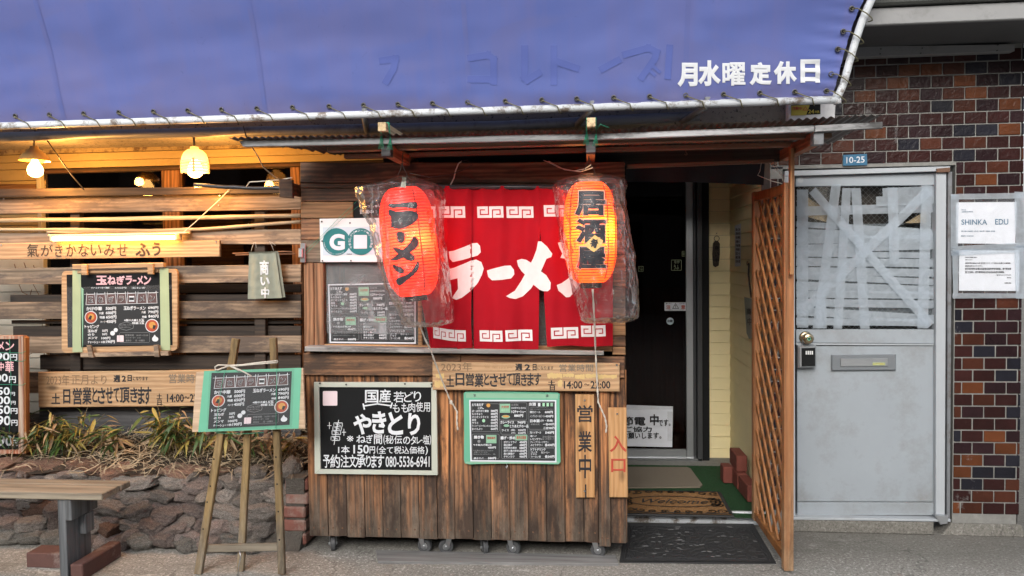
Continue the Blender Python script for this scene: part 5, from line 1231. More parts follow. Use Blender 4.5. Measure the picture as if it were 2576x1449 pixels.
    for s, bx in (('やき鳥は3本からの注文で', (424, 958, 628, 974)), ('お願いしています。', (430, 976, 575, 990)), ('追加は1本150円(タレ・塩)', (426, 996, 650, 1012)), ('自家製', (812, 490, 884, 512)), ('100年の伝統で作られた', (1004, 518, 1180, 530)), ('濃厚にコクのあることでやめられません', (1004, 540, 1238, 552)), ('京都伏見', (1010, 690, 1100, 708)), ('缶での提供です', (1130, 812, 1250, 860))): tx(b_, s, bx, g, .01, 1)
    for bx, s1_, s2_ in (((695, 490, 800, 582), '大好評', '逸品です'), ((555, 808, 660, 892), '国産鳥肉', '使用してます'), ((852, 805, 974, 862), '鳥肉は国産', None)):
        inbox(b_, g, *bx, 2); h = bx[3]-bx[1]; tx(b_, s1_, (bx[0]+12, bx[1]+h*.2, bx[2]-12, bx[1]+h*(.5 if s2_ else .8)), g2, .02, 3)
        if s2_: tx(b_, s2_, (bx[0]+12, bx[1]+h*.6, bx[2]-12, bx[1]+h*.82), g2, .02, 4)
    disc(b_, 578, 506, 20, g, 5, 12); disc(b_, 755, 622, 44, g, 2, 14, 18); disc(b_, 755, 618, 34, g2, 5, 14, 11); disc(b_, 762, 712, 30, g, 2, 12, 14); disc(b_, 530, 662, 16, g, 6, 10, 18); disc(b_, 482, 872, 16, g, 1, 10)
    for x, m_ in ((1095, 0), (1140, 6), (1182, 6), (1222, 2)): inbox(b_, g, x-12, 482, x+12, 516, m_)
    build(b_, 'print', [M['chalk'], M['chalkgrey'], M['mintpale'], M['redink'], M['chalkgreen'], M['orangeprint'], M['chalkgreen']], sh, fix=False)
    return sh
NY = Vector((0, -1, 0))

# fence blackboard
FBf = lambda cx, cy: (cx*.17635, 638.9+cy*.17635)
yb = YN-.055
fb_ = thing('ramen_blackboard', 'wood framed blackboard hung on the fence, ramen menu taped on with faded green tape', 'menu board', P(300, 886, yb))
def fq(nm, q, y, th, m, par=fb_, ch=.002):
    b_ = MB(); b_.hexa([P(*FBf(*p), y) for p in q], (0, th, 0), 0, ch); return build(b_, nm, M[m], par)
b_ = MB(); o_ = rr(880, 228, 2530, 1395, 60, 3); b_.prism([P(*FBf(x, y+(x-1700)*-.02), yb) for x, y in o_], (0, .018, 0)); build(b_, 'frame', M['sign_wood'], fb_)
b_ = MB(); poly(b_, [FBf(950, 295), FBf(2450, 265), FBf(2462, 1300), FBf(965, 1335)], lambda u, v: P(u, v, yb-.001)); build(b_, 'black_face', M['black'], fb_, fix=False)
b_ = MB(); poly(b_, [FBf(950, 475), FBf(2455, 440), FBf(2456, 500), FBf(1050, 510), FBf(1040, 1330), FBf(965, 1335)], lambda u, v: P(u, v, yb-.0016)); build(b_, 'plastic_cover', M['sleeve'], fb_, fix=False)
FBP = lambda x, y: P(*FBf(x, y), yb)
ramen_menu(fb_, FBP, NY)
b_ = MB(); g = lambda x, y: FBP(x, y)+NY*.0025
for i, (ch, x0, x1) in enumerate((('玉', 1375, 1530), ('ね', 1535, 1660), ('ぎ', 1665, 1785), ('ラ', 1795, 1890), ('ー', 1895, 1950), ('メ', 1955, 2045), ('ン', 2050, 2160))):
    tx(b_, ch, (x0, 310 if ch != 'ー' else 368, x1, 440 if ch != 'ー' else 392), g, .04)
tx(b_, 'かけ中華　500円　玉ねぎ', (1300, 470, 2080, 496), g, .0, 1)
build(b_, 'chalk_title', [M['chalkpink'], M['chalk']], fb_, fix=False)
for q in ([(1042, 235), (1160, 235), (1185, 1398), (1042, 1400)], [(2285, 205), (2410, 205), (2435, 1370), (2300, 1375)], [(1160, 465), (1200, 500), (1190, 1330), (1165, 1330)]):
    b_ = MB(); poly(b_, q, lambda x, y: FBP(x, y)+NY*.0048); build(b_, 'tape_strip', M['mintgrey'] if q[0][0] != 1160 else M['mintpale'], fb_, fix=False)
fq('clamp_bar', [(1028, 148), (2330, 122), (2330, 188), (1030, 216)], yb-.028, .03, 'sign_wood')
fq('clamp_bar', [(1100, 240), (2250, 232), (2250, 262), (1100, 278)], yb-.012, .012, 'sign_wood')
fq('clamp_bar', [(1145, 1412), (2400, 1385), (2400, 1450), (1145, 1475)], yb-.028, .03, 'fence')
for q, m_ in (([(1152, 150), (1235, 150), (1240, 300), (1162, 300)], 'sign_wood'), ([(2098, 135), (2182, 135), (2184, 292), (2104, 290)], 'sign_wood'), ([(1232, 1305), (1292, 1305), (1335, 1480), (1262, 1480)], 'fence'), ([(2185, 1300), (2255, 1298), (2272, 1470), (2200, 1470)], 'fence')): fq('clamp_block', q, yb-.042, .013, m_)

# price blackboard at the left edge
yp = 4.02
pb_ = thing('price_blackboard', 'tall blackboard with big white yen prices in a red-stained frame at the left edge', 'menu board', P(-60, 1141, yp))
pf = lambda cx, cy: (cx*.23796, 817.8+cy*.23796)
def pq2(nm, q, y, th, m, ch=.002):
    b_ = MB(); b_.hexa([P(u, v, y) for u, v in q], (0, th, 0), 0, ch); return build(b_, nm, M[m], pb_)
M['redframe'] = wood('red_stained_pale_frame', (.30, .09, .04), (.46, .36, .28), 'z', contrast=1.3, var=.1, knots=False)
pq2('black_face', [(-210, 855), (48, 853), (47, 1131), (-210, 1131)], yp, .012, 'black')
pq2('frame_side', [(46, 852), (58, 845), (60, 1142), (46, 1132)], yp-.01, .03, 'redframe')
pq2('frame_edge', [(58.5, 846), (64.5, 850), (65, 1140), (60.5, 1142)], yp-.005, .03, 'gate')
pq2('frame_top', [(-210, 846), (57, 844.5), (46, 853), (-210, 855)], yp-.0095, .03, 'redframe'); pq2('frame_bottom', [(-210, 1132), (46, 1132), (59, 1142), (-210, 1142)], yp-.0095, .03, 'redframe')
b_ = MB(); g = lambda x, y: P(*pf(x, y), yp-.0015)
tx(b_, 'メ', (-30, 175, 45, 268), g, .02, 1, 3); tx(b_, 'ン', (55, 178, 150, 268), g, .02, 1, 3); tx(b_, 'ラー', (-190, 180, -45, 262), g, .02, 1, 3)
for s, bx, m_ in (('690', (-120, 290, 102, 375), 0), ('円', (105, 305, 182, 375), 0), ('かけ中', (-170, 392, 42, 482), 1), ('華', (55, 380, 145, 500), 1), ('500', (-120, 515, 82, 600), 0), ('円', (95, 540, 168, 612), 0), ('650', (-100, 655, 104, 740), 0), ('円', (110, 708, 158, 748), 0), ('500', (-105, 752, 108, 838), 0), ('円', (115, 802, 165, 842), 0), ('450', (-105, 850, 108, 942), 0), ('円', (112, 878, 185, 940), 0), ('790', (-105, 960, 112, 1062), 0), ('円', (120, 1002, 186, 1065), 0), ('690', (-95, 1165, 130, 1280), 0), ('円', (135, 1215, 188, 1278), 0)): tx(b_, s, bx, g, .022, m_, 3)
build(b_, 'lettering', [M['chalk'], M['chalkpink']], pb_, fix=False)
b_ = MB()
for v0, v1 in ((290, 295), (370, 385), (628, 635), (1190, 1195)): b_.tube([P(*pf(-300, v0), yp-.012), P(*pf(100, v0), yp-.012), P(*pf(235, v1), yp-.014), P(*pf(272, v1-20), yp-.004)], .0012, 5)
b_.tube([P(*pf(100, 150), yp-.011), P(*pf(118, 620), yp-.011), P(*pf(92, 1300), yp-.011)], .0012, 5); build(b_, 'tie_wire', M['greenwire'], pb_, smooth=True)

# small cloth banner
bn = thing('cloth_banner', 'small olive cloth banner with white brush characters hanging from twigs on the fence', 'banner', P(668, 752, YN-.08))
nf = lambda cx, cy: (575+cx*.17631, 575+cy*.17631)
yn_ = YN-.08
q4 = [P(*nf(290, 335), yn_), P(*nf(672, 322), yn_), P(*nf(768, 990), yn_), P(*nf(270, 1005), yn_)]
def nfold(s_, t_): return Vector((0, .006*math.sin(s_*17+.6)*(.35+.65*t_)+.003*noise.noise(Vector((s_*9, t_*9, 0)))-(.012 if t_ < .02 else 0), 0))
b_ = MB(); b_.grid(lambda s_, t_: bil(q4, s_, t_)+nfold(s_, t_), 40, 40)
q5 = [p+Vector((.012, .012, -.0)) for p in q4]; b_.grid(lambda s_, t_: bil(q5, s_, t_*.985)+nfold(s_+.1, t_), 20, 12); build(b_, 'cloth', M['clothgreen'], bn, smooth=True)
b_ = MB()
def nmap(cx, cy):
    s_ = (cx-280)/440; t_ = (cy-330)/665; p = P(*nf(cx, cy), yn_); return p+nfold(s_, t_)+NY*.003
for ch, bx in (('商', (445, 452, 580, 662)), ('い', (452, 692, 592, 815)), ('中', (462, 840, 595, 990))): tx(b_, ch, bx, nmap, .035, 0, 3, L=25)
build(b_, 'lettering', M['chalk'], bn, fix=False)
for a, b in (((58, 355), (680, 340)), ((98, 378), (955, 362)), ((670, 330), (918, 334))):
    b_ = MB(); b_.tube([P(*nf(*a), yn_+.012), P(*nf((a[0]+b[0])/2, (a[1]+b[1])/2-4), yn_+.014), P(*nf(*b), yn_+.012)], .0035, 7); build(b_, 'twig', M['twig'], bn, smooth=True)
b_ = MB()
for pts in ([(320, 328), (340, 260), (362, 200), (385, 195), (395, 270)], [(645, 318), (615, 240), (585, 182), (620, 200), (668, 238)]): b_.tube([P(*nf(*p), yn_-.002) for p in pts], .0015, 5)
build(b_, 'hanging_cord', M['string'], bn, smooth=True)

# ================================================================== PLANTER
pl = thing('stone_planter_wall', 'rough lava-stone retaining wall of the planter below the fence', 'wall', (-2.4, 3.75, 0))
def zst(x): return P(max(-250, min(770, 0)), 1180, 3.9).z
ytop, ybot = 3.93, 3.66
xl0, xr0 = -4.8, P(708, 1300, 3.85).x
ztop_ = P(400, 1172, 4.0).z
b_ = MB(); b_.hexa([(xl0, ytop+.02, ztop_-.03), (P(765, 1300, 3.8).x, ytop+.02, ztop_-.03), (P(765, 1300, 3.8).x, ybot+.045, -.02), (xl0, ybot+.045, -.02)], (0, .3, 0))
build(b_, 'mortar_core', M['mudmortar'], pl)
def stonemat(name, a, b_c):
    t = NT(name); c = t.coord(); n1 = t.noise(c, 7, 6, .7); n2 = t.noise(c, 45, 4, .75)
    vo = t.n('ShaderNodeTexVoronoi', Vector=c, Scale=60.0).outputs['Distance']
    col = t.ramp(n1, [(.32, a), (.68, b_c)]); col = t.mix(t.ramp(n2, [(.40, .95), (.54, 0.0)]), col, tuple(k*.25 for k in a))
    col = t.mix(t.ramp(t.noise(c, 16, 5, .7), [(.60, 0.0), (.72, .55)]), col, (.34, .32, .29))
    v = t.math('MULTIPLY_ADD', t.rnd(), .6, .68); col = t.mix(1.0, col, t.n('ShaderNodeCombineColor', Red=v, Green=v, Blue=v).outputs[0], 'MULTIPLY')
    h = t.math('ADD', t.math('MULTIPLY', n2, .9), t.math('MULTIPLY', vo, .6)); return t.done(t.bsdf(col, .95, t.bump(t.math('ADD', h, n1), .9, .014), spec=.2))
M['lava'] = stonemat('mauve_lava_stone', (.30, .245, .225), (.66, .555, .51)); M['lavagrey'] = stonemat('grey_lava_stone', (.29, .26, .235), (.66, .60, .55)); M['lavared'] = stonemat('red_lava_stone', (.28, .165, .125), (.60, .39, .29)); M['lavapale'] = stonemat('pale_lava_stone', (.25, .24, .22), (.52, .50, .46))
random.seed(21)
rocks = []
for k in range(7):
    bm = bmesh.new(); bmesh.ops.create_icosphere(bm, subdivisions=5, radius=1)
    cuts = [(Vector((random.gauss(0, 1), random.gauss(0, 1)*.8, random.gauss(0, 1))).normalized(), random.uniform(.62, .9)) for _ in range(10)]
    off = Vector((k*7.3, k*3.1, 0))
    for v in bm.verts:
        p = v.co.copy()
        for n_, d in cuts:
            e = p.dot(n_)-d
            if e > 0: p -= n_*e*.92
        p *= 1+.20*noise.noise(p*1.7+off)-.16*abs(noise.noise(p*3.3+off))+.09*noise.noise(p*7+off)+.05*noise.noise(p*15+off)+.035*noise.noise(p*31+off)
        # keep it boxy so the stones knit together
        v.co = Vector(tuple(math.copysign(min(abs(c), 1.0)**.82, c) for c in p))
    b_ = MB(); b_.bm(bm); rocks.append(b_)
rsrc = {}
def rock(k, m, c, s, rot):
    key = (k, m)
    if key not in rsrc:
        o = build(rocks[k], 'stone', M[m], pl, smooth=True, org=(0, 0, 0)); rsrc[key] = o; o.location = Vector(c)-WPOS[pl.name]; o.rotation_euler = rot; o.scale = s
    else: inst(rsrc[key], 'stone', pl, c, rot, s)
nrow = 6; zrow = [0.035, .115, .20, .285, .36, .435]; hrow = [.055, .058, .058, .055, .052, .046]
zsc = (ztop_)/.455
for r in range(nrow):
    x = xl0+random.uniform(0, .1)
    while x < xr0:
        w = random.uniform(.085, .19)*(.85 if r < 2 else 1.15)
        if r == nrow-1: w = random.uniform(.13, .24)
        xc = x+w/2; t_ = zrow[r]/.45; y = ybot+(ytop-ybot)*t_+random.uniform(.0, .04)
        if xc > xr0: break
        m_ = 'lavared' if (r == nrow-1 and xc < P(540, 1200, 3.9).x) else 'lavapale' if r == 0 and random.random() < .55 else random.choice(['lava', 'lavagrey', 'lavagrey', 'lava', 'lavagrey', 'lava', 'lavared' if random.random() < .35 else 'lavagrey'])
        sp = .0 if r < nrow-1 else -.02*(xc > P(300, 1200, 3.9).x)
        rock(random.randrange(7), m_, (xc, y+.045, (zrow[r]+sp+random.uniform(-.01, .012))*zsc), (w*.68, random.uniform(.08, .11), hrow[r]*zsc*random.uniform(1.12, 1.4)), (random.uniform(-.2, .2), random.uniform(-.22, .22), random.choice((0, 3.14))+random.uniform(-.2, .2)))
        x += w*random.uniform(.93, 1.02)
for i in range(24):
    x = random.uniform(xl0, xr0); r = random.randrange(5); rock(random.randrange(7), random.choice(['lavagrey', 'lava']), (x, ybot+(ytop-ybot)*(zrow[r]+.04)/.45+.02, (zrow[r]+.043)*zsc), (random.uniform(.03, .05), .07, .03), (0, random.uniform(-1, 1), random.uniform(0, 6)))
for u, v, s in ((735, 1180, .07), (700, 1200, .06), (760, 1215, .05), (650, 1190, .055)): 
    p = P(u, v, 3.92); rock(random.randrange(7), 'lavagrey', p, (s, s, s*.8), (0, random.uniform(-1, 1), 0))
# brick end pillar
ep = thing('brick_pier', 'rough pier of worn red bricks ending the stone planter beside the stall', 'pier', (P(738, 1400, 3.75).x, 3.72, 0))
xb0, xb1 = P(710, 1300, 3.76).x, P(768, 1300, 3.76).x
z = .015; random.seed(8)
while z < P(740, 1215, 3.8).z:
    b_ = MB(); j = random.uniform(-.008, .008); b_.box((xb0+j, 3.76+random.uniform(-.008, .008)+z*.12, z), (xb1+j, 3.95, z+.060), 0, .008); build(b_, 'brick', M['brickold'], ep); z += .070
b_ = MB(); b_.box((xb0+.012, 3.785, 0), (xb1-.012, 3.94, z)); build(b_, 'mortar', M['mudmortar'], ep)
# soil
b_ = MB(); b_.grid(lambda s_, t_: (-4.8+(P(768, 1200, 4).x+4.8)*s_, 3.90+.66*t_, ztop_-.02+.20*t_+.03*noise.noise(Vector((s_*20, t_*5, 0)))), 80, 16)
build(b_, 'planter_soil', M['soil'], None, kind='structure', smooth=True)
# straw: thin dry strips
random.seed(31)
b_ = MB(); xs1 = P(765, 1200, 4).x
def strip(p, d, l, w, droop):
    n = 5; side_ = Vector((d.y, -d.x, 0)).normalized() if (abs(d.x)+abs(d.y)) > .01 else Vector((1, 0, 0)); a = random.uniform(-.9, .9)
    side_ = (side_*math.cos(a)+Vector((0, 0, 1))*math.sin(a))*w; vs_ = []
    for i in range(n+1):
        s_ = i/n; q = p+d*l*s_+Vector((0, 0, -droop*s_*s_))+Vector((0, 0, .012*math.sin(s_*5+a*3)))
        ww = side_*(1-.7*abs(s_-.4)); vs_ += [q-ww, q+ww]
    b_.add(vs_, [(2*i, 2*i+1, 2*i+3, 2*i+2) for i in range(n)])
for i in range(3000):
    x = random.uniform(-4.7, xs1); y = random.uniform(3.88, 4.4); dens = 1 if x > P(200, 1150, 4).x else .35
    if random.random() > dens: continue
    a = random.uniform(0, 6.28); d = Vector((math.cos(a), math.sin(a)*.5, random.uniform(-.12, .25))).normalized()
    strip(Vector((x, y, ztop_-.01+.30*(y-3.9)+random.uniform(0, .045))), d, random.uniform(.05, .17), random.uniform(.0014, .0032), random.uniform(0, .04))
for i in range(22):
    x = random.uniform(P(180, 1180, 3.9).x, xs1); a = random.uniform(-2.6, -.5); d = Vector((math.cos(a), math.sin(a)*.5, .05)).normalized()
    strip(Vector((x, 3.93, ztop_+.01)), d, random.uniform(.05, .10), .002, random.uniform(.02, .04))
build(b_, 'dry_straw', M['straw'], None, 'dry straw and fallen bamboo leaves lying thick on the planter', 'straw', kind='stuff')
# bamboo grass
def leafmesh(bend):
    b_ = MB(); n = 7; vs_ = []
    for i in range(n+1):
        s_ = i/n; w = .078*math.sin(math.pi*min(1, s_*1.02+.02)**.72)*(1-s_*.35); z = -bend*s_*s_
        vs_ += [Vector((-w, s_, z+.02*w/.08)), Vector((0, s_, z-.012)), Vector((w, s_, z+.02*w/.08))]
    fs = []
    for i in range(n): a = 3*i; fs += [(a, a+1, a+4, a+3), (a+1, a+2, a+5, a+4)]
    b_.add(vs_, fs); return b_
LM = [leafmesh(.05), leafmesh(.25), leafmesh(.5)]
lsrc = {}
def bamboo(label, u, v, n, spread, h, mix):
    base = G(u, v, ztop_+.03); base.y = max(4.0, min(4.25, base.y)); base = P(u, v, 4.06); base.z = ztop_+.05
    t_ = thing('bamboo_grass', label, 'bamboo grass', base, 'bamboo grass clumps in the planter')
    sb = MB(); ends = []
    for k in range(max(4, n//7)):
        d = Vector((random.uniform(-1, 1)*spread, random.uniform(-.12, .10), h*random.uniform(.55, 1.0)))
        pts = [base+Vector((random.uniform(-.04, .04), 0, -.02)), base+d*.5+Vector((0, 0, .03)), base+d]
        sb.tube(pts, [.0028, .0022, .0012], 5); ends.append((pts, d))
    build(sb, 'stem', M['stem'], t_)
    for k in range(int(n*1.5)):
        pts, d = random.choice(ends); s_ = random.uniform(.25, 1); p = (pts[0].lerp(pts[1], s_*2) if s_ < .5 else pts[1].lerp(pts[2], s_*2-1))
        p = p+Vector((random.uniform(-.02, .02), random.uniform(-.02, .02), random.uniform(-.015, .015)))
        m_ = random.choices(('green_leaf', 'yellow_leaf', 'tan_leaf'), mix)[0]; kk = random.randrange(3); key = (kk, m_)
        az_ = random.uniform(-2.9, 0) if random.random() < .75 else random.uniform(0, 3.1)   # mostly fanning to the street and sides
        el_ = random.uniform(-.9, .5); L_ = random.uniform(.07, .14)
        rot = Matrix.Rotation(az_-math.pi/2, 4, 'Z') @ Matrix.Rotation(el_, 4, 'X') @ Matrix.Rotation(random.uniform(-.9, .9), 4, 'Y')
        if key not in lsrc:
            o = build(LM[kk], 'leaf', M[m_], t_, org=(0, 0, 0), smooth=True); lsrc[key] = o; o.location = p-WPOS[t_.name]; o.rotation_euler = rot.to_euler(); o.scale = (L_*1.05, L_, L_)
        else: inst(lsrc[key], 'leaf', t_, p, rot.to_euler(), (L_*random.uniform(.75, 1.2), L_, L_))
random.seed(44)
bamboo('bamboo grass clump directly under the price blackboard at the left edge', 20, 1160, 50, .18, .16, (5, 3, 2))
bamboo('green bamboo clump right of the price blackboard, under the hours board', 105, 1150, 60, .18, .22, (6, 3, 1))
bamboo('bamboo grass clump with yellow leaf tips below the middle of the hours board', 190, 1150, 80, .22, .26, (4, 4, 1))
bamboo('dry-leaved bamboo clump between the two yellow-green ones', 285, 1150, 60, .18, .17, (3, 2, 5))
bamboo('tall yellow-green bamboo clump left of the easel', 425, 1150, 110, .20, .30, (5, 4, 1))
bamboo('bamboo clump behind the left easel leg', 510, 1150, 70, .2, .22, (5, 2, 3))
bamboo('low dry clump between the easel legs', 620, 1155, 60, .18, .16, (3, 1, 5))
bamboo('small dry clump beside the stall corner', 720, 1160, 45, .12, .12, (1, 1, 6))
bamboo('thin bamboo shoots rising behind the fence planks at the left', 155, 985, 40, .08, .2, (4, 4, 2))
lg = MB(); lg.tube([P(672, 1090, 4.12), P(674, 1130, 4.1), P(680, 1172, 4.08)], .02, 9); build(lg, 'fence_stake', M['fence'], None, 'grey wooden stake standing in the planter behind the right easel leg', 'stake', smooth=True)
# bare twigs against the pale siding
b_ = MB(); random.seed(2)
for pts in ([(60, 660), (75, 700), (100, 745), (108, 800)], [(36, 664), (44, 690), (60, 702)], [(84, 667), (92, 690), (72, 698)], [(108, 760), (106, 830), (112, 900)], [(48, 716), (56, 735), (70, 742)], [(75, 744), (80, 728)], [(30, 930), (60, 900), (95, 880)]): b_.tube([P(u, v, 4.42) for u, v in pts], .0022, 5)
build(b_, 'bare_twigs', M['twig'], None, 'thin bare twigs growing between the fence and the pale siding', 'twigs', kind='stuff')

# ================================================================== BENCH + BLOCKS
zb_t = P(256, 1242.5, 3.28).z; fr = G(256, 1242.5, zb_t); bkp = G(313, 1208, zb_t)
be = thing('wooden_bench', 'grey weathered plank bench in front of the stone planter, cut by the left edge', 'bench', (-2.6, 3.4, 0))
th_ = zb_t-P(257.5, 1259.8, fr.y).z
xrb = fr.x; ym = (fr.y+bkp.y)/2+.03
b_ = MB(); b_.box((-3.5, fr.y, zb_t-th_), (xrb, ym-.002, zb_t), 0, .004); build(b_, 'seat_plank', M['bench'], be)
b_ = MB(); b_.box((-3.5, ym+.002, zb_t-th_), (xrb+.004, bkp.y, zb_t-.001), 0, .004); build(b_, 'seat_plank', M['bench'], be)
xleg0, xleg1 = P(147, 1350, fr.y+.02).x, P(167, 1350, fr.y+.02).x
b_ = MB(); b_.box((xleg0, fr.y+.02, 0), (xleg1, (fr.y+bkp.y)/2, zb_t-th_-.001), 0, .003); build(b_, 'leg', M['bench_grey'], be)
b_ = MB(); b_.box((xleg0, (fr.y+bkp.y)/2+.002, 0), (xleg1, bkp.y-.02, zb_t-th_-.001), 0, .003); build(b_, 'leg', M['bench_grey'], be)
xc0, xc1 = xleg1+.001, P(186, 1300, fr.y+.03).x
b_ = MB(); b_.box((xc0, fr.y+.012, P(180, 1307, fr.y+.03).z), (xc1, bkp.y-.01, zb_t-th_-.001), 0, .003); build(b_, 'brace', M['bench_grey'], be)
b_ = MB(); b_.box((xc0, fr.y+.11, P(190, 1345, fr.y+.1).z), (xc1, bkp.y-.04, P(180, 1307, fr.y+.03).z-.002), 0, .003); build(b_, 'brace', M['bench_grey'], be)
for lab, uvs, hh in (('long red paving block pushed against the right side of the bench leg', ((170, 1449), (201, 1449), 274), .085), ('wide red paving block behind the bench leg on the left', ((67, 1449), (149, 1449), 149), .10)):
    a = G(uvs[0][0], 1462); b = G(uvs[1][0], 1462)
    b_ = MB()
    if uvs[2] == 274: y0 = 3.30; b_.box((xleg1+.012, y0, 0), (xleg1+.075, y0+.30, hh-.005), 0, .005)
    else: y0 = 3.43; b_.box((P(66, 1430, y0).x, y0, 0), (xleg0-.004, y0+.11, .075), 0, .005)
    build(b_, 'paving_block', M['blockred'], None, lab, 'paving block', 'red paving blocks round the bench leg')

# ================================================================== EASEL
ea = thing('easel', 'folding wooden easel standing in front of the stone planter', 'easel', (-1.67, 3.45, 0))
e0 = Vector((0, 3.41, 0)); en = Vector((0, -math.cos(.13), math.sin(.13)))
def EP(u, v, off=0.0): return PL(u, v, e0+en*off, en)
def ebar(nm, a, b, w, off, th, m='easel'):
    A_, B_ = EP(*a, off), EP(*b, off); d = (B_-A_).normalized(); s_ = d.cross(en).normalized()*w/2
    if s_.x > 0: s_ = -s_
    b_ = MB(); b_.hexa([A_+s_, A_-s_, B_-s_, B_+s_], -en*th, 0, .003); return build(b_, nm, M[m], ea)
lg1 = ebar('leg', (591, 852), (496, 1446), .036, 0, .022); lg2 = ebar('leg', (685, 850), (707, 1445), .034, 0, .022)
ebar('rear_leg', (629, 930), (603, 1440), .034, -.05, .02); ebar('cross_rail', (506, 1381), (699, 1377), .036, -.0225, .02, 'bench')
for lgx, pts in ((lg1, [(538, 1155), (529, 1223), (521, 1263), (511, 1331)]), (lg2, [(694, 1150), (697, 1218), (700, 1287), (703, 1358)])):
    b_ = MB()
    for u, v in pts: 
        p = EP(u, v, .0006); b_.add([p+Vector((.0045*math.cos(i*.6283), 0, .0045*math.sin(i*.6283))) for i in range(10)], [tuple(range(10))])
    build(b_, 'peg_hole', M['black'], lgx, fix=False, kind='stuff')
b_ = MB()
for u, v in ((585, 1086), (816*.38275*2.55, 1080), (808, 1082)): pass
for cx, cy in ((400, 1172), (1052, 1145)):
    p = EP(447.2+cx*.22044, 830.6+cy*.22044, .0); b_ = MB(); b_.tube([p, p+en*.05, p+en*.058], [.007, .011, .006], 10); build(b_, 'support_peg', M['rust'], ea, smooth=True)
b_ = MB(); b_.tube([EP(602, 1385, .0), EP(606, 1400, .002), EP(600, 1425, .0), EP(598, 1449, .0)], .0028, 6); build(b_, 'chain', M['steel'], ea, smooth=True)
eb = thing('easel_menu_board', 'plywood menu board edged with green tape resting on the easel', 'menu board', EP(625, 1085, .03))
ef = lambda cx, cy: (447.2+cx*.22044, 830.6+cy*.22044)
EB = lambda cx, cy, o_=0: EP(*ef(cx, cy), .034+o_)
b_ = MB(); b_.hexa([EB(210, 478), EB(1430, 430), EB(1455, 1125), EB(160, 1165)], -en*.012, 0, .002); build(b_, 'board', M['ply'], eb)
b_ = MB(); poly(b_, [(300, 466), (1412, 430), (1380, 1122), (232, 1163)], lambda x, y: EB(x, y, .001)); build(b_, 'green_tape', M['mint'], eb, fix=False)
mq = [(388, 488), (1306, 468), (1274, 1080), (343, 1128)]
def EM(x, y):   # fence-board picture coordinates onto this sheet
    s_, t_ = (x-1180)/1112, (y-500)/800; cx = bil([Vector((p[0], p[1])) for p in mq], s_, t_); return EB(cx.x, cx.y, .0)
ramen_menu(eb, EM, en)
for q in ([(330, 465), (385, 465), (345, 1160), (300, 1162)],): pass
M['menufilm'] = glassy('menu_film', (.95, .95, .95), .15, .04, (.5, .52, .54))
b_ = MB(); poly(b_, [(360, 470), (1330, 440), (1305, 1110), (325, 1150)], lambda x, y: EB(x, y, .0068)); build(b_, 'clear_film', M['menufilm'], eb, fix=False)
b_ = MB()
for pts in ([(540, 455), (500, 640), (460, 900), (435, 1160)], [(1130, 440), (1125, 700), (1120, 1130)], [(440, 1172), (700, 1185), (1040, 1165)]): b_.tube([EB(x, y, .010) for x, y in pts], .0011, 5)
build(b_, 'tie_wire', M['greenwire'], eb, smooth=True)
b_ = MB()
rp = lambda pts, r=.0035: b_.tube([EB(x, y, .012) for x, y in pts], r, 7)
rp([(1130, 348), (900, 372), (740, 395), (600, 402), (590, 408)]); rp([(1132, 368), (900, 386), (740, 402), (600, 410)]); rp([(600, 402), (520, 398), (460, 398), (425, 420), (428, 450), (460, 452), (520, 430), (590, 405)]); rp([(596, 405), (680, 440), (760, 480), (842, 524)]); rp([(596, 408), (640, 430), (700, 462)])
b_.tube([EB(1130, 348, .012), EB(1140, 358, -.01), EB(1132, 368, .012)], .0035, 7)
build(b_, 'cord_bow', M['string'], eb, smooth=True)

# ================================================================== STALL
YS = 3.70
st = thing('food_stall', 'wooden food stall clad in weathered boards, standing on casters', 'food stall', (-.65, 4.0, 0))
S3 = lambda cx, cy: (753.9+cx*.39152, 881.7+cy*.39152)
edges = [(25, 45), (150, 175), (275, 292), (392, 407), (508, 522), (624, 638), (742, 755), (862, 870), (972, 985), (1092, 1102), (1210, 1218), (1330, 1337), (1450, 1455), (1568, 1570), (1686, 1690), (1808, 1810), (1905, 1905), (1978, 1985), (2080, 2085)]
random.seed(14)
for i, (a, b) in enumerate(zip(edges, edges[1:])):
    xa_, xb_ = P(*S3((a[0]+a[1])/2+14, 800), YS).x, P(*S3((b[0]+b[1])/2+14, 800), YS).x
    if i == 0: xa_ = P(773, 1100, YS).x
    zbm = P(800+i*40, 1349+i*.85+(9 if i == 16 else 0), YS).z; ztm = P(800, 925, YS).z
    dy = random.uniform(-.003, .003)-(.016 if i == 16 else 0)
    b_ = MB(); b_.box((xa_+.0012, YS+dy, zbm+random.uniform(-.004, .004)), (xb_-.0012, YS+.016+dy, ztm), 0, .002); bd = build(b_, 'cladding_board', M['stallboard'], st)
    b_ = MB()
    for fx in (.25, .75): b_.lathe([(.005, 0), (.004, -.0015), (0, -.0015)], (xa_+(xb_-xa_)*fx, YS+dy-.0002, zbm+.045), 8, axis='y')
    build(b_, 'nail_head', M['rust'], bd, kind='stuff')
xR_ = P(1576, 1000, YS).x; xL_ = P(772, 1100, YS).x
b_ = MB(); b_.box((P(*S3(2094, 800), YS).x, YS-.004, P(1570, 1364, YS).z), (xR_, YS+.03, P(1570, 930, YS).z), 0, .003); build(b_, 'corner_board', M['stallboard'], st)
ztopS = P(1100, 409, YS).z
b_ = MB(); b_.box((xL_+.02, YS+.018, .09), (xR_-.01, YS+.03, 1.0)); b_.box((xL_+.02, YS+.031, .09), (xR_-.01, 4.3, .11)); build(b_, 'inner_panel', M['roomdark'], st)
for x, m_ in ((xL_+.002, 'stallboard'), (xR_-.022, 'beam')):
    b_ = MB(); b_.box((x, YS+.018, .09), (x+.018, 4.32, ztopS-.01), 0, .002); build(b_, 'side_panel', M[m_], st)
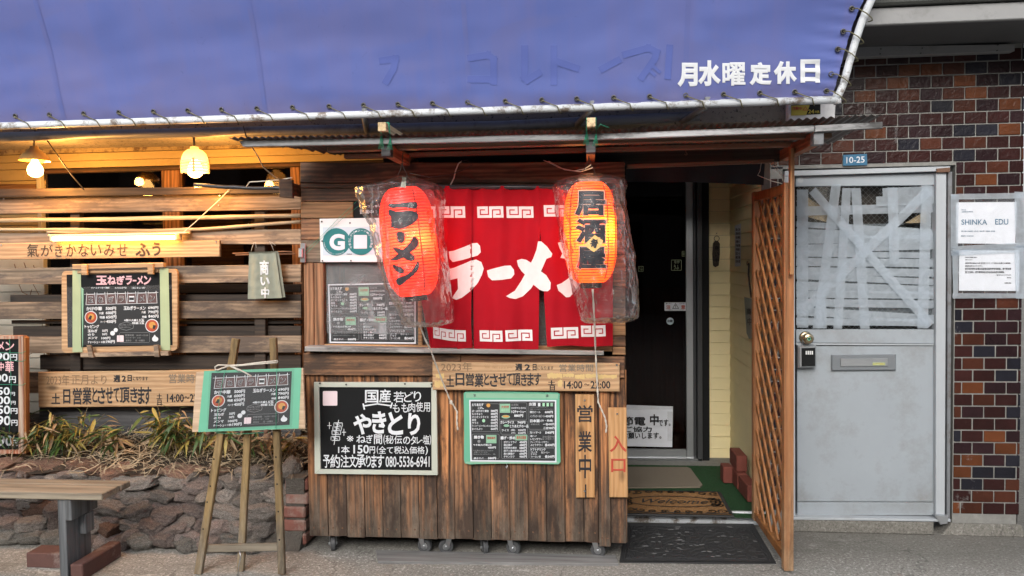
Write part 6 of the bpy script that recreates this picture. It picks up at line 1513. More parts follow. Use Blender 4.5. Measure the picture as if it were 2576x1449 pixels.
b_ = MB(); b_.box((xL_+.02, 4.30, .09), (xR_-.025, 4.32, ztopS-.01)); b_.box((xL_+.021, YS+.06, ztopS-.03), (xR_-.025, 4.299, ztopS-.012)); build(b_, 'back_panel', M['roomdark'], st)
def sq(nm, q, y, th, m, par=st, ch=.003):
    b_ = MB(); b_.hexa([P(u, v, y) for u, v in q], (0, th, 0), 0, ch); return build(b_, nm, M[m], par)
sq('rail_board', [(763, 889), (1158, 892), (1158, 946), (763, 944)], YS-.024, .022, 'beam_mid')
sq('rail_board', [(1159, 893), (1571, 898), (1571, 951), (1159, 946)], YS-.022, .020, 'beam_mid')
sq('shelf_ledge', [(766, 872), (1168, 880), (1168, 890), (766, 884)], YS-.075, .09, 'grey_ledge'); sq('shelf_ledge', [(1066, 876), (1519, 883), (1519, 894), (1066, 888)], YS-.090, .013, 'grey_ledge')
# upper frame: horizontal boards above and beside the window
U1 = lambda cx, cy: (753.9+cx*.35276, 396.1+cy*.35276)
sq('lintel_board', [(755, 409), (1572, 407), (1572, 460), (755, 459)], YS-.02, .035, 'beam')
sq('lintel_board', [(756, 460.5), (1572, 461.5), (1572, 474), (756, 472)], YS-.012, .03, 'beam')
for v0, v1, u1_, m_ in ((473.5, 506, 1060, 'beam'), (507.5, 549, 888, 'beam_light'), (550.5, 603, 900, 'beam_mid'), (604.5, 660, 812, 'fence')):
    sq('cladding_board', [(757, v0), (u1_, v0+.5), (u1_, v1+.5), (757, v1)], YS-.004+random.uniform(-.003, .003), .02, m_)
sq('cladding_board', [(813, 604.5), (1100, 606), (1100, 660), (813, 660)], YS+.001, .015, 'beam_mid')
sq('black_card', [(889, 507), (1000, 507), (1000, 549), (889, 549)], YS-.006, .012, 'black')
b_ = MB(); tx(b_, 'いらっしゃい', (905, 514, 960, 522), lambda u, v: P(u, v, YS-.0075), .02); tx(b_, '営業中', (905, 528, 940, 538), lambda u, v: P(u, v, YS-.0075), .02); build(b_, 'card_lettering', M['chalk'], st, fix=False)
sq('post', [(764, 661), (789, 661), (790, 874), (765, 873)], YS-.004, .05, 'post'); sq('post', [(790, 661), (813, 661), (815, 875), (791, 874)], YS, .05, 'post')
for v0, v1, m_ in ((475, 560, 'beam_mid'), (561, 640, 'beam'), (641, 722, 'beam_mid'), (723, 806, 'beam_mid'), (807, 845, 'beam_light'), (846, 872, 'beam_mid'), (873, 894, 'beam_light')):
    sq('cladding_board', [(1541, v0), (1573, v0), (1574, v1-1), (1541, v1-1)], YS-.006+random.uniform(-.003, .003), .03, m_)
# window
wn_ = sq('window_frame', [(815, 866), (1540, 872), (1540, 884), (815, 878)], YS+.005, .03, 'beam_light')
sq('window_stile', [(1050, 661), (1060, 661), (1062, 870), (1052, 870)], YS+.002, .02, 'beam_light')
b_ = MB(); b_.box((P(816, 700, YS).x, YS+.030, P(816, 872, YS).z), (P(1540, 700, YS).x, YS+.033, P(816, 475, YS).z)); build(b_, 'pane', M['glassstall'], wn_)
b_ = MB()
for k in range(46): 
    z = P(1300, 680+k*4.2, YS+.06).z; b_.tube([(P(1080, 700, YS+.06).x, YS+.06, z), (P(1538, 700, YS+.06).x, YS+.06, z)], .0026, 4)
M['reed'] = plain('olive_reed', (.16, .15, .05), .8, .3); build(b_, 'reed_blind', M['reed'], st, kind='stuff')
# menu behind the window film
mn = thing('window_menu', 'black drinks and food menu propped behind the cloudy stall window', 'menu', P(930, 865, YS+.028))
wq = [(829, 718), (1042, 714), (1043, 861), (833, 859)]
def WM(x, y):
    s_, t_ = (x-400)/857, (y-465)/605; p = bil([Vector(p) for p in wq], s_, t_); return P(p.x, p.y, YS+.024)
izakaya_menu(mn, WM, NY, [(400, 465), (1257, 465), (1257, 1070), (400, 1070)])
b_ = MB(); q4 = [P(820, 662, YS+.012), P(1045, 662, YS+.012), P(1042, 842, YS+.010), P(822, 838, YS+.010)]
b_.grid(lambda s_, t_: bil(q4, s_, t_)+Vector((0, .004*noise.noise(Vector((s_*5, t_*4, 3))), 0)), 30, 24); build(b_, 'film', M['hazefilm'], mn, smooth=True, fix=False)
# casters
def caster(u, v, turn, y):
    c = P(u, v, y); r = .0375
    b_ = MB(); b_.lathe([(r*.55, -.011), (r*.93, -.0115), (r, -.008), (r, .008), (r*.93, .0115), (r*.55, .011)], (0, 0, 0), 26, axis='x')
    zc_ = r
    t_ = MB(); pw = P(u, 1356, y).z
    def tr(p): p = Vector(p); return Vector((p.x*math.cos(turn)-p.y*math.sin(turn), p.x*math.sin(turn)+p.y*math.cos(turn), p.z))
    wl = MB(); wl.add([tr(p)+Vector((c.x, y, zc_)) for p in b_.v], b_.f)
    fk = MB()
    for s_ in (-1, 1):
        pts = [(s_*.0155, -.010, -.008), (s_*.0155, .010, -.008), (s_*.0155, .030, .046), (s_*.0155, .000, .046)]
        fk.prism([tr(p)+Vector((c.x, y, zc_)) for p in pts], tr((s_*.002, 0, 0)))
    fk.add([tr(p)+Vector((c.x, y, zc_)) for p in ((-.018, -.002, .046), (.018, -.002, .046), (.018, .032, .046), (-.018, .032, .046), (-.018, -.002, .050), (.018, -.002, .050), (.018, .032, .050), (-.018, .032, .050))], [(0, 3, 2, 1), (4, 5, 6, 7), (0, 1, 5, 4), (1, 2, 6, 5), (2, 3, 7, 6), (3, 0, 4, 7)])
    f0 = build(fk, 'caster', M['steel'], st)
    build(wl, 'wheel', M['tyre'], f0, smooth=False)
    hb = MB(); hb.lathe([(r*.5, -.012), (r*.2, -.014), (r*.18, -.022), (0, -.022)], (0, 0, 0), 14, axis='x'); hb.lathe([(r*.5, .012), (r*.2, .014), (r*.18, .022), (0, .022)], (0, 0, 0), 14, axis='x')
    h2 = MB(); h2.add([tr(p)+Vector((c.x, y, zc_)) for p in hb.v], hb.f); build(h2, 'hub', M['steel'], f0)
    b_ = MB(); b_.box((c.x-.055, y-.05, zc_+.0545), (c.x+.055, y+.06, zc_+.066), 0, .002); build(b_, 'mounting_plate', M['rust'], f0)
for u, v, tn in ((838, 1385, .35), (1069, 1386, 1.35), (1122, 1386, -1.2), (1219, 1387, .4), (1292, 1385, 1.25), (1505, 1391, 1.3)): caster(u, v, tn, YS+.055)
rb = MB(); rb.hexa([G(945, 1383, .014), G(1549, 1396, .014), G(1556, 1417, .014), G(951, 1411, .014)], (0, 0, -.014), 0, .002)
build(rb, 'floor_board', M['ramp'], None, 'long grey board lying on the pavement under the stall casters', 'board')
# latch
la = MB(); la.hexa([P(755, 612, YS-.028), P(768, 612, YS-.028), P(768, 660, YS-.028), P(755, 660, YS-.028)], (0, .004, 0), 0, .001); lt = build(la, 'latch', M['steel'], st)
la = MB(); la.hexa([P(750, 624, YS-.045), P(761, 624, YS-.045), P(761, 648, YS-.045), P(750, 648, YS-.045)], (0, .016, 0), 0, .004); build(la, 'latch_handle', M['alu'], lt)

# ---- yakitori blackboard
Y1 = YS-.03
yk = thing('yakitori_blackboard', 'blackboard with off-white frame and white marker yakitori prices on the stall front', 'menu board', P(945, 1195, Y1))
K4 = lambda cx, cy: (766.7+cx*.18519, 945.6+cy*.18519)
def kq(nm, q, y, th, m, par=yk, ch=.002):
    b_ = MB(); b_.hexa([P(*K4(*p), y) for p in q], (0, th, 0), 0, ch); return build(b_, nm, M[m], par)
kq('black_face', [(185, 148), (1728, 152), (1732, 1290), (205, 1272)], Y1, .008, 'black')
for q in ([(123, 88), (1740, 90), (1716, 158), (192, 154)], [(123, 90), (191, 156), (214, 1268), (132, 1330)], [(1741, 160), (1790, 185), (1806, 1348), (1724, 1290), (1716, 160)][:0] or [(1717, 160), (1788, 160), (1806, 1348), (1722, 1292)], [(212, 1270), (1722, 1292), (1804, 1350), (134, 1331)]): kq('frame_bar', q, Y1-.010, .016, 'offwhite')
kf = lambda x, y: P(*K4(x, y), Y1-.0015)
b_ = MB()
for s, bx, bo in (('国', (818, 192, 1000, 368), .016), ('産', (1010, 182, 1170, 365), .016), ('若', (1205, 212, 1345, 362), .008), ('ど', (1345, 215, 1475, 355), .008), ('り', (1480, 208, 1580, 350), .008), ('もも', (1195, 372, 1405, 498), .008), ('肉', (1408, 365, 1500, 492), .008), ('使', (1510, 352, 1605, 488), .008), ('用', (1610, 362, 1702, 490), .008),
                 ('や', (658, 515, 908, 798), .034), ('き', (912, 480, 1108, 785), .034), ('と', (1128, 488, 1335, 802), .034), ('り', (1400, 505, 1568, 808), .034),
                 ('※', (570, 812, 662, 892), .005), ('ね', (700, 805, 830, 912), .015), ('ぎ', (835, 798, 925, 915), .015), ('間', (940, 795, 1050, 928), .015), ('(', (1068, 800, 1092, 935), .015), ('秘', (1095, 808, 1210, 922), .01), ('伝', (1215, 808, 1322, 925), .01), ('の', (1335, 825, 1432, 930), .015), ('タ', (1435, 815, 1515, 935), .015), ('レ', (1520, 830, 1580, 922), .015), ('・', (1582, 865, 1600, 885), .02), ('塩', (1605, 805, 1692, 928), .01), (')', (1694, 802, 1716, 940), .015),
                 ('1本', (452, 948, 612, 1055), .02), ('150', (660, 938, 872, 1055), .02), ('円', (880, 958, 955, 1055), .02), ('(', (978, 952, 1000, 1062), .01), ('全て税込価格', (1002, 955, 1630, 1060), .012), (')', (1636, 952, 1672, 1075), .01),
                 ('予', (248, 1072, 345, 1250), .016), ('約', (345, 1068, 480, 1250), .014), ('注', (485, 1072, 600, 1245), .014), ('文', (600, 1070, 700, 1245), .014), ('承', (690, 1068, 830, 1245), .014), ('り', (832, 1080, 900, 1240), .016), ('ま', (905, 1072, 975, 1250), .016), ('す', (975, 1072, 1078, 1250), .016), ('080-5536-6941', (1098, 1092, 1695, 1240), .012)): tx(b_, s, bx, kf, bo, 0, 3)
stroke(b_, [(795, 385), (808, 448)], 20, kf); stroke(b_, [(805, 408), (985, 380), (1165, 405)], 18, lambda x, y: kf(x, y)+NY*.0003); stroke(b_, [(1185, 372), (1168, 428)], 20, kf)
k2 = lambda x, y: kf(x, y)+NY*.0006
stroke(b_, [(460, 602), (398, 932)], 9, k2)
for cx, cy in ((452, 665), (440, 715), (428, 770), (415, 850)):
    stroke(b_, rr(cx-58, cy-26, cx+58, cy+26, 10), 12, kf, 0, True); stroke(b_, [(cx-30, cy-12), (cx+30, cy+8)], 9, kf); stroke(b_, [(cx-10, cy-18), (cx-14, cy+20)], 9, k2)
for cx, cy in ((335, 675), (532, 765)): stroke(b_, [(cx-24, cy), (cx+24, cy)], 9, kf); stroke(b_, [(cx, cy-42), (cx, cy+42)], 9, k2)
build(b_, 'lettering', M['chalk'], yk, fix=False)
b_ = MB(); poly(b_, rr(246, 206, 442, 404, 14), kf, 0); build(b_, 'white_card', M['pinkprint'], yk, fix=False)
b_ = MB(); 
for cx, cy in ((205, 100), (562, 116), (1360, 108), (1720, 112)): b_.lathe([(.005, 0), (.004, -.004)], P(*K4(cx, cy), Y1-.011), 8, axis='y')
build(b_, 'screw', M['darksteel'], yk, kind='stuff')

# ---- green taped menu
Y2 = YS-.028
gm_ = thing('green_framed_menu', 'black menu mounted on a board edged with mint green tape on the stall front', 'menu', P(1290, 1168, Y2))
B5 = lambda cx, cy: (1086.1+cx*.24691, 894.4+cy*.24691)
b_ = MB(); o_ = [(325, 385), (345, 370), (700, 365), (1270, 378), (1306, 392), (1302, 420), (1304, 800), (1312, 1085), (1290, 1108), (800, 1098), (380, 1108), (338, 1098), (328, 1060), (330, 700)]
b_.prism([P(*B5(*p), Y2) for p in o_], (0, .014, 0)); build(b_, 'taped_board', M['mint'], gm_)
b_ = MB()
for q in ([(345, 380), (1290, 392), (1285, 440), (350, 430)], [(350, 1082), (1290, 1080), (1300, 1102), (345, 1100)]):
    b_ = MB(); poly(b_, q, lambda x, y: P(*B5(x, y), Y2-.0008)); build(b_, 'tape_strip', M['mintpale'], gm_, fix=False)
izakaya_menu(gm_, lambda x, y: P(*B5(x, y), Y2), NY, [(396, 465), (1255, 466), (1258, 1072), (408, 1062)])
b_ = MB()
for cx, cy in ((437, 405), (1175, 407)): b_.lathe([(.0065, 0), (.004, -.006)], P(*B5(cx, cy), Y2-.001), 10, axis='y')
build(b_, 'screw', M['steel'], gm_, kind='stuff')
b_ = MB(); p = P(*B5(760, 1100), Y2+.01); b_.tube([p, p+Vector((.006, -.008, -.008)), p+Vector((.002, -.012, -.02)), p+Vector((-.005, -.008, -.012))], .0018, 6); build(b_, 'hook', M['steel'], gm_, smooth=True)

# ---- hours board on the stall
s3 = sign('opening_hours_board', 'pine opening-hours board on the stall front with old yellow paint smears', 'sign', [(1087.5, 911), (1559, 914), (1559, 985.5), (1088, 981)], YS-.046, .02, 'sign_wood', 'opening hours boards')
def fs(cx, cy):   # left board coordinates -> stall board; uses the zoomed stall picture
    # anchor points: 2023 (305,125)->(95,70); end (1360,306)->(1820,345)
    x = 95+(cx-305)*(1820-95)/(1360-305)*.985; y = 70+(cy-125)*1.30
    return P(*B5(x, y), YS-.0475)
b_ = MB()
f_ = lambda x, y: P(*B5(x, y), YS-.0475)
tx(b_, '2023年', (95, 68, 410, 162), f_, .003, 0); tx(b_, '営業の日', (535, 80, 820, 160), f_, .0, 4)
for ch, bx in (('週', (850, 82, 925, 155)), ('2', (945, 88, 1005, 152)), ('日', (1028, 86, 1068, 152))): tx(b_, ch, bx, f_, .035, 1)
tx(b_, 'になります', (1075, 108, 1240, 144), f_, .006, 1); tx(b_, '営業時間', (1300, 88, 1645, 165), f_, .004, 2)
for ch, bx in (('土', (145, 200, 228, 318)), ('日', (242, 178, 332, 306)), ('営', (345, 178, 432, 308)), ('業', (435, 182, 528, 322)), ('と', (532, 180, 585, 302)), ('さ', (590, 185, 675, 318)), ('せ', (678, 180, 760, 305)), ('て', (764, 182, 818, 300)), ('頂', (820, 178, 905, 308)), ('き', (908, 182, 970, 310)), ('ま', (972, 178, 1040, 310)), ('す', (1040, 180, 1115, 306))): tx(b_, ch, bx, f_, .022, 1, 2)
tx(b_, '土', (1182, 252, 1260, 300), f_, .025, 1); tx(b_, '日', (1202, 305, 1255, 356), f_, .025, 1)
tx(b_, '14:00', (1345, 258, 1535, 338), f_, .02, 1); tx(b_, '～', (1552, 285, 1608, 305), f_, .02, 1); tx(b_, '22:00', (1618, 258, 1820, 338), f_, .02, 1)
fy_ = lambda x, y: f_(x, y)+Vector((0, .0005, 0))
random.seed(6)
for x0, y0, x1, y1 in ((1175, 172, 1330, 240), (1335, 178, 1450, 225), (1455, 185, 1560, 245), (1565, 182, 1700, 235), (1700, 190, 1885, 240), (1285, 240, 1330, 330), (40, 180, 125, 235), (30, 250, 120, 330)):
    n_ = 12; top_ = [(x0+(x1-x0)*k/n_, y0+(y1-y0)*.25*random.random()) for k in range(n_+1)]; bot_ = [(x0+(x1-x0)*k/n_+random.uniform(-4, 4), y1-(y1-y0)*.3*random.random()) for k in range(n_, -1, -1)]; poly(b_, top_+bot_, fy_, 3)
build(b_, 'lettering', [M['inkfaint'], M['ink'], M['inkgrey'], M['paintyellow'], M['fadedgold']] if 'fadedgold' in M else [M['inkfaint'], M['ink'], M['inkgrey'], M['paintyellow'], M['sign_wood']], s3, fix=False)
b_ = MB()
for x, y in ((35, 78), (1885, 98)): b_.lathe([(.006, 0), (.004, -.005)], f_(x, y), 8, axis='y')
build(b_, 'screw', M['steel'], s3)
# ---- upright signs
def upright(label, q, m, chars, inkm, y, extra=None):
    t_ = sign('upright_sign', label, 'sign', [B5(*p) for p in q], y, .014, m, 'upright pine signs on the stall')
    b_ = MB(); f_ = lambda x, y_: P(*B5(x, y_), y-.0015)
    for ch, bx, bo in chars: tx(b_, ch, bx, f_, bo, 0, 3)
    if extra: stroke(b_, extra, 14, f_)
    build(b_, 'lettering', inkm, t_, fix=False)
    b_ = MB(); x = (q[0][0]+q[1][0])/2
    for y_ in (q[0][1]+60, q[2][1]-(70 if 'open' in label else 1500)):
        if y_ > q[0][1]: b_.lathe([(.005, 0), (.004, -.004)], f_(x, y_), 8, axis='y')
    build(b_, 'screw', M['steel'], t_)
upright('narrow upright pine sign with three black characters saying open for business', [(1462, 396), (1655, 398), (1662, 1450), (1470, 1450)], 'sign_wood_v', (('営', (1482, 505, 1640, 680), .014), ('業', (1490, 770, 1632, 985), .014), ('中', (1500, 1010, 1625, 1250), .014)), M['ink'], YS-.022, [(1568, 1320), (1570, 1445)])
upright('short upright pine sign with red characters for entrance at the stall corner', [(1794, 534), (1985, 534), (2000, 1448), (1810, 1446)], 'sign_wood_v', (('入', (1812, 815, 1985, 985), .02), ('口', (1828, 1052, 1975, 1188), .02)), M['redink'], YS-.040)

# ---- G poster
gp_ = thing('certification_poster', 'white plastic poster with two teal circles and a big letter G, above the stall window', 'poster', P(880, 659, YS-.02))
U1 = lambda cx, cy: (753.9+cx*.35276, 396.1+cy*.35276)
yg = YS-.018
q4 = [P(*U1(142, 437), yg), P(*U1(590, 430), yg), P(*U1(590, 745), yg), P(*U1(150, 745), yg)]
b_ = MB(); b_.grid(lambda s_, t_: bil(q4, s_, t_)+Vector((0, -.002*abs(math.sin(s_*7+t_*2)), 0)), 24, 12); build(b_, 'sheet', M['white'], gp_, smooth=True)
gf_ = lambda o_: (lambda x, y: P(*U1(x, y), yg-.003-o_))
b_ = MB(); poly(b_, [(165, 498), (588, 492), (588, 690), (165, 700)], gf_(0), 0)
for cx in (262, 435):
    disc(b_, cx, 602 if cx == 262 else 600, 98 if cx == 262 else 96, gf_(.0006 if cx < 300 else .0018), 1, 32)
disc(b_, 265, 604, 62, gf_(.001), 4, 28)
tx(b_, 'G', (212, 545, 322, 662), gf_(.0026), .05, 2, 4)
poly(b_, rr(385, 553, 480, 650, 4), gf_(.0026), 2)
import itertools
txt = 'やまなしグリーン・ゾーン認証施設'
for i, ch in enumerate(txt):
    a = math.radians(202-8+(-28+i*15.2)*1.0-0); a = math.radians(150+i*15.8); x, y = 435+80*math.cos(a), 600+80*math.sin(a); ca, sa = math.cos(a+math.pi/2), math.sin(a+math.pi/2)
    if ch == '・': disc(b_, x, y, 3, gf_(.0026), 2, 8); continue
    w_ = 9; q = [(x+(px*ca-py*sa), y+(px*sa+py*ca)) for px, py in ((-w_, -w_), (w_, -w_), (w_, w_), (-w_, w_))]
    tx(b_, ch, q, gf_(.0026), .02, 2)
for i, ch in enumerate('Official Certification by Yamanashi Pref'):
    if ch == ' ': continue
    a = math.radians(178-i*3.2); x, y = 262+88*math.cos(a), 602+88*math.sin(a); a2 = a-math.pi/2; ca, sa = math.cos(a2), math.sin(a2)
    q = [(x+(px*ca-py*sa), y+(px*sa+py*ca)) for px, py in ((-2, -4), (2, -4), (2, 4), (-2, 4))]; tx(b_, ch, q, gf_(.0026), .0, 2, 1)
tx(b_, '04464', (336, 684, 372, 694), gf_(.001), .01, 3)
build(b_, 'print', [M['skyprint'], M['teal'], M['paper'], M['ink'], M['teal_dark'] if 'teal_dark' in M else M['teal']], gp_, fix=False)
b_ = MB()
for cx, cy in ((157, 457), (358, 467), (160, 597), (162, 737), (365, 736), (575, 736)): b_.lathe([(.0045, 0), (.0035, -.003)], P(*U1(cx, cy), yg-.004), 8, axis='y')
build(b_, 'screw', M['darksteel'], gp_, kind='stuff')
b_ = MB(); b_.tube([P(*U1(40, 665), yg-.02), P(*U1(140, 575), yg-.01), P(*U1(280, 430), yg-.01), P(*U1(420, 300), yg-.01)], .0008, 4); b_.tube([P(*U1(45, 690), yg-.02), P(*U1(160, 570), yg-.012), P(*U1(300, 440), yg-.012), P(*U1(435, 335), yg-.012)], .0008, 4)
build(b_, 'thin_wire', M['greenwire'], None, 'thin green wires stretched across the poster corner to the latch', 'wire')

# ================================================================== NOREN
yno = YS-.07
no = thing('noren_curtain', 'red split shop curtain with white ramen lettering hanging over the stall window', 'curtain', P(1310, 470, yno))
N2 = lambda cx, cy: (1047.8+cx*.3175, 447.2+cy*.3175)
t = NT('red_cotton'); c = t.coord(rnd=False); nw = t.noise(t.coord((1, 1, 1), rnd=False), 320, 2, .5); n1 = t.noise(c, 3, 4, .6)
col = t.ramp(n1, [(.3, (.33, .006, .014)), (.7, (.42, .009, .020))])
M['red'] = t.done(t.n('ShaderNodeMixShader', i0=.18, i1=t.bsdf(col, .85, t.bump(nw, .2, .002), spec=.15), i2=t.n('ShaderNodeBsdfTranslucent', Color=(.6, .01, .02, 1)).outputs[0]).outputs[0])
M['whitecloth'] = plain('white_cotton_print', (.70, .68, .68), .85, .05, 30, .1)
def nw_(x, y):   # folds of the cloth, in picture coordinates of the zoomed curtain
    k = min(1, max(0, (y-60)/900))
    d = .017*math.sin(x/60.+.3*math.sin(y/260.))*(.25+.75*k)+.005*math.sin(x/23.+y/400.)*(1-.5*k)+.004*noise.noise(Vector((x/120, y/220, 0)))
    if x < 440: d += .016*k*math.sin((x-40)/400*math.pi*1.5)   # left panel blown at its foot
    if y < 150: d += .004*math.sin(x/14.)*(150-y)/90
    return d
def NP(x, y, off=0.0): p = P(*N2(x, y), yno); return p+Vector((0, nw_(x, y)-off, 0))
panels = [[(0, 66), (438, 70), (438, 1200), (62, 1150)], [(438, 70), (978, 72), (968, 1362), (452, 1385)], [(978, 72), (1560, 72), (1556, 1336), (1034, 1334)]]
def edgeL(i, y):
    if i == 0: return -10 if y < 700 else -10+(y-700)*.17+ (0)
    if i == 1: return 439+max(0, (y-440))*.014
    return 979 if y < 420 else 981+(y-420)*.060
def edgeR(i, y):
    if i == 0: return 437 if y < 440 else 437-(y-440)*.004+max(0, y-1150)*.05
    if i == 1: return 978 if y < 420 else 978-(y-420)*.012
    return 1556
bots = [lambda x: 1345+(30*(1-x/440.)*1.0 if x > 100 else 30)+ (-12 if 150 < x < 330 else 0), lambda x: 1387-(x-440)*.045+4*math.sin(x/40), lambda x: 1334+3*math.sin(x/50)]
psrc = []
for i in range(3):
    b_ = MB()
    def fn_(s_, t_, i=i):
        y = 66+t_*1300; x = edgeL(i, y)+(edgeR(i, y)-edgeL(i, y))*s_; y = 66+t_*(bots[i](x)-66); x = edgeL(i, y)+(edgeR(i, y)-edgeL(i, y))*s_; return NP(x, y)
    b_.grid(fn_, 70, 90); po_ = build(b_, 'curtain_panel', M['red'], no, smooth=True); psrc.append(po_)
    # stitched hems
    b_ = MB(); b_.grid(lambda s_, t_, i=i: NP(edgeL(i, 66+t_*1270)+(8+s_*3), 66+t_*1270, .0012), 1, 60); b_.grid(lambda s_, t_, i=i: NP(edgeR(i, 66+t_*1270)-(8+s_*3), 66+t_*1270, .0012), 1, 60)
    build(b_, 'hem', M['redhem'] if 'redhem' in M else M['red'], po_, fix=False)
b_ = MB(); b_.tube([P(*N2(-40, 74), yno+.004), P(*N2(1575, 74), yno+.004)], .012, 10); build(b_, 'rod', M['blackpole'], no, smooth=True)
F_ = lambda x, y: NP(x, y, .0035)
glyphs = [
 [(258, 585), (300, 578), (380, 548), (440, 520), (480, 516), (503, 540), (509, 590), (482, 616), (440, 628), (370, 650), (290, 668), (265, 640)],
 [(262, 722), (300, 714), (370, 685), (430, 657), (470, 648), (513, 668), (532, 720), (517, 770), (485, 832), (425, 900), (365, 948), (322, 965), (286, 952), (300, 930), (335, 880), (375, 800), (372, 785), (330, 795), (268, 810)],
 [(558, 735), (600, 722), (700, 697), (745, 695), (772, 730), (775, 765), (750, 797), (680, 808), (600, 812), (568, 785)],
 [(965, 505), (990, 505), (1035, 545), (1077, 603), (1068, 628), (1030, 642), (1005, 700), (960, 800), (905, 880), (840, 940), (785, 960), (740, 952), (712, 937), (780, 895), (830, 815), (880, 725), (925, 640), (952, 570)],
 [(795, 655), (830, 643), (868, 650), (905, 672), (960, 722), (1030, 772), (1065, 830), (1062, 880), (1040, 898), (1002, 897), (975, 885), (925, 845), (870, 780), (830, 740), (805, 700)],
 [(1120, 515), (1150, 508), (1190, 530), (1240, 580), (1230, 620), (1180, 640), (1140, 635), (1155, 600), (1135, 560)],
 [(1112, 850), (1150, 835), (1200, 800), (1260, 740), (1330, 650), (1370, 600), (1400, 620), (1390, 700), (1330, 800), (1270, 880), (1215, 945), (1185, 948), (1145, 910), (1125, 895)]]
for k, gl2 in enumerate(glyphs):
    b_ = MB(); poly(b_, gl2, lambda x, y, k=k: NP(x, y, .0035+(.0006 if k == 4 else 0)), 0, L=34); build(b_, 'white_character_stroke', M['whitecloth'], no, fix=False)
def meander(x, y, w=213, h=90, sk=0):
    pt = lambda px, py: (x+px*w/985., y+py*h/400.+sk*px*w/985.)
    b_ = MB(); rb_ = MB(); poly(b_, [pt(0, 0), pt(975, -5), pt(990, 395), pt(18, 400)], F_, 0, L=34)
    for k, pts in enumerate(([(425, -25), (435, 280), (130, 280), (125, 120), (285, 120)], [(585, 420), (578, 122), (860, 122), (870, 280), (730, 280)])):
        stroke(rb_, [pt(*p) for p in pts], 8.5*w/213., lambda x, y: NP(x, y, .0048), L=34)
    mo_ = build(b_, 'meander_print', M['whitecloth'], no, fix=False); build(rb_, 'red_print_line', M['red'], mo_, fix=False, kind='stuff')
for x, y, w in ((-60, 228, 213), (175, 228, 213), (478, 228, 213), (712, 228, 215), (1008, 218, 213), (1240, 216, 213)): meander(x, y, w)
for x, y, w, sk in ((122, 1186, 120, .12), (240, 1200, 155, .05), (497, 1210, 188, 0), (706, 1206, 212, 0), (1066, 1186, 216, 0), (1302, 1172, 196, -.03)): meander(x, y, w, 88, sk)


# ================================================================== LANTERNS
def lantern_mat(name, col, tcol, em, est):
    t = NT(name); c = t.coord(rnd=False); n1 = t.noise(c, 30, 4, .6)
    k = t.math('MULTIPLY_ADD', n1, .3, .85)
    cc = t.mix(1.0, tcol, t.n('ShaderNodeCombineColor', Red=k, Green=k, Blue=k).outputs[0], 'MULTIPLY')
    df = t.n('ShaderNodeBsdfDiffuse', Color=(*col, 1)).outputs[0]; tr = t.n('ShaderNodeBsdfTranslucent', Color=cc).outputs[0]
    a = t.n('ShaderNodeMixShader', i0=.6, i1=df, i2=tr).outputs[0]
    gl = t.n('ShaderNodeBsdfGlossy', Roughness=.4, Color=(1, 1, 1, 1)).outputs[0]
    b = t.n('ShaderNodeMixShader', i0=.04, i1=a, i2=gl).outputs[0]
    e = t.n('ShaderNodeEmission', Color=(*em, 1), Strength=est).outputs[0]
    return t.done(t.n('ShaderNodeAddShader', i0=b, i1=e).outputs[0])
LY = 3.42
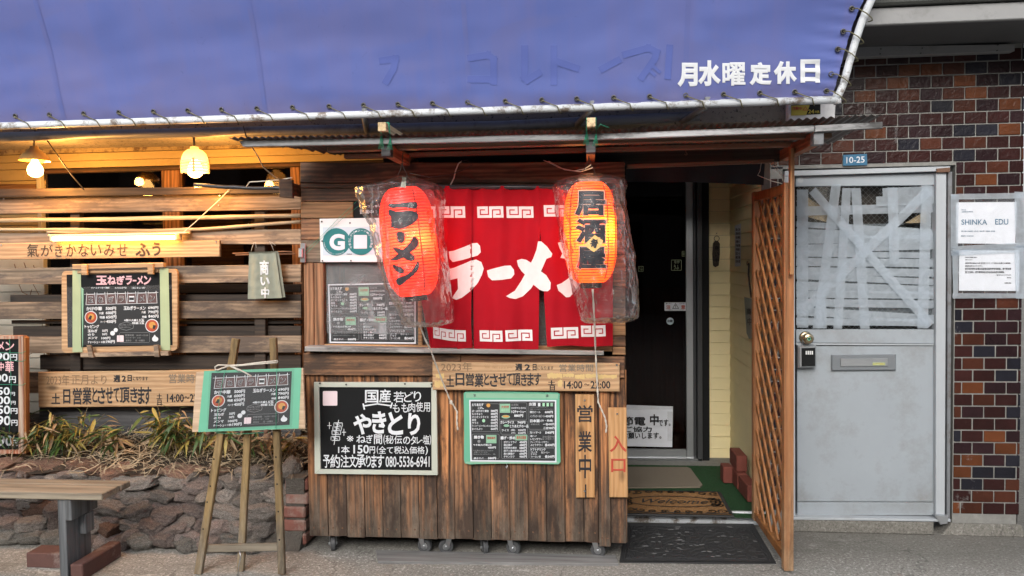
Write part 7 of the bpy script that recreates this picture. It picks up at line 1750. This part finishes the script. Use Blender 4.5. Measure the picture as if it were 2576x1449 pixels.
def lantern(label, ct, cb, wpx, m, energy, yoff=0):
    """ct, cb: picture points of the body's top and bottom centre"""
    A_, B_ = P(*ct, LY+yoff), P(*cb, LY+yoff); ax = (A_-B_); hgt = ax.length; axn = ax.normalized(); R_ = (P(ct[0]+wpx, ct[1]+100, LY+yoff).x-P(ct[0], ct[1]+100, LY+yoff).x)/2
    C_ = (A_+B_)/2; rx = Vector((0, 1, 0)).cross(axn).normalized(); 
    if rx.x < 0: rx = -rx
    fy_ = rx.cross(axn).normalized()
    if fy_.y > 0: fy_ = -fy_     # towards the street
    def rad(s_):                  # s in -1..1
        return R_*(.42+.58*max(.0, (1-abs(s_)**3.4))**.62)
    t_ = thing('paper_lantern', label, 'lantern', tuple(B_), 'paper lanterns hanging in front of the stall')
    nr = 36; b_ = MB(); prof_ = []
    for i in range(nr*4+1):
        s_ = -1+2*i/(nr*4); s_ = max(-.985, min(.985, s_)); r = rad(s_)*(1-.016*(math.cos(i/4*2*math.pi)*.5+.5)**2); prof_.append((r, s_*hgt/2))
    n = 64
    vs_ = [C_+axn*h+rx*(r*math.cos(2*math.pi*j/n))+fy_*(r*math.sin(2*math.pi*j/n)) for r, h in prof_ for j in range(n)]
    b_.add(vs_, [(i*n+j, i*n+(j+1) % n, (i+1)*n+(j+1) % n, (i+1)*n+j) for i in range(len(prof_)-1) for j in range(n)])
    sh = build(b_, 'shade', M[m], t_, smooth=True, org=tuple(C_))
    # wire hoops showing as thin dark lines between the folds
    b_ = MB()
    for i in range(1, nr):
        s_ = -1+2*i/nr; r = rad(s_)*.992
        if abs(s_) < .97: b_.tube([C_+axn*(s_*hgt/2)+rx*(r*math.cos(a*.196))+fy_*(r*math.sin(a*.196)) for a in range(32)], 0.0016, 4, closed=True)
    build(b_, 'hoops', M['hoop'], sh, kind='stuff')
    def on(x, h, off=.0015):       # x across, h along the axis, on the shade's street side
        s_ = max(-.97, min(.97, h/(hgt/2))); r = rad(s_); x = max(-r*.97, min(r*.97, x)); return C_+axn*h+rx*x+fy_*(math.sqrt(r*r-x*x)+off)
    def pic(u, v, off=.0015):      # picture point -> shade surface
        p = P(u, v, LY+yoff-R_*.8); d = p-C_; p2 = PL(u, v, C_+fy_*R_*.75, fy_); d = p2-C_; return on(d.dot(rx), d.dot(axn), off)
    for s_, nm in ((1, 'top_cap'), (-1, 'bottom_ring')):
        rc = rad(.93)*.62; e = C_+axn*(s_*hgt/2*.985); b_ = MB()
        ring = [(rc, -.012), (rc*1.02, .024), (rc*.9, .026), (rc*.88, -.01)]
        vs_ = [e+axn*(h*s_)+rx*(r*math.cos(2*math.pi*j/32))+fy_*(r*math.sin(2*math.pi*j/32)) for r, h in ring for j in range(32)]
        b_.add(vs_, [(i*32+j, i*32+(j+1) % 32, (i+1)*32+(j+1) % 32, (i+1)*32+j) for i in range(3) for j in range(32)])
        if s_ == 1: b_.add([e+axn*.022+rx*(rc*.9*math.cos(2*math.pi*j/32))+fy_*(rc*.9*math.sin(2*math.pi*j/32)) for j in range(32)], [tuple(range(32))])
        build(b_, nm, M['black'] if not (s_ == 1 and yoff) else M['sleeve'], t_, smooth=False)
    b_ = MB(); b_.lathe([(0, .035), (.016, .03), (.030, .0), (.026, -.02), (0, -.034)], C_+axn*.02, 16); build(b_, 'bulb', M['bulb'], t_, smooth=True)
    lamp_light(t_, C_+Vector((.042, -.066, .01)), energy*.60, .02, (1, .60, .22)); lamp_light(t_, C_+Vector((.0, -.01, -.03)), energy*.30, .03, (1, .60, .22))
    L2 = bpy.data.lights.new('bulb_light', 'POINT')
    return t_, sh, pic, on, C_, hgt, R_, A_, B_
M['hoop'] = plain('lantern_hoop_dark_red', (.10, .010, .005), .7, .05)  # dark red of the wire hoops and the printed upright lines
M['redpaper'] = lantern_mat('red_lantern_paper', (.60, .03, .035), (.95, .045, .02), (1, .02, .03), .16)
M['orangepaper'] = lantern_mat('orange_lantern_paper', (.66, .13, .03), (.98, .13, .012), (1, .08, .006), .24)
t1, sh1, pic1, on1, C1, h1, R1, A1, B1 = lantern('red paper lantern in a plastic bag, black ramen lettering, on the left', (1013, 472), (1046, 745), 137, 'redpaper', 6.5)
t2, sh2, pic2, on2, C2, h2, R2, A2, B2 = lantern('orange paper lantern in a plastic bag, black izakaya characters, by the entrance', (1482, 458), (1487, 712), 134, 'orangepaper', 6.5, .02)
U1 = lambda cx, cy: (753.9+cx*.35276, 396.1+cy*.35276)
b_ = MB(); g1 = [
 [(635, 325), (700, 335), (780, 318), (835, 318), (842, 345), (832, 368), (780, 360), (700, 362), (640, 358)],
 [(636, 375), (660, 372), (700, 392), (800, 378), (845, 395), (850, 425), (835, 460), (790, 495), (740, 512), (700, 512), (660, 498), (650, 490), (700, 486), (766, 452), (752, 432), (700, 430), (648, 425)],
 [(700, 535), (730, 525), (765, 540), (768, 565), (757, 610), (735, 615), (712, 605), (705, 570)],
 [(820, 560), (850, 575), (858, 620), (840, 650), (800, 680), (760, 715), (700, 738), (655, 735), (652, 725), (700, 700), (740, 665), (790, 620)],
 [(670, 640), (700, 640), (750, 660), (800, 680), (830, 700), (835, 725), (815, 742), (780, 735), (730, 700), (690, 670)],
 [(665, 765), (700, 768), (755, 790), (760, 820), (735, 828), (700, 815), (675, 790)],
 [(850, 730), (862, 760), (855, 800), (820, 840), (770, 880), (725, 915), (690, 908), (690, 862), (740, 850), (800, 820), (835, 770)]]
M['lanternink'] = plain('lantern_black_ink', (.016, .018, .026), .5, .1); M['halo'] = plain('pink_lantern_outline', (.75, .12, .10), .6, .05); M['halow'] = plain('pale_lantern_outline', (.85, .42, .30), .6, .05)
def grow(pts, d):
    cx = sum(p[0] for p in pts)/len(pts); cy = sum(p[1] for p in pts)/len(pts); o_ = []
    k = len(pts)
    for i in range(k):
        ax_, ay_ = pts[i-1]; bx_, by_ = pts[(i+1) % k]; tx_, ty_ = bx_-ax_, by_-ay_; l = math.hypot(tx_, ty_) or 1; o_.append((pts[i][0]+ty_/l*d, pts[i][1]-tx_/l*d))
    return o_
for k, pts in enumerate(g1):
    pts = chaikin(pts, 1); poly(b_, pts, lambda x, y, k=k: pic1(*U1(x, y), .0045+.0004*(k == 4)), 0, L=16)
build(b_, 'lettering', M['lanternink'], sh1, fix=False)
N2 = lambda cx, cy: (1047.8+cx*.3175, 447.2+cy*.3175)
b_ = MB()
for ch, bx in (('居', (1248, 98, 1506, 312)), ('酒', (1252, 318, 1510, 524)), ('屋', (1258, 540, 1508, 732))):
    tx(b_, ch, bx, lambda x, y: pic2(*N2(x, y), .0028), .066, 1, 2, L=16); g_ = 8
    tx(b_, ch, (bx[0]+g_, bx[1]+g_, bx[2]-g_, bx[3]-g_), lambda x, y: pic2(*N2(x, y), .0050), .044, 0, 2, L=16)
dm = [(1412, 455), (1478, 498), (1468, 540), (1405, 590), (1345, 548), (1340, 520)]; dm2 = [(1412, 468), (1464, 502), (1456, 535), (1405, 574), (1357, 543), (1353, 520)]
poly(b_, dm, lambda x, y: pic2(*N2(x, y), .0062), 2, L=16)
M['glowyellow'] = emit('bright_yellow_paper_patch', (1, .50, .10), 1.0)
tx(b_, '肴', [(1385, 478), (1445, 492), (1428, 562), (1368, 545)], lambda x, y: pic2(*N2(x, y), .0085), .03, 0, 2, L=16)
M['patch'] = plain('yellow_paper_patch', (.9, .55, .18), .6, .03)
build(b_, 'lettering', [M['lanternink'], M['halow'], M['patch']], sh2, fix=False)
# dark red meridian lines
for on_, hh, R_, sh_, xs_ in ((on1, h1, R1, sh1, (-.62, .60)), (on2, h2, R2, sh2, (-.74, .66, .95))):
    b_ = MB()
    for x in xs_:
        def fn_(s_, t_, x=x):
            h = (-.46+.92*t_)*hh; s2 = h/(hh/2); w = R_*x*(1-abs(s2)**3.3*.30); return on_(w-.0022+.0044*s_, h, .0008)
        b_.grid(fn_, 1, 60)
    build(b_, 'red_line', M['hoop'], sh_, fix=False)
# hanging wires, tape
for t_, C_, A_, lab in ((t1, C1, A1, ''), (t2, C2, A2, '')):
    b_ = MB(); top_ = A_+Vector((0, 0, .115))
    for s_ in (-1, 1): b_.tube([A_+Vector((s_*.032, 0, .02)), A_+Vector((s_*.022, 0, .055)), A_+Vector((s_*.008, 0, .085)), top_], .0014, 5)
    b_.tube([top_+Vector((0, 0, -.02)), top_, top_+Vector((.004, 0, .045))], .002, 6)
    build(b_, 'hanging_wire', M['wire'], t_, smooth=True)
p = A1; b_ = MB(); b_.add([P(1012, 446, LY-.05), P(1022, 446, LY-.05), P(1020, 480, LY-.075), P(1006, 482, LY-.075)], [(0, 1, 2, 3)]); build(b_, 'tape_strip', M['clothgreen'], t1, fix=False)

# ---- plastic bags
def bag(label, rows, yc, dep, seed, mouth):
    t_ = thing('plastic_bag', label, 'plastic bag', P(rows[-1][1], rows[-1][0], yc), 'clear bags over the lanterns')
    b_ = MB(); nv_ = 96; nu_ = 96
    def row(t0):
        k = t0*(len(rows)-1); i = min(int(k), len(rows)-2); f0 = k-i; f0 = f0*f0*(3-2*f0)*.5+f0*.5
        a, b = rows[i], rows[i+1]; return tuple(a[j]*(1-f0)+b[j]*f0 for j in range(3))
    def fn_(s_, t0):
        v, ul, ur = row(t0); th = s_*2*math.pi; L_, R_ = P(ul, v, yc), P(ur, v, yc); c = (L_+R_)/2; hw = (R_-L_).length/2
        dd_ = min(dep, hw*1.1+.012)*(.35+.65*min(1, math.sin(math.pi*min(1, max(0.02, t0)))*1.8))
        x = hw*math.copysign(abs(math.cos(th))**.9, math.cos(th)); y = -dd_*math.copysign(abs(math.sin(th))**.8, math.sin(th))
        q = Vector((c.x+x, c.y+y, c.z)); n_ = Vector((math.cos(th), -math.sin(th), 0))
        w = .007*noise.noise(q*14+Vector((seed, 0, 0)))+.005*noise.noise(Vector((q.x*60, q.y*60, q.z*12+seed)))+.0035*noise.noise(q*70)
        w += .004*abs(noise.noise(Vector((q.x*35+q.z*22, q.y*30, seed))))*2
        return q+n_*w
    b_.grid(fn_, nu_, nv_); build(b_, 'film', M['bag'], t_, smooth=True, fix=False)
    if mouth:
        u, v = mouth; b_ = MB(); pts = [P(u-10, v-8, yc-.02), P(u-2, v-2, yc-.03), P(u+6, v-4, yc-.02)]
        b_.tube([P(u-16, v-6, yc-.03), P(u, v, yc-.05), P(u+14, v-3, yc-.03), P(u+2, v+3, yc-.02)], .004, 6); build(b_, 'tied_end', M['bag'], t_, smooth=True)
bag('crumpled clear bag round the red lantern, a loose wing out to the left', [(443, 1000, 1034), (449, 985, 1052), (460, 962, 1085), (472, 900, 1108), (486, 897, 1115), (505, 908, 1117), (535, 915, 1114), (565, 936, 1112), (610, 946, 1116), (660, 956, 1124), (720, 973, 1131), (770, 1002, 1137), (800, 1012, 1139), (812, 1012, 1136), (820, 1022, 1110), (823, 1040, 1070)], LY, .15, 3, (1056, 818))
bag('crumpled clear bag round the orange lantern, hanging wide on its right', [(437, 1462, 1502), (444, 1440, 1545), (455, 1404, 1574), (470, 1393, 1578), (490, 1396, 1572), (530, 1398, 1577), (580, 1408, 1585), (640, 1419, 1594), (700, 1433, 1602), (760, 1450, 1608), (795, 1460, 1606), (806, 1464, 1594), (812, 1475, 1570)], LY+.02, .15, 11, None)
# cords
for lab, pts, y in (('white cord hanging from the bag of the red lantern, knotted near its end', [(1056, 818), (1068, 850), (1085, 885), (1100, 925), (1118, 972), (1133, 1008), (1140, 1018), (1150, 1036), (1149, 1060), (1152, 1086)], YS-.085), ('white cord hanging straight down below the orange lantern', [(1491, 728), (1495, 800), (1498, 880), (1502, 960), (1505, 1012), (1512, 1028), (1522, 1050), (1526, 1072), (1524, 1092)], YS-.085)):
    b_ = MB(); pp = [P(u, v, (LY-.05)+(y-(LY-.05))*min(1, (v-pts[0][1])/180.)) for u, v in pts]
    full = []
    for a, b in zip(pp, pp[1:]):
        for k in range(6): full.append(a.lerp(b, k/6))
    for ph in (0, math.pi): b_.tube([q+Vector((.0022*math.cos(i*.9+ph), .0022*math.sin(i*.9+ph), 0)) for i, q in enumerate(full)], .0024, 6)
    if 'red' in lab: kp = P(1135, 1012, y); b_.lathe([(0, .012), (.008, .006), (.008, -.006), (0, -.012)], kp, 8)
    build(b_, 'cord', M['string'], None, lab, 'cord', 'white cords hanging from the lanterns', smooth=True)
b_ = MB(); b_.tube([P(1367, 403, YS-.03), P(1380, 408, YS-.04), P(1410, 423, YS-.05), P(1445, 430, YS-.08), P(1470, 425, 3.5), P(1486, 415, LY)], .0022, 6); b_.tube([P(1380, 405, YS-.03), P(1420, 427, YS-.05), P(1460, 432, 3.55), P(1490, 422, LY)], .0022, 6); build(b_, 'cable', M['string'], None, 'pale twin cable running to the top of the orange lantern', 'cable', smooth=True)
b_ = MB(); b_.tube([P(1162, 405, YS-.03), P(1153, 412, YS-.04), P(1146, 430, YS-.04), P(1142, 448, YS-.04), P(1133, 466, YS-.04)], .003, 6); build(b_, 'cable', M['string'], None, 'short white cable end dangling from the stall lintel above the curtain', 'cable', smooth=True)
b_ = MB(); b_.tube([P(1156, 408, YS-.03), P(1175, 402, YS-.04), P(1188, 415, YS-.04), P(1165, 428, YS-.05), P(1130, 440, YS-.06), P(1080, 446, 3.55), P(1030, 436, LY)], .002, 6); build(b_, 'cable', M['wire'], None, 'black cable looping across the lintel to the red lantern', 'cable', smooth=True)
